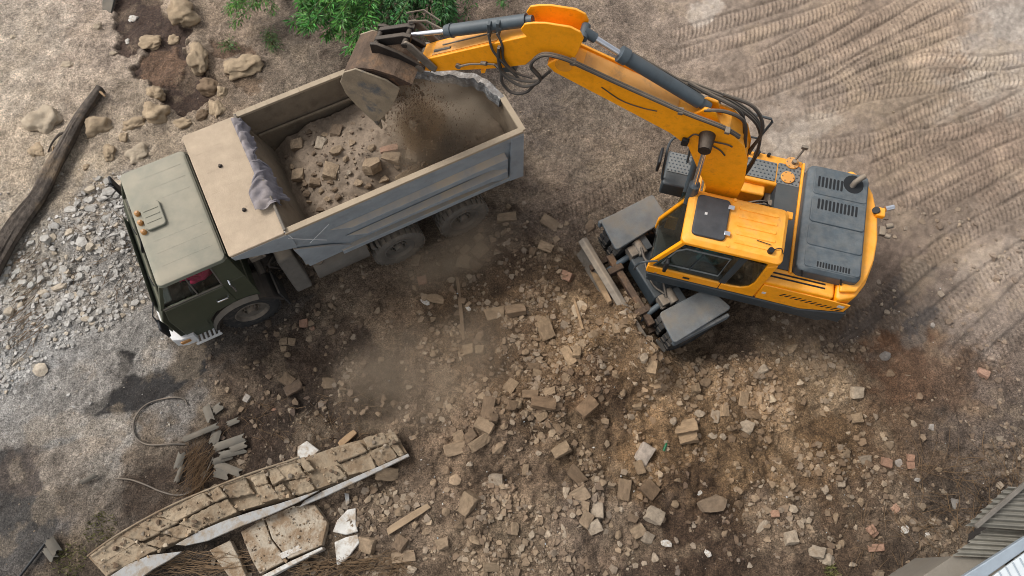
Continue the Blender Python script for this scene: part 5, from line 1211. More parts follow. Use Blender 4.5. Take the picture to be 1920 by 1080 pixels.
m = MB(); m.cyl((-.72, -1.10, 2.115), (-.72, -1.10, 2.18), .04, 12); m.tube([(-.72, -1.12, 2.15), (-.78, -1.22, 2.3), (-.79, -1.24, 2.36)], .02, 6); m.box((-.79, -1.25, 2.38), (.10, .05, .06)); m.build('rear_mirror', 'steel', ex, smooth=True)
m = MB(); m.bb(-.36, .06, -.66, -.44, 1.60, 1.96); m.build('valve_cover', 'orange', ex, .03)
m = MB(); m.bb(-.60, -.40, -.62, .25, 1.60, 1.80); m.cyl((-.50, -.35, 1.8), (-.50, -.35, 1.95), .06, 12); m.cyl((-.56, .05, 1.80), (-.56, .05, 1.98), .05, 12); m.cyl((-.30, -.30, 1.62), (-.30, -.30, 1.85), .05, 10); m.box((-.5, .1, 1.85), (.12, .14, .16)); m.build('valves', 'steel', ex, .01)
m = MB()
for k in range(7): m.tube(spline([(-.55 + .02 * k, -.4 + k * .09, 1.80), (-.3, -.3 + k * .08, 2.0 + .04 * (k % 3)), (.1, -.18 + k * .05, 1.9), (.3, -.15 + k * .05, 2.2)], 5), .02, 6)
m.build('deck_hoses', 'hose', ex, smooth=True)
m = MB(); m.tube([Vector(q) for q in ((.02, -1.12, 2.07), (.0, -1.14, 2.5), (-.08, -1.2, 2.90), (-.05, -1.21, 2.95), (.34, -1.21, 2.98), (.38, -1.2, 2.93), (.36, -1.12, 2.5), (.34, -1.10, 1.3))], .022, 8); m.tube([(.0, -1.14, 2.50), (.36, -1.12, 2.50)], .018, 6); m.build('handrail', 'ex_dark', ex, smooth=True)
m = MB(); m.cyl((-.10, -1.14, 2.07), (-.10, -1.14, 2.15), .05, 12); m.cyl((-.3, -1.16, 2.06), (-.3, -1.16, 2.13), .03, 10); m.build('tank_caps', 'black', tank, smooth=True)
# right front step box, its rail and mirror
m = MB(); m.bb(.85, 1.30, -1.22, -.52, 1.18, 1.53); sb = m.build('step_box', 'ex_dark', ex, .03)
studplate('step_plate', .88, 1.27, -1.19, -.78, 1.545, sb)
m = MB(); m.bb(.62, .85, -.9, -.5, 1.18, 1.5); m.bb(.75, .84, -.52, .2, 1.1, 1.5); m.build('step_mount', 'orange', ex, .02)
m = MB(); m.tube(spline([(1.32, -.62, 1.5), (1.36, -.66, 1.9), (1.36, -.95, 2.15), (1.18, -1.12, 2.16), (1.0, -1.1, 1.95), (.95, -1.05, 1.55)], 6), .022, 8); m.build('step_rail', 'ex_dark', ex, smooth=True)
m = MB(); m.box((1.46, -.66, 2.0), (.05, .32, .30)); m.build('side_mirror', 'black', ex, .02)
# cab
YA, YZ = .30, 1.20
m = MB(); m.bb(-.52, 1.20, YA, YZ, 1.335, 1.50); m.build('cab_floor', 'ex_dark', ex, .02)
CF = lambda z: 1.26 - max(0, z - 1.75) * .33          # front face leans back
def cabpost(p0, p1, sx, sy, mat='orange', nm='cab_post', bev=.015):
    mb = MB(); edgepost(mb, p0, p1, sx, sy); return mb.build(nm, mat, ex, bev)
for y in (YA + .035, YZ - .035):
    cabpost((CF(1.5) - .04, y, 1.48), (CF(1.78) - .03, y, 1.78), .04, .035)
    cabpost((CF(1.78) - .03, y, 1.78), (CF(2.76) - .05, y, 2.76), .04, .035)
    cabpost((-.47, y, 1.48), (-.45, y, 2.76), .06, .035)
cabpost((.04, YZ - .02, 1.70), (-.04, YZ - .02, 2.76), .055, .022, 'ex_dark', 'door_pillar')
m = MB(); m.prism_y([(CF(1.5), 1.50), (CF(1.72), 1.72), (.06, 1.70), (.06, 1.50)], YZ - .03, YZ + .012); dr = m.build('door_lower_panel', 'orange', ex, .012)
m = MB(); m.prism_y([(.045, 1.50), (.045, 1.70), (-.1, 1.69), (-.26, 1.72), (-.36, 1.82), (-.40, 2.0), (-.40, 2.6), (-.53, 2.7), (-.53, 1.50)], YZ - .03, YZ + .010); m.build('rear_side_panel', 'orange', ex, .012)
m = MB(); m.bb(.55, .66, YZ + .01, YZ + .03, 1.60, 1.64); m.build('door_handle', 'black', dr, .005)
m = MB(); m.bb(1.08, 1.12, YZ + .005, YZ + .018, 1.52, 1.55); m.build('reflector', 'brick_red', dr)
m = MB(); m.prism_y([(CF(1.76) - .1, 1.72), (CF(2.6) - .14, 2.62), (.02, 2.64), (.05, 1.72)], YZ - .022, YZ - .014); m.build('door_window', 'glass_dark', ex)
m = MB()
wf = [(CF(1.86) - .16, 1.90, ), (CF(2.3) - .14, 2.42), (CF(2.5) - .2, 2.56), (.14, 2.56), (.16, 1.92), (CF(1.86) - .16, 1.90)]
m.tube([(x, YZ - .008, z) for x, z in wf], .014, 6); m.build('window_frame', 'plate_grey', ex)
m = MB(); m.tube([(.62, YZ - .008, 1.9), (.52, YZ - .008, 2.56)], .012, 5); m.build('window_bar', 'ex_dark', ex)
m = MB(); m.prism_y([(-.02, 1.70), (-.06, 2.64), (-.38, 2.62), (-.40, 2.0), (-.36, 1.82), (-.26, 1.72)], YZ - .022, YZ - .014); m.build('rear_side_window', 'glass_dark', ex)
m = MB(); quadplate(m, (CF(1.6) - .02, YA + .07, 1.6), (CF(1.78) - .02, YA + .07, 1.78), (CF(1.78) - .02, YZ - .07, 1.78), (CF(1.6) - .02, YZ - .07, 1.6), .006); m.build('front_lower_window', 'glass_dark', ex)
m = MB(); quadplate(m, (CF(1.79) - .02, YA + .07, 1.79), (CF(2.74) - .03, YA + .07, 2.74), (CF(2.74) - .03, YZ - .07, 2.74), (CF(1.79) - .02, YZ - .07, 1.79), .006); m.build('windscreen', 'glass_dark', ex)
m = MB(); m.bb(-.5, -.495, YA + .07, YZ - .07, 1.8, 2.7); m.build('rear_window', 'glass_dark', ex)
m = MB(); m.bb(-.45, CF(2.2), YA, YA + .03, 1.5, 1.9); m.bb(-.53, -.47, YA, YZ, 1.5, 1.8); m.build('cab_back_panels', 'orange', ex, .01)
m = MB(); m.bb(-.45, CF(2.2) - .05, YA + .004, YA + .012, 1.9, 2.7); m.build('right_window', 'glass_dark', ex)
rb = rrect(-.56, .96, .285, 1.225, .10); rt_ = rrect(-.50, .88, .345, 1.165, .12)
m = MB(); m.hexa([(x, y, 2.74) for x, y in rb], [(x * .995, y, 2.80) for x, y in rb]); m.hexa([(x * .995, y, 2.80) for x, y in rb], [(x, y, 2.86) for x, y in rt_]); cr = m.build('cab_roof', 'orange', ex, .03, seg=3)
for k in range(5):
    y = .46 + k * .145
    m = MB(); m.prism_z(rrect(-.40, .20, y - .03, y + .03, .028, 4), 2.855, 2.872); m.build('roof_rib', 'orange', cr, .008)
m = MB(); m.prism_z(rrect(.34, .84, .40, 1.10, .07), 2.85, 2.905); rh = m.build('roof_hatch', 'hatch_black', ex, .015)
for y in (.52, .97):
    m = MB(); m.box((.325, y, 2.905), (.09, .07, .03)); m.build('hinge', 'chrome', rh, .005)
m = MB(); m.bb(.66, .70, .70, .74, 2.905, 2.915); m.build('latch', 'white_paint', rh)
m = MB(); m.cyl((-.34, 1.08, 2.85), (-.34, 1.08, 2.93), .045, 14); m.tube(spline([(-.36, 1.06, 2.88), (-.48, 1.0, 2.89), (-.54, 1.06, 2.84)], 4), .008, 5); m.build('roof_lamp', 'black', cr, smooth=True)
m = MB(); m.box((-.575, .34, 2.76), (.10, .12, .05)); m.build('lamp_bracket', 'orange', cr, .01)
for y in (.35, 1.14): MB().cyl((.28, y, 2.84), (.28, y, 2.875), .028, 10).build('roof_plug', 'orange', cr)
MB().tube([(-.12, .95, 2.88), (-.34, .98, 2.885)], .006, 5).build('aerial', 'black', cr)
m = MB(); m.tube(spline([(1.15, YZ + .02, 2.0), (1.40, YZ + .10, 1.95), (1.46, YZ + .06, 1.6), (1.42, YZ - .05, 1.35)], 6), .018, 7); m.build('grab_rail', 'ex_dark', ex, smooth=True)
m = MB(); m.box((1.0, YZ + .05, 1.98), (.06, .12, .34)); m.build('door_mirror', 'black', ex, .02)
m = MB(); m.box((.12, .75, 1.72), (.5, .5, .16)); m.box((-.18, .75, 2.05), (.14, .48, .6)); m.box((.25, .45, 1.85), (.4, .12, .2)); m.box((.25, 1.04, 1.85), (.4, .1, .2)); m.build('operator_seat', 'black', ex, .04)
m = MB(); m.tube([(.95, .75, 1.5), (.80, .75, 1.98)], .035, 8); m.tube([(.80 + .16 * math.sin(a) * .4, .75 + .17 * math.cos(a), 1.99 + .08 * math.sin(a)) for a in [2 * math.pi * i / 16 for i in range(17)]], .013, 6); m.box((.32, .45, 2.0), (.04, .04, .14)); m.build('controls', 'black', ex)
m = MB(); m.bb(-.20, -.08, 1.08, 1.10, 2.55, 2.58); m.build('green_tag', 'bottle_green', ex)
# lamps and camera on the counterweight
m = MB(); m.box((-2.13, -.42, 2.24), (.14, .16, .10)); bx_ = m.build('lamp_housing', 'orange', ex, .02)
m = MB(); m.cyl((-2.06, -.42, 2.27), (-2.04, -.42, 2.30), .06, 14); m.build('lamp_lens', 'black', bx_); m = MB(); m.cyl((-2.20, -.50, 2.26), (-2.32, -.56, 2.28), .045, 12); m.build('rear_lamp', 'chrome', bx_, smooth=True)
m = MB(); m.box((-2.20, -.12, 2.2), (.10, .16, .07)); m.cyl((-2.24, -.2, 2.23), (-2.34, -.24, 2.25), .045, 12); m.cyl((-2.24, -.04, 2.22), (-2.32, -.02, 2.24), .04, 12); m.build('camera_mount', 'steel', ex, .01)
# boom
BT = [(3.22, 4.93), (3.09, 4.87), (2.45, 4.66), (1.54, 4.37), (.78, 4.19), (.52, 3.95), (.38, 3.65), (.26, 3.10), (.20, 2.2), (.26, 1.90), (.45, 1.78), (.64, 1.9), (.70, 2.3), (.74, 2.82), (.95, 3.19), (1.23, 3.72), (1.54, 3.94), (2.40, 4.32), (3.26, 4.69), (3.36, 4.80)]
m = MB(); m.prism_y(BT, -.165, .165); bm_ = m.build('boom', 'orange', ex)
up = [(x - .012, z + .04) if i < 8 else (x, z - .004) for i, (x, z) in enumerate(BT)]
for sd in (1, -1):
    m = MB(); m.prism_y(up, sd * .166, sd * .20); m.build('boom_side_plate', 'orange', bm_, .006)
m = MB()
tp = [(2.9, 4.80), (2.45, 4.66), (2.0, 4.515), (1.54, 4.37)]
for i in range(3): m.hexa([(tp[i][0], -.15, tp[i][1] + .003), (tp[i + 1][0], -.15, tp[i + 1][1] + .003), (tp[i + 1][0], .15, tp[i + 1][1] + .003), (tp[i][0], .15, tp[i][1] + .003)], [(tp[i][0], -.15, tp[i][1] + .010), (tp[i + 1][0], -.15, tp[i + 1][1] + .010), (tp[i + 1][0], .15, tp[i + 1][1] + .010), (tp[i][0], .15, tp[i][1] + .010)])
m.build('boom_top_plate', 'orange_dusty', bm_)
m = MB(); m.cyl((3.14, -.21, 4.86), (3.14, .21, 4.86), .115, 20); m.build('arm_pivot', 'orange_dusty', bm_, smooth=True)
for sd in (1, -1): MB().cyl((1.04, sd * .20, 4.06), (1.04, sd * .46, 4.06), .115, 20, .09).build('boom_ram_boss', 'greasy', bm_, smooth=True)
for y in (.36, -.36):
    m = MB(); m.cyl((1.02, y, 3.98), (.94, y, 3.0), .04, 12); m.build('ram_rod', 'chrome', ex, smooth=True)
    m = MB(); m.cyl((.945, y, 3.05), (.84, y, 1.5), .085, 18); m.build('boom_ram', 'cyl_grey', ex, smooth=True)
m = MB(); m.prism_y([(1.32, 4.30), (1.20, 4.48), (1.04, 4.46), (.92, 4.22)], .06, .11); m.prism_y([(1.32, 4.30), (1.20, 4.48), (1.04, 4.46), (.92, 4.22)], -.11, -.06); m.build('ram_lug', 'orange', bm_, .01)
m = MB(); m.cyl((2.42, 0, 5.04), (1.28, 0, 4.47), .092, 22); m.cyl((2.46, 0, 5.06), (2.36, 0, 5.01), .11, 22); m.cyl((1.28, 0, 4.47), (1.14, 0, 4.40), .07, 14); ar = m.build('arm_ram', 'cyl_grey', ex, smooth=True)
m = MB(); m.cyl((2.94, 0, 5.31), (2.44, 0, 5.05), .042, 14); m.build('ram_rod', 'chrome', ar, smooth=True)
m = MB(); m.cyl((2.95, -.11, 5.30), (2.95, .11, 5.30), .06, 16); m.cyl((2.96, 0, 5.32), (2.80, 0, 5.235), .065, 14); m.build('rod_eye', 'cyl_grey', ar, smooth=True)
m = MB(); m.tube([(2.3, -.10, 5.0), (1.8, -.12, 4.75), (1.3, -.12, 4.5)], .02, 6); m.build('ram_pipe', 'hose', ar)
m = MB(); m.box((1.30, .235, 3.86), (.10, .06, .14)); m.build('work_lamp', 'black', bm_, .015)
m = MB(); m.tube(spline([(1.28, .22, 3.92), (1.2, .215, 4.05), (1.0, .215, 3.98), (.75, .215, 3.98), (.66, .215, 3.95)], 5), .012, 5); m.tube(spline([(.98, .215, 3.9), (.8, .215, 3.82), (.7, .215, 3.72)], 5), .012, 5); m.tube(spline([(2.6, .21, 4.60), (2.3, .212, 4.42), (2.0, .212, 4.36), (1.8, .212, 4.36)], 5), .008, 5); m.build('boom_cables', 'hose', bm_)
bh = MB()
for k, y in enumerate((.235, .265)):
    bh.tube(spline([(.62, y - .1, 4.12), (.9, y - .06, 4.30), (1.41, y - .03, 4.46), (1.8, y - .03, 4.58), (2.4, y - .03, 4.77), (2.84, y - .03, 4.92), (3.15, y - .01, 5.04), (3.42, y, 5.03), (3.56, y + .02, 4.80), (3.42, y + .03, 4.58), (3.66, y + .03, 4.46 - .08 * k), (3.95, y, 4.50), (4.02, y - .04, 4.72), (4.02, y - .06, 4.93)], 6), .022, 7)
bh.build('boom_hoses', 'hose', ex, smooth=True)
m = MB()
for y in (-.19, -.15, -.23): m.tube(spline([(.30, y + .05, 2.2), (.18, y, 3.2), (.34, y - .03, 3.95), (.8, y - .03, 4.32), (1.3, y - .03, 4.47), (1.7, y, 4.56)], 6), .022, 7)
m.tube(spline([(.5, -.05, 3.9), (.72, -.02, 4.42), (1.15, -.06, 4.58), (1.5, -.12, 4.66)], 6), .026, 7); m.tube(spline([(.46, .05, 3.8), (.62, .04, 4.30), (.9, .06, 4.46), (1.2, .1, 4.45)], 6), .026, 7); m.tube(spline([(.35, -.1, 3.4), (.30, -.12, 4.0), (.55, -.16, 4.40), (1.0, -.18, 4.50)], 6), .026, 7)
m.build('boom_foot_hoses', 'hose', ex, smooth=True)
for (x, z) in ((1.5, 4.47), (.82, 4.28), (3.02, 4.98)):
    m = MB(); m.box((x, .215, z), (.07, .10, .05)); m.build('hose_clamp', 'steel', bm_, .008)
# arm
AB = [(3.67, 5.17), (3.2, 5.2), (2.98, 5.10), (3.01, 5.0), (3.18, 4.90), (3.50, 4.90), (3.66, 4.66), (4.02, 4.48), (4.30, 4.37), (4.99, 4.11), (5.16, 4.07), (5.25, 4.14), (5.20, 4.26), (5.04, 4.37), (4.06, 4.96)]
m = MB(); m.prism_y(AB, -.13, .13); arm = m.build('arm', 'orange', ex)
ear = [(3.66, 5.19), (3.74, 5.29), (3.69, 5.40), (3.58, 5.45), (3.43, 5.49), (3.11, 5.51), (2.98, 5.46), (2.93, 5.36), (2.97, 5.15)] + AB[2:]
for sd in (1, -1):
    m = MB(); m.prism_y(ear, sd * .131, sd * .162); m.build('arm_side_plate', 'orange', arm, .008)
m = MB(); q = [(4.06, 4.965), (5.02, 4.385)]; m.hexa([(q[0][0], -.12, q[0][1]), (q[1][0], -.12, q[1][1]), (q[1][0], .12, q[1][1]), (q[0][0], .12, q[0][1])], [(q[0][0] + .004, -.12, q[0][1] + .008), (q[1][0] + .004, -.12, q[1][1] + .008), (q[1][0] + .004, .12, q[1][1] + .008), (q[0][0] + .004, .12, q[0][1] + .008)]); m.build('arm_top_plate', 'orange_dusty', arm)
m = MB(); m.tube([(4.10, -.03, 4.95), (4.9, -.03, 4.47)], .012, 6); m.tube([(4.75, .06, 4.56), (5.0, .06, 4.42)], .02, 6); m.build('grease_pipe', 'chassis_grey', arm)
m = MB(); m.cyl((4.62, .16, 4.36), (4.62, .20, 4.36), .04, 14); m.tube([(4.62, .19, 4.36), (4.45, .185, 4.46), (4.18, .18, 4.54), (4.08, .19, 4.57)], .016, 6); m.cyl((4.28, .17, 4.52), (4.20, .19, 4.55), .03, 10); m.build('arm_fittings', 'steel', arm, smooth=True)
m = MB(); m.tube(spline([(4.08, .19, 4.57), (3.98, .24, 4.52), (3.96, .28, 4.35), (3.82, .3, 4.2), (3.62, .29, 4.25), (3.5, .25, 4.42), (3.3, .24, 4.75)], 6), .022, 7); m.build('loop_hose', 'hose', ex, smooth=True)
m = MB(); m.prism_y([(4.10, 4.44), (3.86, 4.53), (3.80, 4.40), (4.02, 4.32)], -.10, .10); m.build('arm_stop', 'cyl_grey', arm, .01)
for k in range(2):
    m = MB(); m.prism_y([(4.30, 4.36), (4.22, 4.40), (4.24, 4.32), (4.29, 4.30)], -.17 + .3 * k, -.13 + .3 * k); m.build('arm_tab', 'orange', arm)
m = MB(); m.cyl((3.70, 0, 5.30), (4.80, 0, 4.80), .085, 22); m.cyl((4.72, 0, 4.836), (4.82, 0, 4.79), .10, 22, .08); m.cyl((3.62, 0, 5.33), (3.72, 0, 5.29), .06, 14); bc = m.build('bucket_ram', 'cyl_grey', ex, smooth=True)
m = MB(); m.cyl((4.8, 0, 4.80), (5.38, 0, 4.56), .035, 14); m.build('ram_rod', 'chrome', bc, smooth=True)
m = MB(); m.cyl((4.03, -.1, 5.14), (4.03, .1, 5.14), .03, 8); m.box((4.06, .06, 5.13), (.05, .08, .22)); m.box((4.18, .06, 5.08), (.05, .08, .22)); m.build('ram_bands', 'cyl_grey', bc, .01)
m = MB(); m.tube(spline([(4.06, .12, 5.1), (3.98, .17, 4.95), (3.95, .2, 4.7), (3.78, .21, 4.52), (3.55, .22, 4.5)], 6), .018, 7); m.tube(spline([(4.18, .12, 5.05), (4.1, .2, 4.85), (3.9, .23, 4.62), (3.7, .24, 4.42)], 6), .018, 7); m.build('ram_hoses', 'hose', ex, smooth=True)
# linkage
for sd in (1, -1):
    m = MB(); m.prism_y([(4.93, 4.25), (4.97, 4.15), (5.06, 4.18), (5.42, 4.60), (5.34, 4.66), (5.26, 4.62)], sd * .18, sd * .215); m.build('side_link', 'steel', ex, .01)
m = MB(); m.prism_y([(5.30, 4.66), (5.42, 4.66), (5.86, 4.46), (5.90, 4.36), (5.80, 4.34), (5.32, 4.54)], -.12, -.05); m.prism_y([(5.30, 4.66), (5.42, 4.66), (5.86, 4.46), (5.90, 4.36), (5.80, 4.34), (5.32, 4.54)], .05, .12); m.cyl((5.37, -.23, 4.59), (5.37, .23, 4.59), .045, 12); m.cyl((5.83, -.2, 4.41), (5.83, .2, 4.41), .045, 12); m.build('bucket_link', 'greasy', ex, .01)
m = MB(); m.cyl((5.2, -.22, 4.16), (5.2, .22, 4.16), .07, 14); m.tube([(5.4, -.1, 4.70), (5.2, -.25, 4.62), (4.95, -.22, 4.55)], .02, 6); m.tube([(5.45, -.2, 4.75), (5.25, -.34, 4.72), (5.0, -.3, 4.62)], .014, 6); m.build('bucket_pins', 'steel', ex, smooth=True)
# bucket: curved shell between two cheek plates, lip with teeth
shell = [(5.22, 4.16), (5.48, 4.27), (5.78, 4.31), (6.04, 4.26), (6.25, 4.12), (6.36, 3.88), (6.33, 3.62), (6.22, 3.38), (6.10, 3.18), (6.00, 3.04)]
inn = [(5.24, 4.11), (5.50, 4.22), (5.78, 4.26), (6.02, 4.215), (6.21, 4.09), (6.31, 3.875), (6.285, 3.64), (6.18, 3.405), (6.07, 3.205), (5.975, 3.06)]
m = MB()
for i in range(len(shell) - 1): m.prism_y([shell[i], shell[i + 1], inn[i + 1], inn[i]], -.18, .50)
bk = m.build('bucket', 'rust_steel', ex)
for sd in (1, -1):
    m = MB(); m.prism_y([(5.42, 4.02), (5.60, 4.16)] + shell[3:] + [(5.88, 3.12), (5.68, 3.42), (5.50, 3.80)], (.501 if sd > 0 else -.21), (.53 if sd > 0 else -.181)); m.build('cheek_plate', 'bucket_side', bk, .008)
m = MB(); m.prism_y([(6.02, 3.06), (5.97, 2.94), (5.93, 2.95), (5.96, 3.08)], -.20, .52); m.build('lip', 'steel', bk, .006)
for k in range(5):
    y = -.13 + .145 * k
    m = MB(); m.hexa([(6.03, y - .05, 3.04), (6.03, y + .05, 3.04), (5.94, y + .05, 3.04), (5.94, y - .05, 3.04)], [(5.945, y - .02, 2.78), (5.945, y + .02, 2.78), (5.925, y + .02, 2.78), (5.925, y - .02, 2.78)]); m.build('tooth', 'bucket_side', bk, .006)
for y in (.19, -.15):
    m = MB(); m.prism_y([(5.12, 4.20), (5.16, 4.08), (5.30, 4.15), (5.5, 4.24), (5.9, 4.25), (5.90, 4.46), (5.80, 4.48), (5.5, 4.40)], y - .025, y + .025); m.build('bucket_ear', 'greasy', bk, .008)
m = MB(); m.prism_y([(5.30, 4.10), (5.45, 4.18), (5.9, 4.2), (6.12, 4.02), (6.2, 3.75), (6.0, 3.5), (5.8, 3.7), (5.5, 4.0)], -.16, .48); o = m.build('clinging_soil', 'rust_steel', bk)
# ------------------------------------------------------------------ log, fallen wall, boards, tiles, hoses
def polyplate(name, mat, px, th, label=None, cat=None, group=None, z0=None, parent=None, bevel=.01, jit=.012, tilt=(0, 0), lift=0.0):
    """a flat broken piece: its outline on the ground, its real thickness"""
    pts = [gp(*p) for p in px] if z0 is None else [at(p[0], p[1], z0 + th) for p in px]
    c = sum(pts, Vector()) / len(pts)
    base = (max(hz(p.x, p.y) for p in pts) * .5 + c.z * .5 - .02 + lift) if z0 is None else z0
    rr = random.Random(int(px[0][0] * 7 + px[0][1]))
    m = MB()
    loc_ = [(p.x - c.x, p.y - c.y) for p in pts]
    m.hexa([(x, y, x * tilt[0] + y * tilt[1]) for x, y in loc_], [(x * (1 - jit) + rr.uniform(-jit, jit), y * (1 - jit) + rr.uniform(-jit, jit), th * rr.uniform(.9, 1.1) + x * tilt[0] + y * tilt[1]) for x, y in loc_])
    o = m.build(name, mat, parent, bevel)
    if parent: o.location = (c.x - parent.location.x, c.y - parent.location.y, base - parent.location.z)
    else: o.location = (c.x, c.y, base)
    return tag(o, label, cat, group) if label else o

# dead trunk
lg = [at(-25, 520, .14), at(30, 425, .14), at(75, 362, .15), at(105, 305, .16), at(128, 262, .16), at(150, 222, .15), at(188, 166, .13)]
root = lg[0]
log = thing('dead_log', 'weathered dark tree trunk lying on the sand at the left edge', 'log', (lg[2].x, lg[2].y, 0))
def bark_tube(path, r0, r1, n=18, seed=1):
    sp = spline(path, 7); m_ = len(sp); mb = MB(); vs, fs = [], []
    rr = random.Random(seed); ph = [rr.uniform(0, 6) for _ in range(5)]
    from mathutils import noise as mn
    for i, p in enumerate(sp):
        t = (sp[min(i + 1, m_ - 1)] - sp[max(i - 1, 0)]).normalized(); a = t.cross(Vector((0, 0, 1))).normalized(); b_ = t.cross(a)
        r_ = r0 + (r1 - r0) * i / (m_ - 1)
        for k in range(n):
            an = 2 * math.pi * k / n; d = a * math.cos(an) + b_ * math.sin(an)
            q = r_ * (1 + .12 * math.sin(3 * an + ph[0] + i * .08) + .25 * mn.noise(Vector((math.cos(an) * 1.5, math.sin(an) * 1.5, i * .12 + seed))) + .16 * mn.noise(Vector((math.cos(an) * 6, math.sin(an) * 6, i * .06 + seed))))
            vs.append(p + d * q)
    fs = [(i * n + k, i * n + (k + 1) % n, (i + 1) * n + (k + 1) % n, (i + 1) * n + k) for i in range(m_ - 1) for k in range(n)]
    fs += [tuple(range(n))[::-1], tuple((m_ - 1) * n + k for k in range(n))]
    return mb.add(vs, fs)
rel = lambda p: Vector((p.x - lg[2].x, p.y - lg[2].y, p.z))
bark_tube([rel(p) for p in lg], .17, .10, 34, 3).build('trunk', 'bark', log, smooth=True)
bark_tube([rel(at(128, 248, .18)), rel(at(112, 252, .2)), rel(at(98, 268, .12)), rel(at(90, 285, .04))], .035, .012, 8, 5).build('branch_stub', 'bark', log, smooth=True)
bark_tube([rel(at(185, 170, .16)), rel(at(192, 176, .19)), rel(at(197, 181, .18))], .03, .018, 8, 6).build('branch_stub', 'wood', log, smooth=True)
bark_tube([rel(at(100, 275, .12)), rel(at(98, 292, .04))], .02, .012, 6, 9).build('branch_stub', 'wood', log, smooth=True)
polyplate('slate_plate', 'slate', [(194, -12), (222, -14), (208, 24), (192, 18)], .05, 'dark grey plate at the top edge left of the mud', 'slate', tilt=(.1, .1))

# fallen adobe wall: blocks, plaster skin
UP_ = [(165, 1044), (222, 1000), (300, 962), (400, 914), (480, 886), (560, 860), (640, 832), (738, 808)]
LO_ = [(200, 1082), (318, 1024), (380, 992), (440, 962), (505, 944), (607, 915), (678, 886), (764, 850)]
wall = thing('fallen_wall', 'toppled adobe wall with dirty broken blocks and a strip of white plaster', 'wall', at(430, 940, 0))
WO = wall.location
def along(poly, t):
    t = max(0, min(.9999, t)) * (len(poly) - 1); i = int(t); f_ = t - i
    return (poly[i][0] * (1 - f_) + poly[i + 1][0] * f_, poly[i][1] * (1 - f_) + poly[i + 1][1] * f_)
rw = random.Random(5)
ts = [0]
while ts[-1] < 1: ts.append(ts[-1] + rw.choice((.04, .06, .07, .10, .13)))
ts[-1] = 1
def wp(t, s, z):
    a, b_ = along(UP_, t), along(LO_, t)
    return at(a[0] * (1 - s) + b_[0] * s, a[1] * (1 - s) + b_[1] * s, z)
m = MB()
for i in range(24):
    t0, t1 = i / 24, (i + 1) / 24
    q = [wp(t0, .03, .22), wp(t1, .03, .22), wp(t1, .97, .22), wp(t0, .97, .22)]
    m.hexa([Vector((p.x - WO.x, p.y - WO.y, -.05)) for p in q], [Vector((p.x - WO.x, p.y - WO.y, .22)) for p in q])
m.build('earth_core', 'adobe', wall)
for i in range(len(ts) - 1):
    rows = (0, rw.uniform(.42, .58), 1)
    for j in range(2):
        if rw.random() < .10: continue
        g = rw.choice((.001, .002, .003, .012))
        zt = .34 + rw.uniform(-.02, .03) - .03 * j
        cs = [(ts[i] + g * .6, rows[j] + .02), (ts[i + 1] - g * .6, rows[j] + .02), (ts[i + 1] - g * .6, rows[j + 1] - .015), (ts[i] + g * .6, rows[j + 1] - .015)]
        q = [wp(t + rw.uniform(-.006, .006), s + rw.uniform(-.05, .05), zt) for t, s in cs]
        m = MB(); m.hexa([Vector((p.x - WO.x, p.y - WO.y, .05)) for p in q], [Vector((p.x - WO.x + rw.uniform(-.02, .02), p.y - WO.y + rw.uniform(-.02, .02), p.z + rw.uniform(-.035, .035))) for p in q])
        o = m.build('adobe_block', 'adobe', wall, .012, seg=1)
        dm = o.modifiers.new('sub', 'SUBSURF'); dm.subdivision_type = 'SIMPLE'; dm.levels = dm.render_levels = 4
        tx = bpy.data.textures.get('clod') or bpy.data.textures.new('clod', 'CLOUDS'); tx.noise_scale = .07
        dd = o.modifiers.new('rough', 'DISPLACE'); dd.texture = tx; dd.strength = .04; dd.texture_coords = 'GLOBAL'
def on_wall(wx, wy):
    pu, pv = pxgrid(wx, wy, .4); return inside(UP_ + LO_[::-1], pu, pv)
scatter('wall_crumbs', 800, (160, 800, 770, 1085), lambda x, y: inside(UP_ + LO_[::-1], x, y) * 1.0, (.015, .10), EARTH, 'crumbs and lumps of mud on top of the fallen wall', zfun=lambda a, b_: np.full(len(a), .36), lev=.36, blend=0.0)
def wplate(nm, mat, px, z, th, tl=(0, 0)):
    pts = [at(x, y, z) for x, y in px]; c = sum(pts, Vector()) / len(pts)
    m = MB(); lo = [(p.x - c.x, p.y - c.y) for p in pts]
    m.hexa([(x, y, -th + x * tl[0] + y * tl[1]) for x, y in lo], [(x, y, x * tl[0] + y * tl[1]) for x, y in lo])
    o = m.build(nm, mat, wall, .006); o.location = (c.x - WO.x, c.y - WO.y, z); return o
wplate('plaster_skin', 'plaster_grey', [(196, 1086), (240, 1058), (282, 1041), (342, 1034), (318, 1050), (285, 1068), (250, 1092)], .36, .05, (0, .12))
wplate('plaster_skin', 'plaster_grey', [(326, 1021), (372, 996), (421, 976), (470, 960), (526, 944), (600, 920), (560, 942), (505, 966), (455, 985), (387, 1014), (345, 1023)], .37, .05, (0, .12))
wplate('plaster_edge', 'plaster_grey', [(570, 938), (610, 918), (680, 888), (766, 851), (768, 856), (690, 893), (610, 930), (560, 950)], .36, .06, (0, .1))
m = MB(); q = spline([wp(t, -.03, .38) - WO for t in (0, .2, .4, .6, .72)], 5); m.tube([Vector((p.x, p.y, .38 + .02 * math.sin(i))) for i, p in enumerate(q)], .018, 6); m.build('edge_lath', 'adobe', wall)
slab = thing('plastered_slab', 'cracked slab with whitewashed top lying below the fallen wall', 'slab', at(520, 1010, 0))
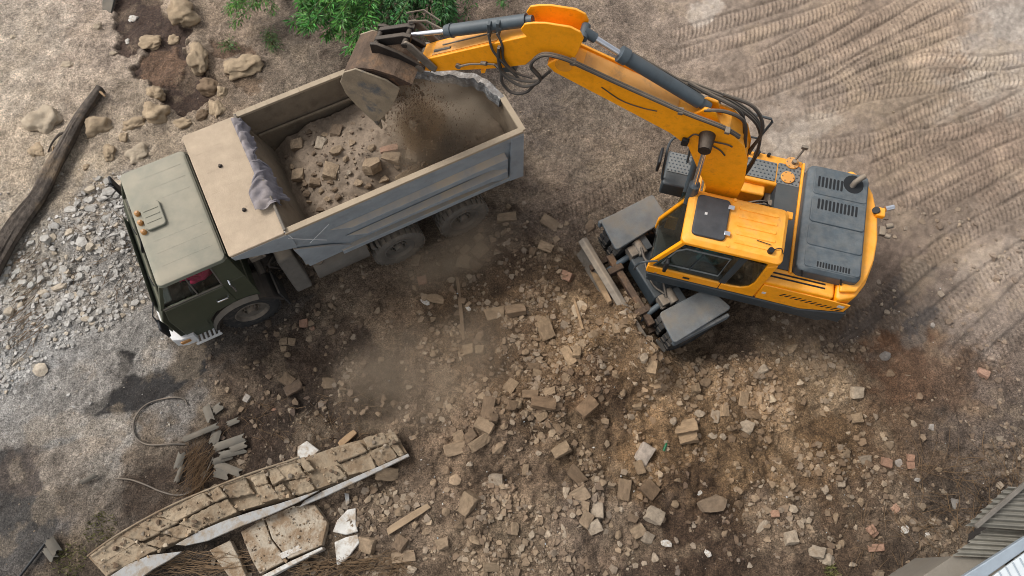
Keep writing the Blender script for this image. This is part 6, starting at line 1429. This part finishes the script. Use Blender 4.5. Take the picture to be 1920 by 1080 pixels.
def splate(nm, mat, px, z, th):
    pts = [at(x, y, z) for x, y in px]; c = sum(pts, Vector()) / len(pts); m = MB(); lo = [(p.x - c.x, p.y - c.y) for p in pts]
    m.hexa([(x, y, -th) for x, y in lo], [(x, y, 0) for x, y in lo]); o = m.build(nm, mat, slab, .012); o.location = (c.x - slab.location.x, c.y - slab.location.y, z); return o
splate('slab_piece', 'slab_top', [(497, 972), (549, 949), (590, 946), (614, 980), (604, 1022), (540, 1048), (510, 1010)], .22, .2)
splate('slab_piece', 'slab_top', [(451, 997), (494, 974), (508, 1012), (538, 1050), (487, 1076), (472, 1050)], .215, .2)
splate('slab_piece', 'slab_top', [(392, 1032), (431, 1013), (447, 1045), (463, 1084), (436, 1090)], .19, .17)
splate('plaster_edge', 'plaster', [(490, 1080), (545, 1052), (604, 1025), (606, 1030), (548, 1060), (494, 1088)], .23, .2)
splate('plaster_patch', 'plaster', [(520, 1040), (560, 1022), (566, 1030), (530, 1048)], .226, .006)
scatter('slab_crumbs', 420, (385, 940, 690, 1085), lambda x, y: np.maximum(inside([(497, 972), (549, 949), (590, 946), (614, 980), (604, 1022), (487, 1076), (451, 997)], x, y) * 1.0, .25), (.012, .06), EARTH, 'mud crumbs on the plastered slab', zfun=lambda a, b_: np.full(len(a), .22), lev=.22, blend=0.0, mask=lambda a, b_: inside([(497, 972), (549, 949), (590, 946), (614, 980), (604, 1022), (487, 1076), (451, 997)], *pxgrid(a, b_, .22)))
polyplate('plaster_sheet', 'plaster', [(652, 956), (668, 953), (669, 983), (672, 998), (650, 1004), (625, 998), (634, 975)], .035, 'bright white plaster sheet, upper piece, right of the plastered slab', 'plaster', lift=.03)
polyplate('plaster_sheet', 'plaster', [(650, 1008), (672, 1002), (676, 1018), (652, 1050), (634, 1061), (627, 1016)], .035, 'bright white plaster sheet, lower piece, right of the plastered slab', 'plaster', lift=.03)
polyplate('plaster_chip', 'plaster_grey', [(646, 924), (655, 926), (656, 944), (650, 950)], .03, 'narrow grey plaster chip just above the white plaster sheet', 'plaster', lift=.03)
polyplate('plaster_chunk', 'plaster', [(560, 841), (580, 830), (603, 846), (588, 862), (561, 867)], .10, 'speckled white chunk standing above the fallen wall edge', 'plaster', lift=.03)
def plank(px0, px1, wpx, th, mat, label, name='plank', cat='plank', z=.06, tilt=0.0):
    a, b_ = gp(*px0), gp(*px1); a.z += z; b_.z += z + tilt
    c = (a + b_) / 2; d = b_ - a; w_ = wpx * mpp(*px0)
    m = MB(); L2 = d.length / 2
    rr = random.Random(int(px0[0])); n = 5
    for i in range(n):
        x0, x1 = -L2 + 2 * L2 * i / n, -L2 + 2 * L2 * (i + 1) / n
    pr = [(-L2, -w_ / 2), (-L2 * .3, -w_ / 2 * 1.05), (L2 * .6, -w_ / 2 * .95), (L2 * 1.02, -w_ / 2 * .8), (L2 * .96, w_ / 2 * .8), (L2 * .2, w_ / 2 * 1.04), (-L2 * .7, w_ / 2 * .97), (-L2 * .95, w_ / 2 * .7)]
    m.prism_z(pr, -th / 2, th / 2)
    o = m.build(name, mat, None, .008); o.location = c
    o.rotation_euler = (0, -math.atan2(d.z, math.hypot(d.x, d.y)), math.atan2(d.y, d.x))
    return tag(o, label, cat)
plank((637, 836), (668, 810), 12, .05, 'wood', 'short tan board sticking out above the fallen wall end')
plank((690, 830), (612, 858), 9, .04, 'wood', 'thin split board along the upper edge of the fallen wall')
plank((726, 998), (806, 948), 13, .03, 'rock_tan', 'reddish-tan board lying right of the white plaster sheet')
plank((1106, 502), (1142, 574), 10, .07, 'wood', 'round wooden stake leaning on soil before the dozer blade', 'stake', 'stake', .10, .05)
plank((1092, 620), (1075, 560), 5, .03, 'wood', 'thin splinter of wood beside the stake', 'splinter', 'wood')
plank((1228, 640), (1245, 660), 9, .05, 'wood_grey', 'grey wooden batten end under the lower wheel cover', 'batten', 'wood')
plank((858, 520), (870, 640), 7, .03, 'rock_dark', 'dark board edge half buried between truck and excavator')
# grey tile and slate shards left of the wall
SL = [(394,777,30,15,-62),(410,767,17,17,40),(380,813,68,11,22),(406,821,24,18,80),(433,832,58,15,18),(440,850,46,13,15),(440,793,20,11,25),(340,865,28,14,85),(340,890,30,10,80),(429,879,52,15,-20),(419,890,26,17,-15),(105,1024,30,17,-48),(98,1038,28,15,-42),(172,899,28,9,32),(450,840,30,12,20),(420,862,34,12,20)]
wd = ['at the top of the shard pile','leaning on the darker shard at the pile top','long and thin, left part of the pile','upright in the middle of the pile','widest of the shard pile','below the widest shard','at the right tip of the shard pile','left of the twig nest','half buried left of the twig nest','lowest long one by the wall edge','small one at the wall edge','upper of the pair at the lower left','lower of the pair at the lower left','alone on the gravel at lower left','right end of the pile','low middle of the pile']
for (x, y, l, w_, a), wds in zip(SL, wd):
    s = mpp(x, y); p = gp(x, y); l *= s; w_ *= s
    m = MB(); nn = 6; vs = []
    for i in range(nn + 1):
        t = i / nn; yy = (t - .5) * w_; zz = .02 * math.sin(math.pi * t)
        vs += [(-l / 2 + .02 * math.sin(i * 2.1), yy, zz), (l / 2 + .025 * math.sin(i * 1.3), yy, zz)]
    k = len(vs); vs += [(x_, y_, z_ - .016) for x_, y_, z_ in vs]
    fs = []
    for i in range(nn):
        a0 = i * 2; fs += [(a0, a0 + 1, a0 + 3, a0 + 2), (k + a0, k + a0 + 2, k + a0 + 3, k + a0 + 1)]
    for i in range(nn):
        a0 = i * 2; fs += [(a0, a0 + 2, k + a0 + 2, k + a0), (a0 + 1, k + a0 + 1, k + a0 + 3, a0 + 3)]
    fs += [(0, k, k + 1, 1), (2 * nn, 2 * nn + 1, k + 2 * nn + 1, k + 2 * nn)]
    m.add(vs, fs); o = m.build('slate_shard', 'slate', None, smooth=True)
    o.location = (p.x, p.y, p.z + .05 + rd.uniform(0, .05)); o.rotation_euler = (rd.uniform(-.2, .2), rd.uniform(-.12, .12), R(a))
    tag(o, 'grey slate shard ' + wds, 'slate', 'grey slate shards')
def hose(name, pts, r, mat, label, cat='hose', z=.03):
    P = [gp(x, y) + Vector((0, 0, z)) for x, y in pts]
    sp = spline(P, 6)
    for q in sp: q.z = max(q.z, hz(q.x, q.y) + r)
    m = MB(); m.tube(sp, r, 8); return tag(m.build(name, mat, None, smooth=True), label, cat)
z2 = lambda L_: [(x / 2.842, 700 + y / 2.842) for x, y in L_]
hose('hose', z2([(1003, 170), (985, 140), (940, 130), (880, 137), (800, 160), (745, 205), (716, 270), (728, 340), (780, 378), (850, 383), (920, 378), (990, 380)]), .016, 'hose', 'black hose looped beside the dark puddle')
hose('hose', z2([(620, 562), (700, 568), (780, 595), (860, 630), (940, 650), (1010, 640), (1060, 605), (1095, 550), (1140, 450)]), .015, 'hose', 'grey hose curving round the twig nest at the fallen wall')
hose('metal_rod', z2([(270, 885), (220, 950), (170, 1015), (105, 1100)]), .022, 'black', 'dark rod running out of the bottom edge at lower left', 'rod', .06)

# ------------------------------------------------------------------ shed at the lower right corner
shed = thing('shed_roof', 'corner of a low shed with corrugated sheets and pale metal flashing', 'roof', at(1900, 1040, 0))
SO = shed.location
def wavesheet(nm, mat, quad, z, amp=.03, per=.12, n=40):
    """corrugations run along x; quad = px corners: top-left, top-right, bottom-right, bottom-left"""
    P = [at(x, y, z) for x, y in quad]
    m = MB(); vs = []
    ylen = (P[0] - P[3]).length; n = max(12, int(ylen / per) * 8)
    for i in range(n + 1):
        t = i / n; a, b_ = P[0].lerp(P[3], t), P[1].lerp(P[2], t); zz = z + amp * math.sin(2 * math.pi * t * ylen / per)
        jag = .012 * math.sin(int(t * ylen / per) * 2.7)
        for p in (a + Vector((jag, 0, 0)), b_): vs += [(p.x - SO.x, p.y - SO.y, zz), (p.x - SO.x, p.y - SO.y, zz - .012)]
    fs = []
    for i in range(n):
        a = i * 4; fs += [(a, a + 2, a + 6, a + 4), (a + 1, a + 5, a + 7, a + 3), (a, a + 4, a + 5, a + 1)]
    m.add(vs, fs); return m.build(nm, mat, shed, smooth=False)
wavesheet('corrugated_sheet', 'roof_sheet', [(1890, 912), (2150, 930), (2150, 1010), (1812, 986)], 1.35)
wavesheet('corrugated_sheet', 'roof_sheet', [(1850, 990), (2150, 1010), (2150, 1060), (1786, 1042)], 1.15)
def shplate(nm, mat, px, z, th, bev=.006):
    pts = [at(x, y, z) for x, y in px]; m = MB()
    m.hexa([(p.x - SO.x, p.y - SO.y, z - th) for p in pts], [(p.x - SO.x, p.y - SO.y, z) for p in pts]); return m.build(nm, mat, shed, bev)
shplate('wall_board', 'board', [(1716, 1090), (1786, 1043), (1880, 1046), (1900, 1100), (1800, 1140)], 1.05, 1.3)
shplate('inner_wall', 'chassis', [(1880, 995), (1930, 950), (2150, 960), (2150, 1100), (1880, 1100)], .9, 1.0)
shplate('flashing', 'zinc', [(1798, 1086), (1920, 1008), (2000, 962), (2010, 976), (1930, 1026), (1830, 1096)], 1.62, .10, .012)
shplate('roof_base', 'white_sheet', [(1838, 1098), (1925, 1034), (2020, 976), (2100, 1000), (2100, 1160), (1850, 1160)], 1.60, .05)
for k in range(14):
    a, b_ = at(1846 + k * 13, 1088 - k * 8.3, 1.6), at(1880 + k * 14.5, 1150 - k * 5, 1.6)
    m = MB(); m.tube([(a.x - SO.x, a.y - SO.y, 1.612), (b_.x - SO.x, b_.y - SO.y, 1.612)], .011, 5); m.build('seam', 'zinc', shed)
a, b_ = at(1832, 984, 1.40), at(1925, 906, 1.44)
m = MB(); d = (b_ - a); c = (a + b_) / 2; m.box((0, 0, 0), (d.length * 1.1, .062, .06)); o = m.build('batten', 'wood_grey', None, .006); o.location = c; o.rotation_euler.z = math.atan2(d.y, d.x)
tag(o, 'grey wooden batten lying across the corrugated shed roof', 'plank')

# ------------------------------------------------------------------ twigs, straw, weeds
def twigs(name, n, boxpx, lpx, label, mat='twig', ang=None, r=.0042, zup=.08):
    rr = random.Random(int(boxpx[0])); m = MB()
    for _ in range(n):
        x, y = rr.uniform(boxpx[0], boxpx[2]), rr.uniform(boxpx[1], boxpx[3]); p = gp(x, y)
        a = rr.uniform(0, math.pi) if ang is None else R(rr.gauss(*ang)); L_ = rr.uniform(.5, 1.3) * lpx * mpp(x, y)
        d = Vector((math.cos(a), math.sin(a), 0)); sd = Vector((-d.y, d.x, 0)) * rr.uniform(-.12, .12) * L_
        q = [p - d * L_ / 2, p + sd, p + d * L_ / 2]
        z_ = rr.uniform(.01, zup)
        q = [Vector((v.x, v.y, hz(v.x, v.y) + z_ + rr.uniform(0, .03))) for v in q]
        m.tube([q[0], q[0].lerp(q[1], .5) + sd * .2, q[1], q[2]], r * rr.uniform(.6, 1.4), 3)
    return tag(m.build(name, mat, None, normals=False), label, None, kind='stuff')
twigs('dry_twigs', 34, (1020, 478, 1110, 520), 60, 'dry twigs tangled round the stake before the blade')
twigs('brush_twigs', 140, (1700, 830, 1930, 990), 55, 'tangle of dry brown brush beside the shed', zup=.16)
twigs('loose_twigs', 70, (1580, 960, 1800, 1080), 36, 'loose dry twigs on the ground left of the shed')
twigs('twig_nest', 110, (352, 838, 392, 925), 50, 'bundle of brown reeds beside the slate shards', ang=(70, 25), zup=.14)
twigs('wall_reeds', 90, (270, 1040, 470, 1080), 80, 'brown reeds poking out under the fallen wall', ang=(5, 14), zup=.2)
twigs('bottom_reeds', 150, (560, 1045, 760, 1085), 55, 'golden-brown reeds at the bottom edge below the plastered slab', ang=(20, 30), zup=.1)
twigs('straw', 90, (400, 740, 720, 830), 28, 'bits of straw on the dark soil below the truck', r=.004, zup=.03)
twigs('straw_bits', 120, (960, 480, 1200, 760), 24, 'bits of straw scattered among the bricks', r=.004, zup=.06)
twigs('yard_straw', 90, (120, 400, 330, 560), 30, 'straw and stalks at the edge of the crushed stone', r=.004, zup=.05)
twigs('path_straw', 60, (20, 470, 80, 660), 40, 'brown stalks in the gap of the crushed stone', ang=(55, 20), r=.005, zup=.04)
def tuft(name, px, py, rad, n, label):
    rr = random.Random(int(px)); m = MB()
    for _ in range(n):
        a = rr.uniform(0, 6.28); d = rad * mpp(px, py) * math.sqrt(rr.random()); p = gp(px, py); p = Vector((p.x + d * math.cos(a), p.y + d * math.sin(a), 0)); p.z = hz(p.x, p.y)
        h_ = rr.uniform(.04, .12); q = p + Vector((rr.uniform(-.06, .06), rr.uniform(-.06, .06), h_)); w_ = Vector((rr.uniform(-.01, .01), rr.uniform(-.01, .01), 0))
        m.add([p - w_, p + w_, q], [(0, 1, 2)])
    return tag(m.build(name, 'grass_green', None, normals=False), label, None, kind='stuff')
tuft('grass_tuft', 190, 990, 30, 170, 'dull green grass tuft above the fallen wall end')
tuft('grass_tuft', 135, 1050, 32, 170, 'dull green grass tuft at the lower left by the slates')
tuft('grass_tuft', 1556, 1072, 12, 120, 'small green weed at the bottom edge')
p = gp(1246, 840); m = MB(); m.cyl((-.06, 0, .03), (.05, 0, .03), .024, 10); m.cyl((.05, 0, .03), (.1, 0, .03), .03, 10, .012); m.cyl((.1, 0, .03), (.13, 0, .03), .012, 8)
o = m.build('bottle', 'bottle_green', None, smooth=True); o.location = p; o.rotation_euler.z = R(65); tag(o, 'small green bottle lying in the rubble right of centre', 'bottle')

# ------------------------------------------------------------------ shrubs at the top edge
def shrub(name, base, ends, label, leaf_n, seed, tone, llen=.135):
    rr = random.Random(seed); b0 = Vector((base[0], base[1], hz(base[0], base[1])))
    root = thing(name, label, 'shrub', b0)
    V, Fc, Cc = [], [], []
    stem_mb = MB()
    for (ex_, ey_, ez_) in ends:
        e = at(ex_, ey_, ez_) - b0
        mid = e * .5 + Vector((rr.uniform(-.15, .15) * min(1, ez_), .1 * min(1, ez_), .35 * min(1, ez_) + .2 * ez_))
        sp = spline([Vector((rr.uniform(-.1, .1), 0, 0)), mid, e], 9)
        stem_mb.tube(sp, .014, 5, .004)
        m_ = len(sp); per = leaf_n // len(ends)
        for k in range(per):
            t = 1 - rr.random() ** 1.4 * .62; i = min(m_ - 2, int(t * (m_ - 1)))
            p = sp[i].lerp(sp[i + 1], t * (m_ - 1) - i); tg = (sp[i + 1] - sp[i]).normalized()
            off = Vector((rr.gauss(0, 1), rr.gauss(0, 1), rr.gauss(0, .7))); off = off.normalized() * rr.uniform(.0, .20) * (1.15 - t * .6)
            p = p + off
            d = (tg * rr.uniform(.3, 1.0) + off.normalized() * .9 + Vector((0, 0, -.25))).normalized()
            s_ = d.cross(Vector((rr.uniform(-.5, .5), rr.uniform(-.5, .5), 1))).normalized(); n_ = s_.cross(d)
            L_ = llen * rr.uniform(.6, 1.25); w_ = L_ * rr.uniform(.10, .15)
            o_ = len(V)
            V += [p, p + d * L_ * .4 + s_ * w_ + n_ * w_ * .4, p + d * L_ - n_ * L_ * .12, p + d * L_ * .4 - s_ * w_ + n_ * w_ * .4]
            Fc += [(o_, o_ + 1, o_ + 2), (o_, o_ + 2, o_ + 3)]
            c = np.array(lin(tone)) * rr.uniform(.4, 1.5) * np.array([rr.uniform(.8, 1.7), 1, rr.uniform(.7, 1.3)])
            Cc += [c] * 4
    st = stem_mb.build('stems', 'stem', root, smooth=True)
    lf = mesh_np('foliage', np.array([v[:] for v in V]), np.array(Fc), 'leafy', np.array(Cc)); lf.parent = root
    return root
def ends_in(cx, cy, rx, ry, n, zlo, zhi, seed):
    rr = random.Random(seed); return [(cx + rr.uniform(-1, 1) * rx, cy + rr.uniform(-1, 1) * ry, rr.uniform(zlo, zhi)) for _ in range(n)]
shrub('leafy_shrub', (-2.7, 11.9), ends_in(622, 20, 78, 34, 20, .9, 1.9, 1) + [(655, 98, 1.5), (640, 70, 1.5), (575, 55, .9), (612, 68, 1.0), (698, 62, 1.6), (672, 66, 1.6), (690, 30, 1.4)], 'dense green shrub at the top edge left of the bucket', 6400, 3, (66, 126, 50))
shrub('leafy_shrub', (-1.55, 12.1), ends_in(765, 14, 80, 28, 18, .8, 1.7, 2) + [(735, 58, 1.2), (790, 60, 1.1), (830, 52, .8), (720, 45, 1.4)], 'darker green shrub at the top edge above the bucket ram', 4600, 5, (52, 104, 48))
shrub('leafy_shrub', (-5.1, 12.2), ends_in(468, 6, 40, 16, 9, .5, 1.1, 3) + [(430, 20, .7), (510, 24, .6), (436, 44, .4)], 'small bright green shrub at the top edge above the truck', 1500, 8, (78, 130, 52), .09)
shrub('leafy_shrub', (-.25, 12.5), ends_in(900, -4, 50, 12, 7, .5, 1.0, 4) + [(870, 30, .6), (945, 8, .6)], 'thin green sprigs at the top edge above the orange arm', 700, 9, (62, 116, 52), .09)
for k, (x, y, lab) in enumerate(((428, 84, 'tiny green sprout right of the mud patch'), (512, 84, 'low green sprout on the bare ground above the truck body'), (505, 68, 'pale green sprout just above the low sprout'))):
    pb = gp(x, y); shrub('green_sprout', (pb.x, pb.y), [(x + dx, y + dy, .12) for dx, dy in ((-7, -4), (6, -6), (0, 8), (8, 6), (-6, 7))], lab, 160, 20 + k, (72, 108, 52), .07)
# ------------------------------------------------------------------ the two drivers, seated behind glass
def person(label, shirt, O, yaw, seat, parent_scale=1.0):
    """seat = local point of the hip; faces local +x"""
    root = thing('person', label, 'person', (O.x, O.y, 0), yaw)
    V = []; E_ = []; Rr = []
    def add(p, r, prev=None):
        V.append(Vector(seat) + Vector(p)); Rr.append(r)
        if prev is not None: E_.append((prev, len(V) - 1))
        return len(V) - 1
    pel = add((0, 0, .10), .14); sp1 = add((-.03, 0, .30), .13, pel); ch = add((-.02, 0, .48), .155, sp1); nk = add((.01, 0, .61), .055, ch); hd0 = add((.03, 0, .70), .075, nk); hd = add((.04, 0, .80), .095, hd0); add((.03, 0, .87), .07, hd)
    for s in (1, -1):
        sh = add((-.01, s * .18, .53), .07, ch); el = add((.16, s * .24, .32), .05, sh); wr = add((.38, s * .16, .38), .034, el); pm = add((.45, s * .15, .40), .036, wr)
        for j, (dy, dz, l_) in enumerate(((-.03, .01, .06), (-.012, .015, .075), (.008, .015, .075), (.026, .01, .06))):
            k = add((.45 + l_ * .6, s * .15 + dy, .41 + dz), .010, pm); add((.45 + l_ * .8, s * .15 + dy, .38), .009, k)
        k = add((.44, s * .11, .41), .011, pm); add((.48, s * .10, .40), .010, k)
        kn = add((.42, s * .15, .14), .075, pel); an = add((.50, s * .15, -.26), .05, kn); add((.62, s * .16, -.30), .042, an)
    me = bpy.data.meshes.new('body'); me.from_pydata(V, E_, []); o = bpy.data.objects.new('body', me); COL.objects.link(o); o.parent = root
    sk = o.modifiers.new('skin', 'SKIN'); sv = me.skin_vertices[0].data
    for i, r_ in enumerate(Rr): sv[i].radius = (r_, r_ * (1.25 if i in (0, 1, 2) else 1))
    sv[0].use_root = True
    ss = o.modifiers.new('sub', 'SUBSURF'); ss.levels = ss.render_levels = 2
    # clothing and skin are told apart by height on the one body
    m = bpy.data.materials.new('clothed_body'); m.use_nodes = True; nt = m.node_tree; b = nt.nodes['Principled BSDF']; L = nt.links.new
    tc = nd(nt, 'ShaderNodeTexCoord'); sx = nd(nt, 'ShaderNodeSeparateXYZ'); L(tc.outputs['Object'], sx.inputs[0])
    def gt(sock, v):
        q = nd(nt, 'ShaderNodeMath', operation='GREATER_THAN'); L(sock, q.inputs[0]); q.inputs[1].default_value = v; return q.outputs[0]
    def mix(f_, a, c):
        q = nd(nt, 'ShaderNodeMix', data_type='RGBA'); L(f_, q.inputs[0])
        if isinstance(a, tuple): q.inputs[6].default_value = (*lin(a), 1)
        else: L(a, q.inputs[6])
        q.inputs[7].default_value = (*lin(c), 1); return q.outputs[2]
    c1 = mix(gt(sx.outputs[2], seat[2] + .18), (50, 54, 66), shirt)
    c2 = mix(gt(sx.outputs[2], seat[2] + .60), c1, (178, 128, 100))
    c3 = mix(gt(sx.outputs[0], seat[0] + .62), c2, (40, 34, 30))
    L(c2, b.inputs['Base Color']); b.inputs['Roughness'].default_value = .85
    me.materials.append(m)
    hm = MB(); c = Vector(seat) + Vector((.02, 0, .82))
    bm = bmesh.new(); bmesh.ops.create_icosphere(bm, subdivisions=3, radius=.112)
    for v in bm.verts: v.co = Vector((v.co.x * 1.05, v.co.y * .92, v.co.z * 1.05))
    bmesh.ops.delete(bm, geom=[v for v in bm.verts if v.co.z < -.01 and v.co.x > -.02 or v.co.z < -.07 or (v.co.x > .085)], context='VERTS')
    me2 = bpy.data.meshes.new('hair'); bm.to_mesh(me2); bm.free(); me2.materials.append(MATS['hair']); ho = bpy.data.objects.new('hair', me2); ho.location = c; COL.objects.link(ho); ho.parent = root
    fm = MB(); h0 = Vector(seat) + Vector((.04, 0, .80)); fm.hexa([h0 + Vector((.08, -.018, -.03)), h0 + Vector((.08, .018, -.03)), h0 + Vector((.12, .014, -.03)), h0 + Vector((.12, -.014, -.03))], [h0 + Vector((.08, -.01, .02)), h0 + Vector((.08, .01, .02)), h0 + Vector((.1, .008, .02)), h0 + Vector((.1, -.008, .02))]); fm.build('nose', 'skin', root, .005)
    for s in (1, -1):
        em = MB(); em.cyl(h0 + Vector((.075, s * .035, .02)), h0 + Vector((.098, s * .035, .02)), .012, 8); em.build('eye', 'black', root)
        em = MB(); em.box(h0 + Vector((-.01, s * .098, -.005)), (.04, .02, .06)); em.build('ear', 'skin', root, .008)
    em = MB(); em.box(h0 + Vector((.09, 0, -.055)), (.02, .05, .010)); em.build('mouth', 'brick_red', root)
    return root
person('person in a dark red shirt seated at the wheel inside the truck cab', (190, 30, 84), TRUCK_O, TRUCK_YAW, (.10, .66, 1.54))
person('person in a teal shirt seated at the controls inside the orange excavator cab', (44, 112, 124), EX_O, EX_YAW, (.14, .84, 1.78))

# ------------------------------------------------------------------ soil falling from the bucket, and the dust
def e2w(x, y, z):
    w_ = loc2w(EX_O, EX_YAW, x, y); return Vector((w_[0], w_[1], z))
rf = random.Random(31)
wds = ['highest, just under the bucket lip', 'left of the bucket tooth', 'long tan one right below the bucket', 'beside the long tan one', 'just above the load', 'nearest the crushed wall', 'nearest the tailgate', 'small, at the middle of the fall', 'dark, at the edge of the fall']
for k, wd_ in enumerate(wds):
    p = e2w(5.45 - .35 * rf.random() - (.25 if k in (5, 6) else 0), rf.uniform(-.2, .6), 3.3 - k * .16)
    s_ = rf.uniform(.10, .17) if k != 2 else .24
    put_rock('falling_clod', 'stone', 'rock_tan' if k in (2, 4, 6) else 'rock_dark', p, (s_, s_ * .7, s_ * 1.2), rf.uniform(0, 3), 'clod of earth falling from the bucket, ' + wd_, 'clod', 'clods falling from the bucket', .6, .5)
n_ = 9000
q = rng.random(n_); zz = 3.55 - q * 1.75
cx = 5.55 - .55 * q + rng.normal(0, .16 + .22 * q, n_); cy = .12 + rng.normal(0, .22 + .12 * q, n_)
pw = np.array([e2w(a, b_, c)[:] for a, b_, c in zip(cx, cy, zz)])
ta, tb = w2t(pw[:, 0], pw[:, 1])
keep = (ta < -1.7) & (ta > -5.2) & (tb < 1.0) & (tb > np.interp(-ta, -wallx, wally) + .15)
pw = pw[keep]; n_ = len(pw)
bv, bf = hull_np('stone', 0); sz = .005 + .03 * rng.random(n_) ** 5
v = bv[None] * (sz[:, None] * np.array([1, 1, 1.6]))[:, None, :] + pw[:, None, :]
o = mesh_np('falling_soil', v.reshape(-1, 3), (bf[None] + (np.arange(n_) * len(bv))[:, None, None]).reshape(-1, 3), 'rubble_mix', np.repeat(np.array([lin((120, 98, 76))]) * rng.uniform(.6, 1.4, (n_, 1)), len(bv), 0))
tag(o, 'loose brown soil pouring from the bucket into the truck', None, kind='stuff')

def dust(name, label, c, rad, rz, dens, col_, nscale, lo, hi, seed):
    bm = bmesh.new(); bmesh.ops.create_icosphere(bm, subdivisions=3, radius=1.0)
    me = bpy.data.meshes.new(name); bm.to_mesh(me); bm.free(); o = bpy.data.objects.new(name, me); COL.objects.link(o)
    o.location = c; o.scale = rad; o.rotation_euler.z = rz
    m = bpy.data.materials.new(name); m.use_nodes = True; nt = m.node_tree; nt.nodes.clear(); L = nt.links.new
    ou = nd(nt, 'ShaderNodeOutputMaterial'); pv = nd(nt, 'ShaderNodeVolumePrincipled'); pv.inputs['Color'].default_value = (*lin(col_), 1); pv.inputs['Anisotropy'].default_value = 0.1
    tc = nd(nt, 'ShaderNodeTexCoord'); ln = nd(nt, 'ShaderNodeVectorMath', operation='LENGTH'); L(tc.outputs['Object'], ln.inputs[0])
    f1 = nd(nt, 'ShaderNodeMapRange'); f1.inputs[1].default_value = 1.0; f1.inputs[2].default_value = .25; L(ln.outputs['Value'], f1.inputs[0]); f1.interpolation_type = 'SMOOTHSTEP'
    no = nd(nt, 'ShaderNodeTexNoise'); no.inputs['Scale'].default_value = nscale; no.inputs['Detail'].default_value = 2.5; no.noise_dimensions = '4D'; no.inputs['W'].default_value = seed
    mp = nd(nt, 'ShaderNodeMapping'); L(tc.outputs['Object'], mp.inputs[0]); L(mp.outputs[0], no.inputs['Vector'])
    f2 = nd(nt, 'ShaderNodeMapRange'); f2.inputs[1].default_value = lo; f2.inputs[2].default_value = hi; L(no.outputs[0], f2.inputs[0])
    mu = nd(nt, 'ShaderNodeMath', operation='MULTIPLY'); L(f1.outputs[0], mu.inputs[0]); L(f2.outputs[0], mu.inputs[1])
    m2 = nd(nt, 'ShaderNodeMath', operation='MULTIPLY'); L(mu.outputs[0], m2.inputs[0]); m2.inputs[1].default_value = dens; L(m2.outputs[0], pv.inputs['Density']); L(pv.outputs[0], ou.inputs['Volume'])
    me.materials.append(m)
    return tag(o, label, None, kind='stuff')
dust('dust_cloud', 'brown dust rising in the rear half of the tipper body', t2w(-4.25, .25, 2.1), (1.3, 1.0, .95), TRUCK_YAW, 5.5, (194, 178, 158), 1.9, .36, .62, 1.0)
dust('dust_cloud', 'pale dust drifting round the truck rear wheels', t2w(-3.7, 1.75, .55), (1.6, .8, .6), TRUCK_YAW, 1.9, (214, 196, 172), 1.5, .36, .66, 4.0)
pc = at(800, 690, .4)
dust('dust_cloud', 'thin dust veil over the soil between truck and excavator', pc, (2.2, 1.3, .6), R(20), 1.5, (214, 196, 172), 1.6, .40, .68, 8.0)

dust('dust_cloud', 'dust trailing the soil that pours from the bucket', e2w(5.35, .2, 2.55), (.55, .55, .9), EX_YAW, 7.0, (190, 164, 134), 2.2, .36, .60, 12.0)
# tell look-alikes apart by their order from the left
by = {}
for o in scene.objects:
    if o.parent is None and 'label' in o and 'group' in o: by.setdefault(o['label'], []).append(o)
ORD = ['leftmost', 'second from left', 'third from left', 'fourth from left', 'fifth from left', 'sixth from left', 'seventh from left', 'eighth from left', 'ninth from left', 'tenth from left']
for lab, os_ in by.items():
    if 1 < len(os_) <= 10:
        os_.sort(key=lambda o: pxgrid(o.location.x, o.location.y, o.location.z)[0])
        for k, o in enumerate(os_): o['label'] = lab + ', ' + (ORD[k] if k < len(os_) - 1 or k < 1 else 'rightmost')
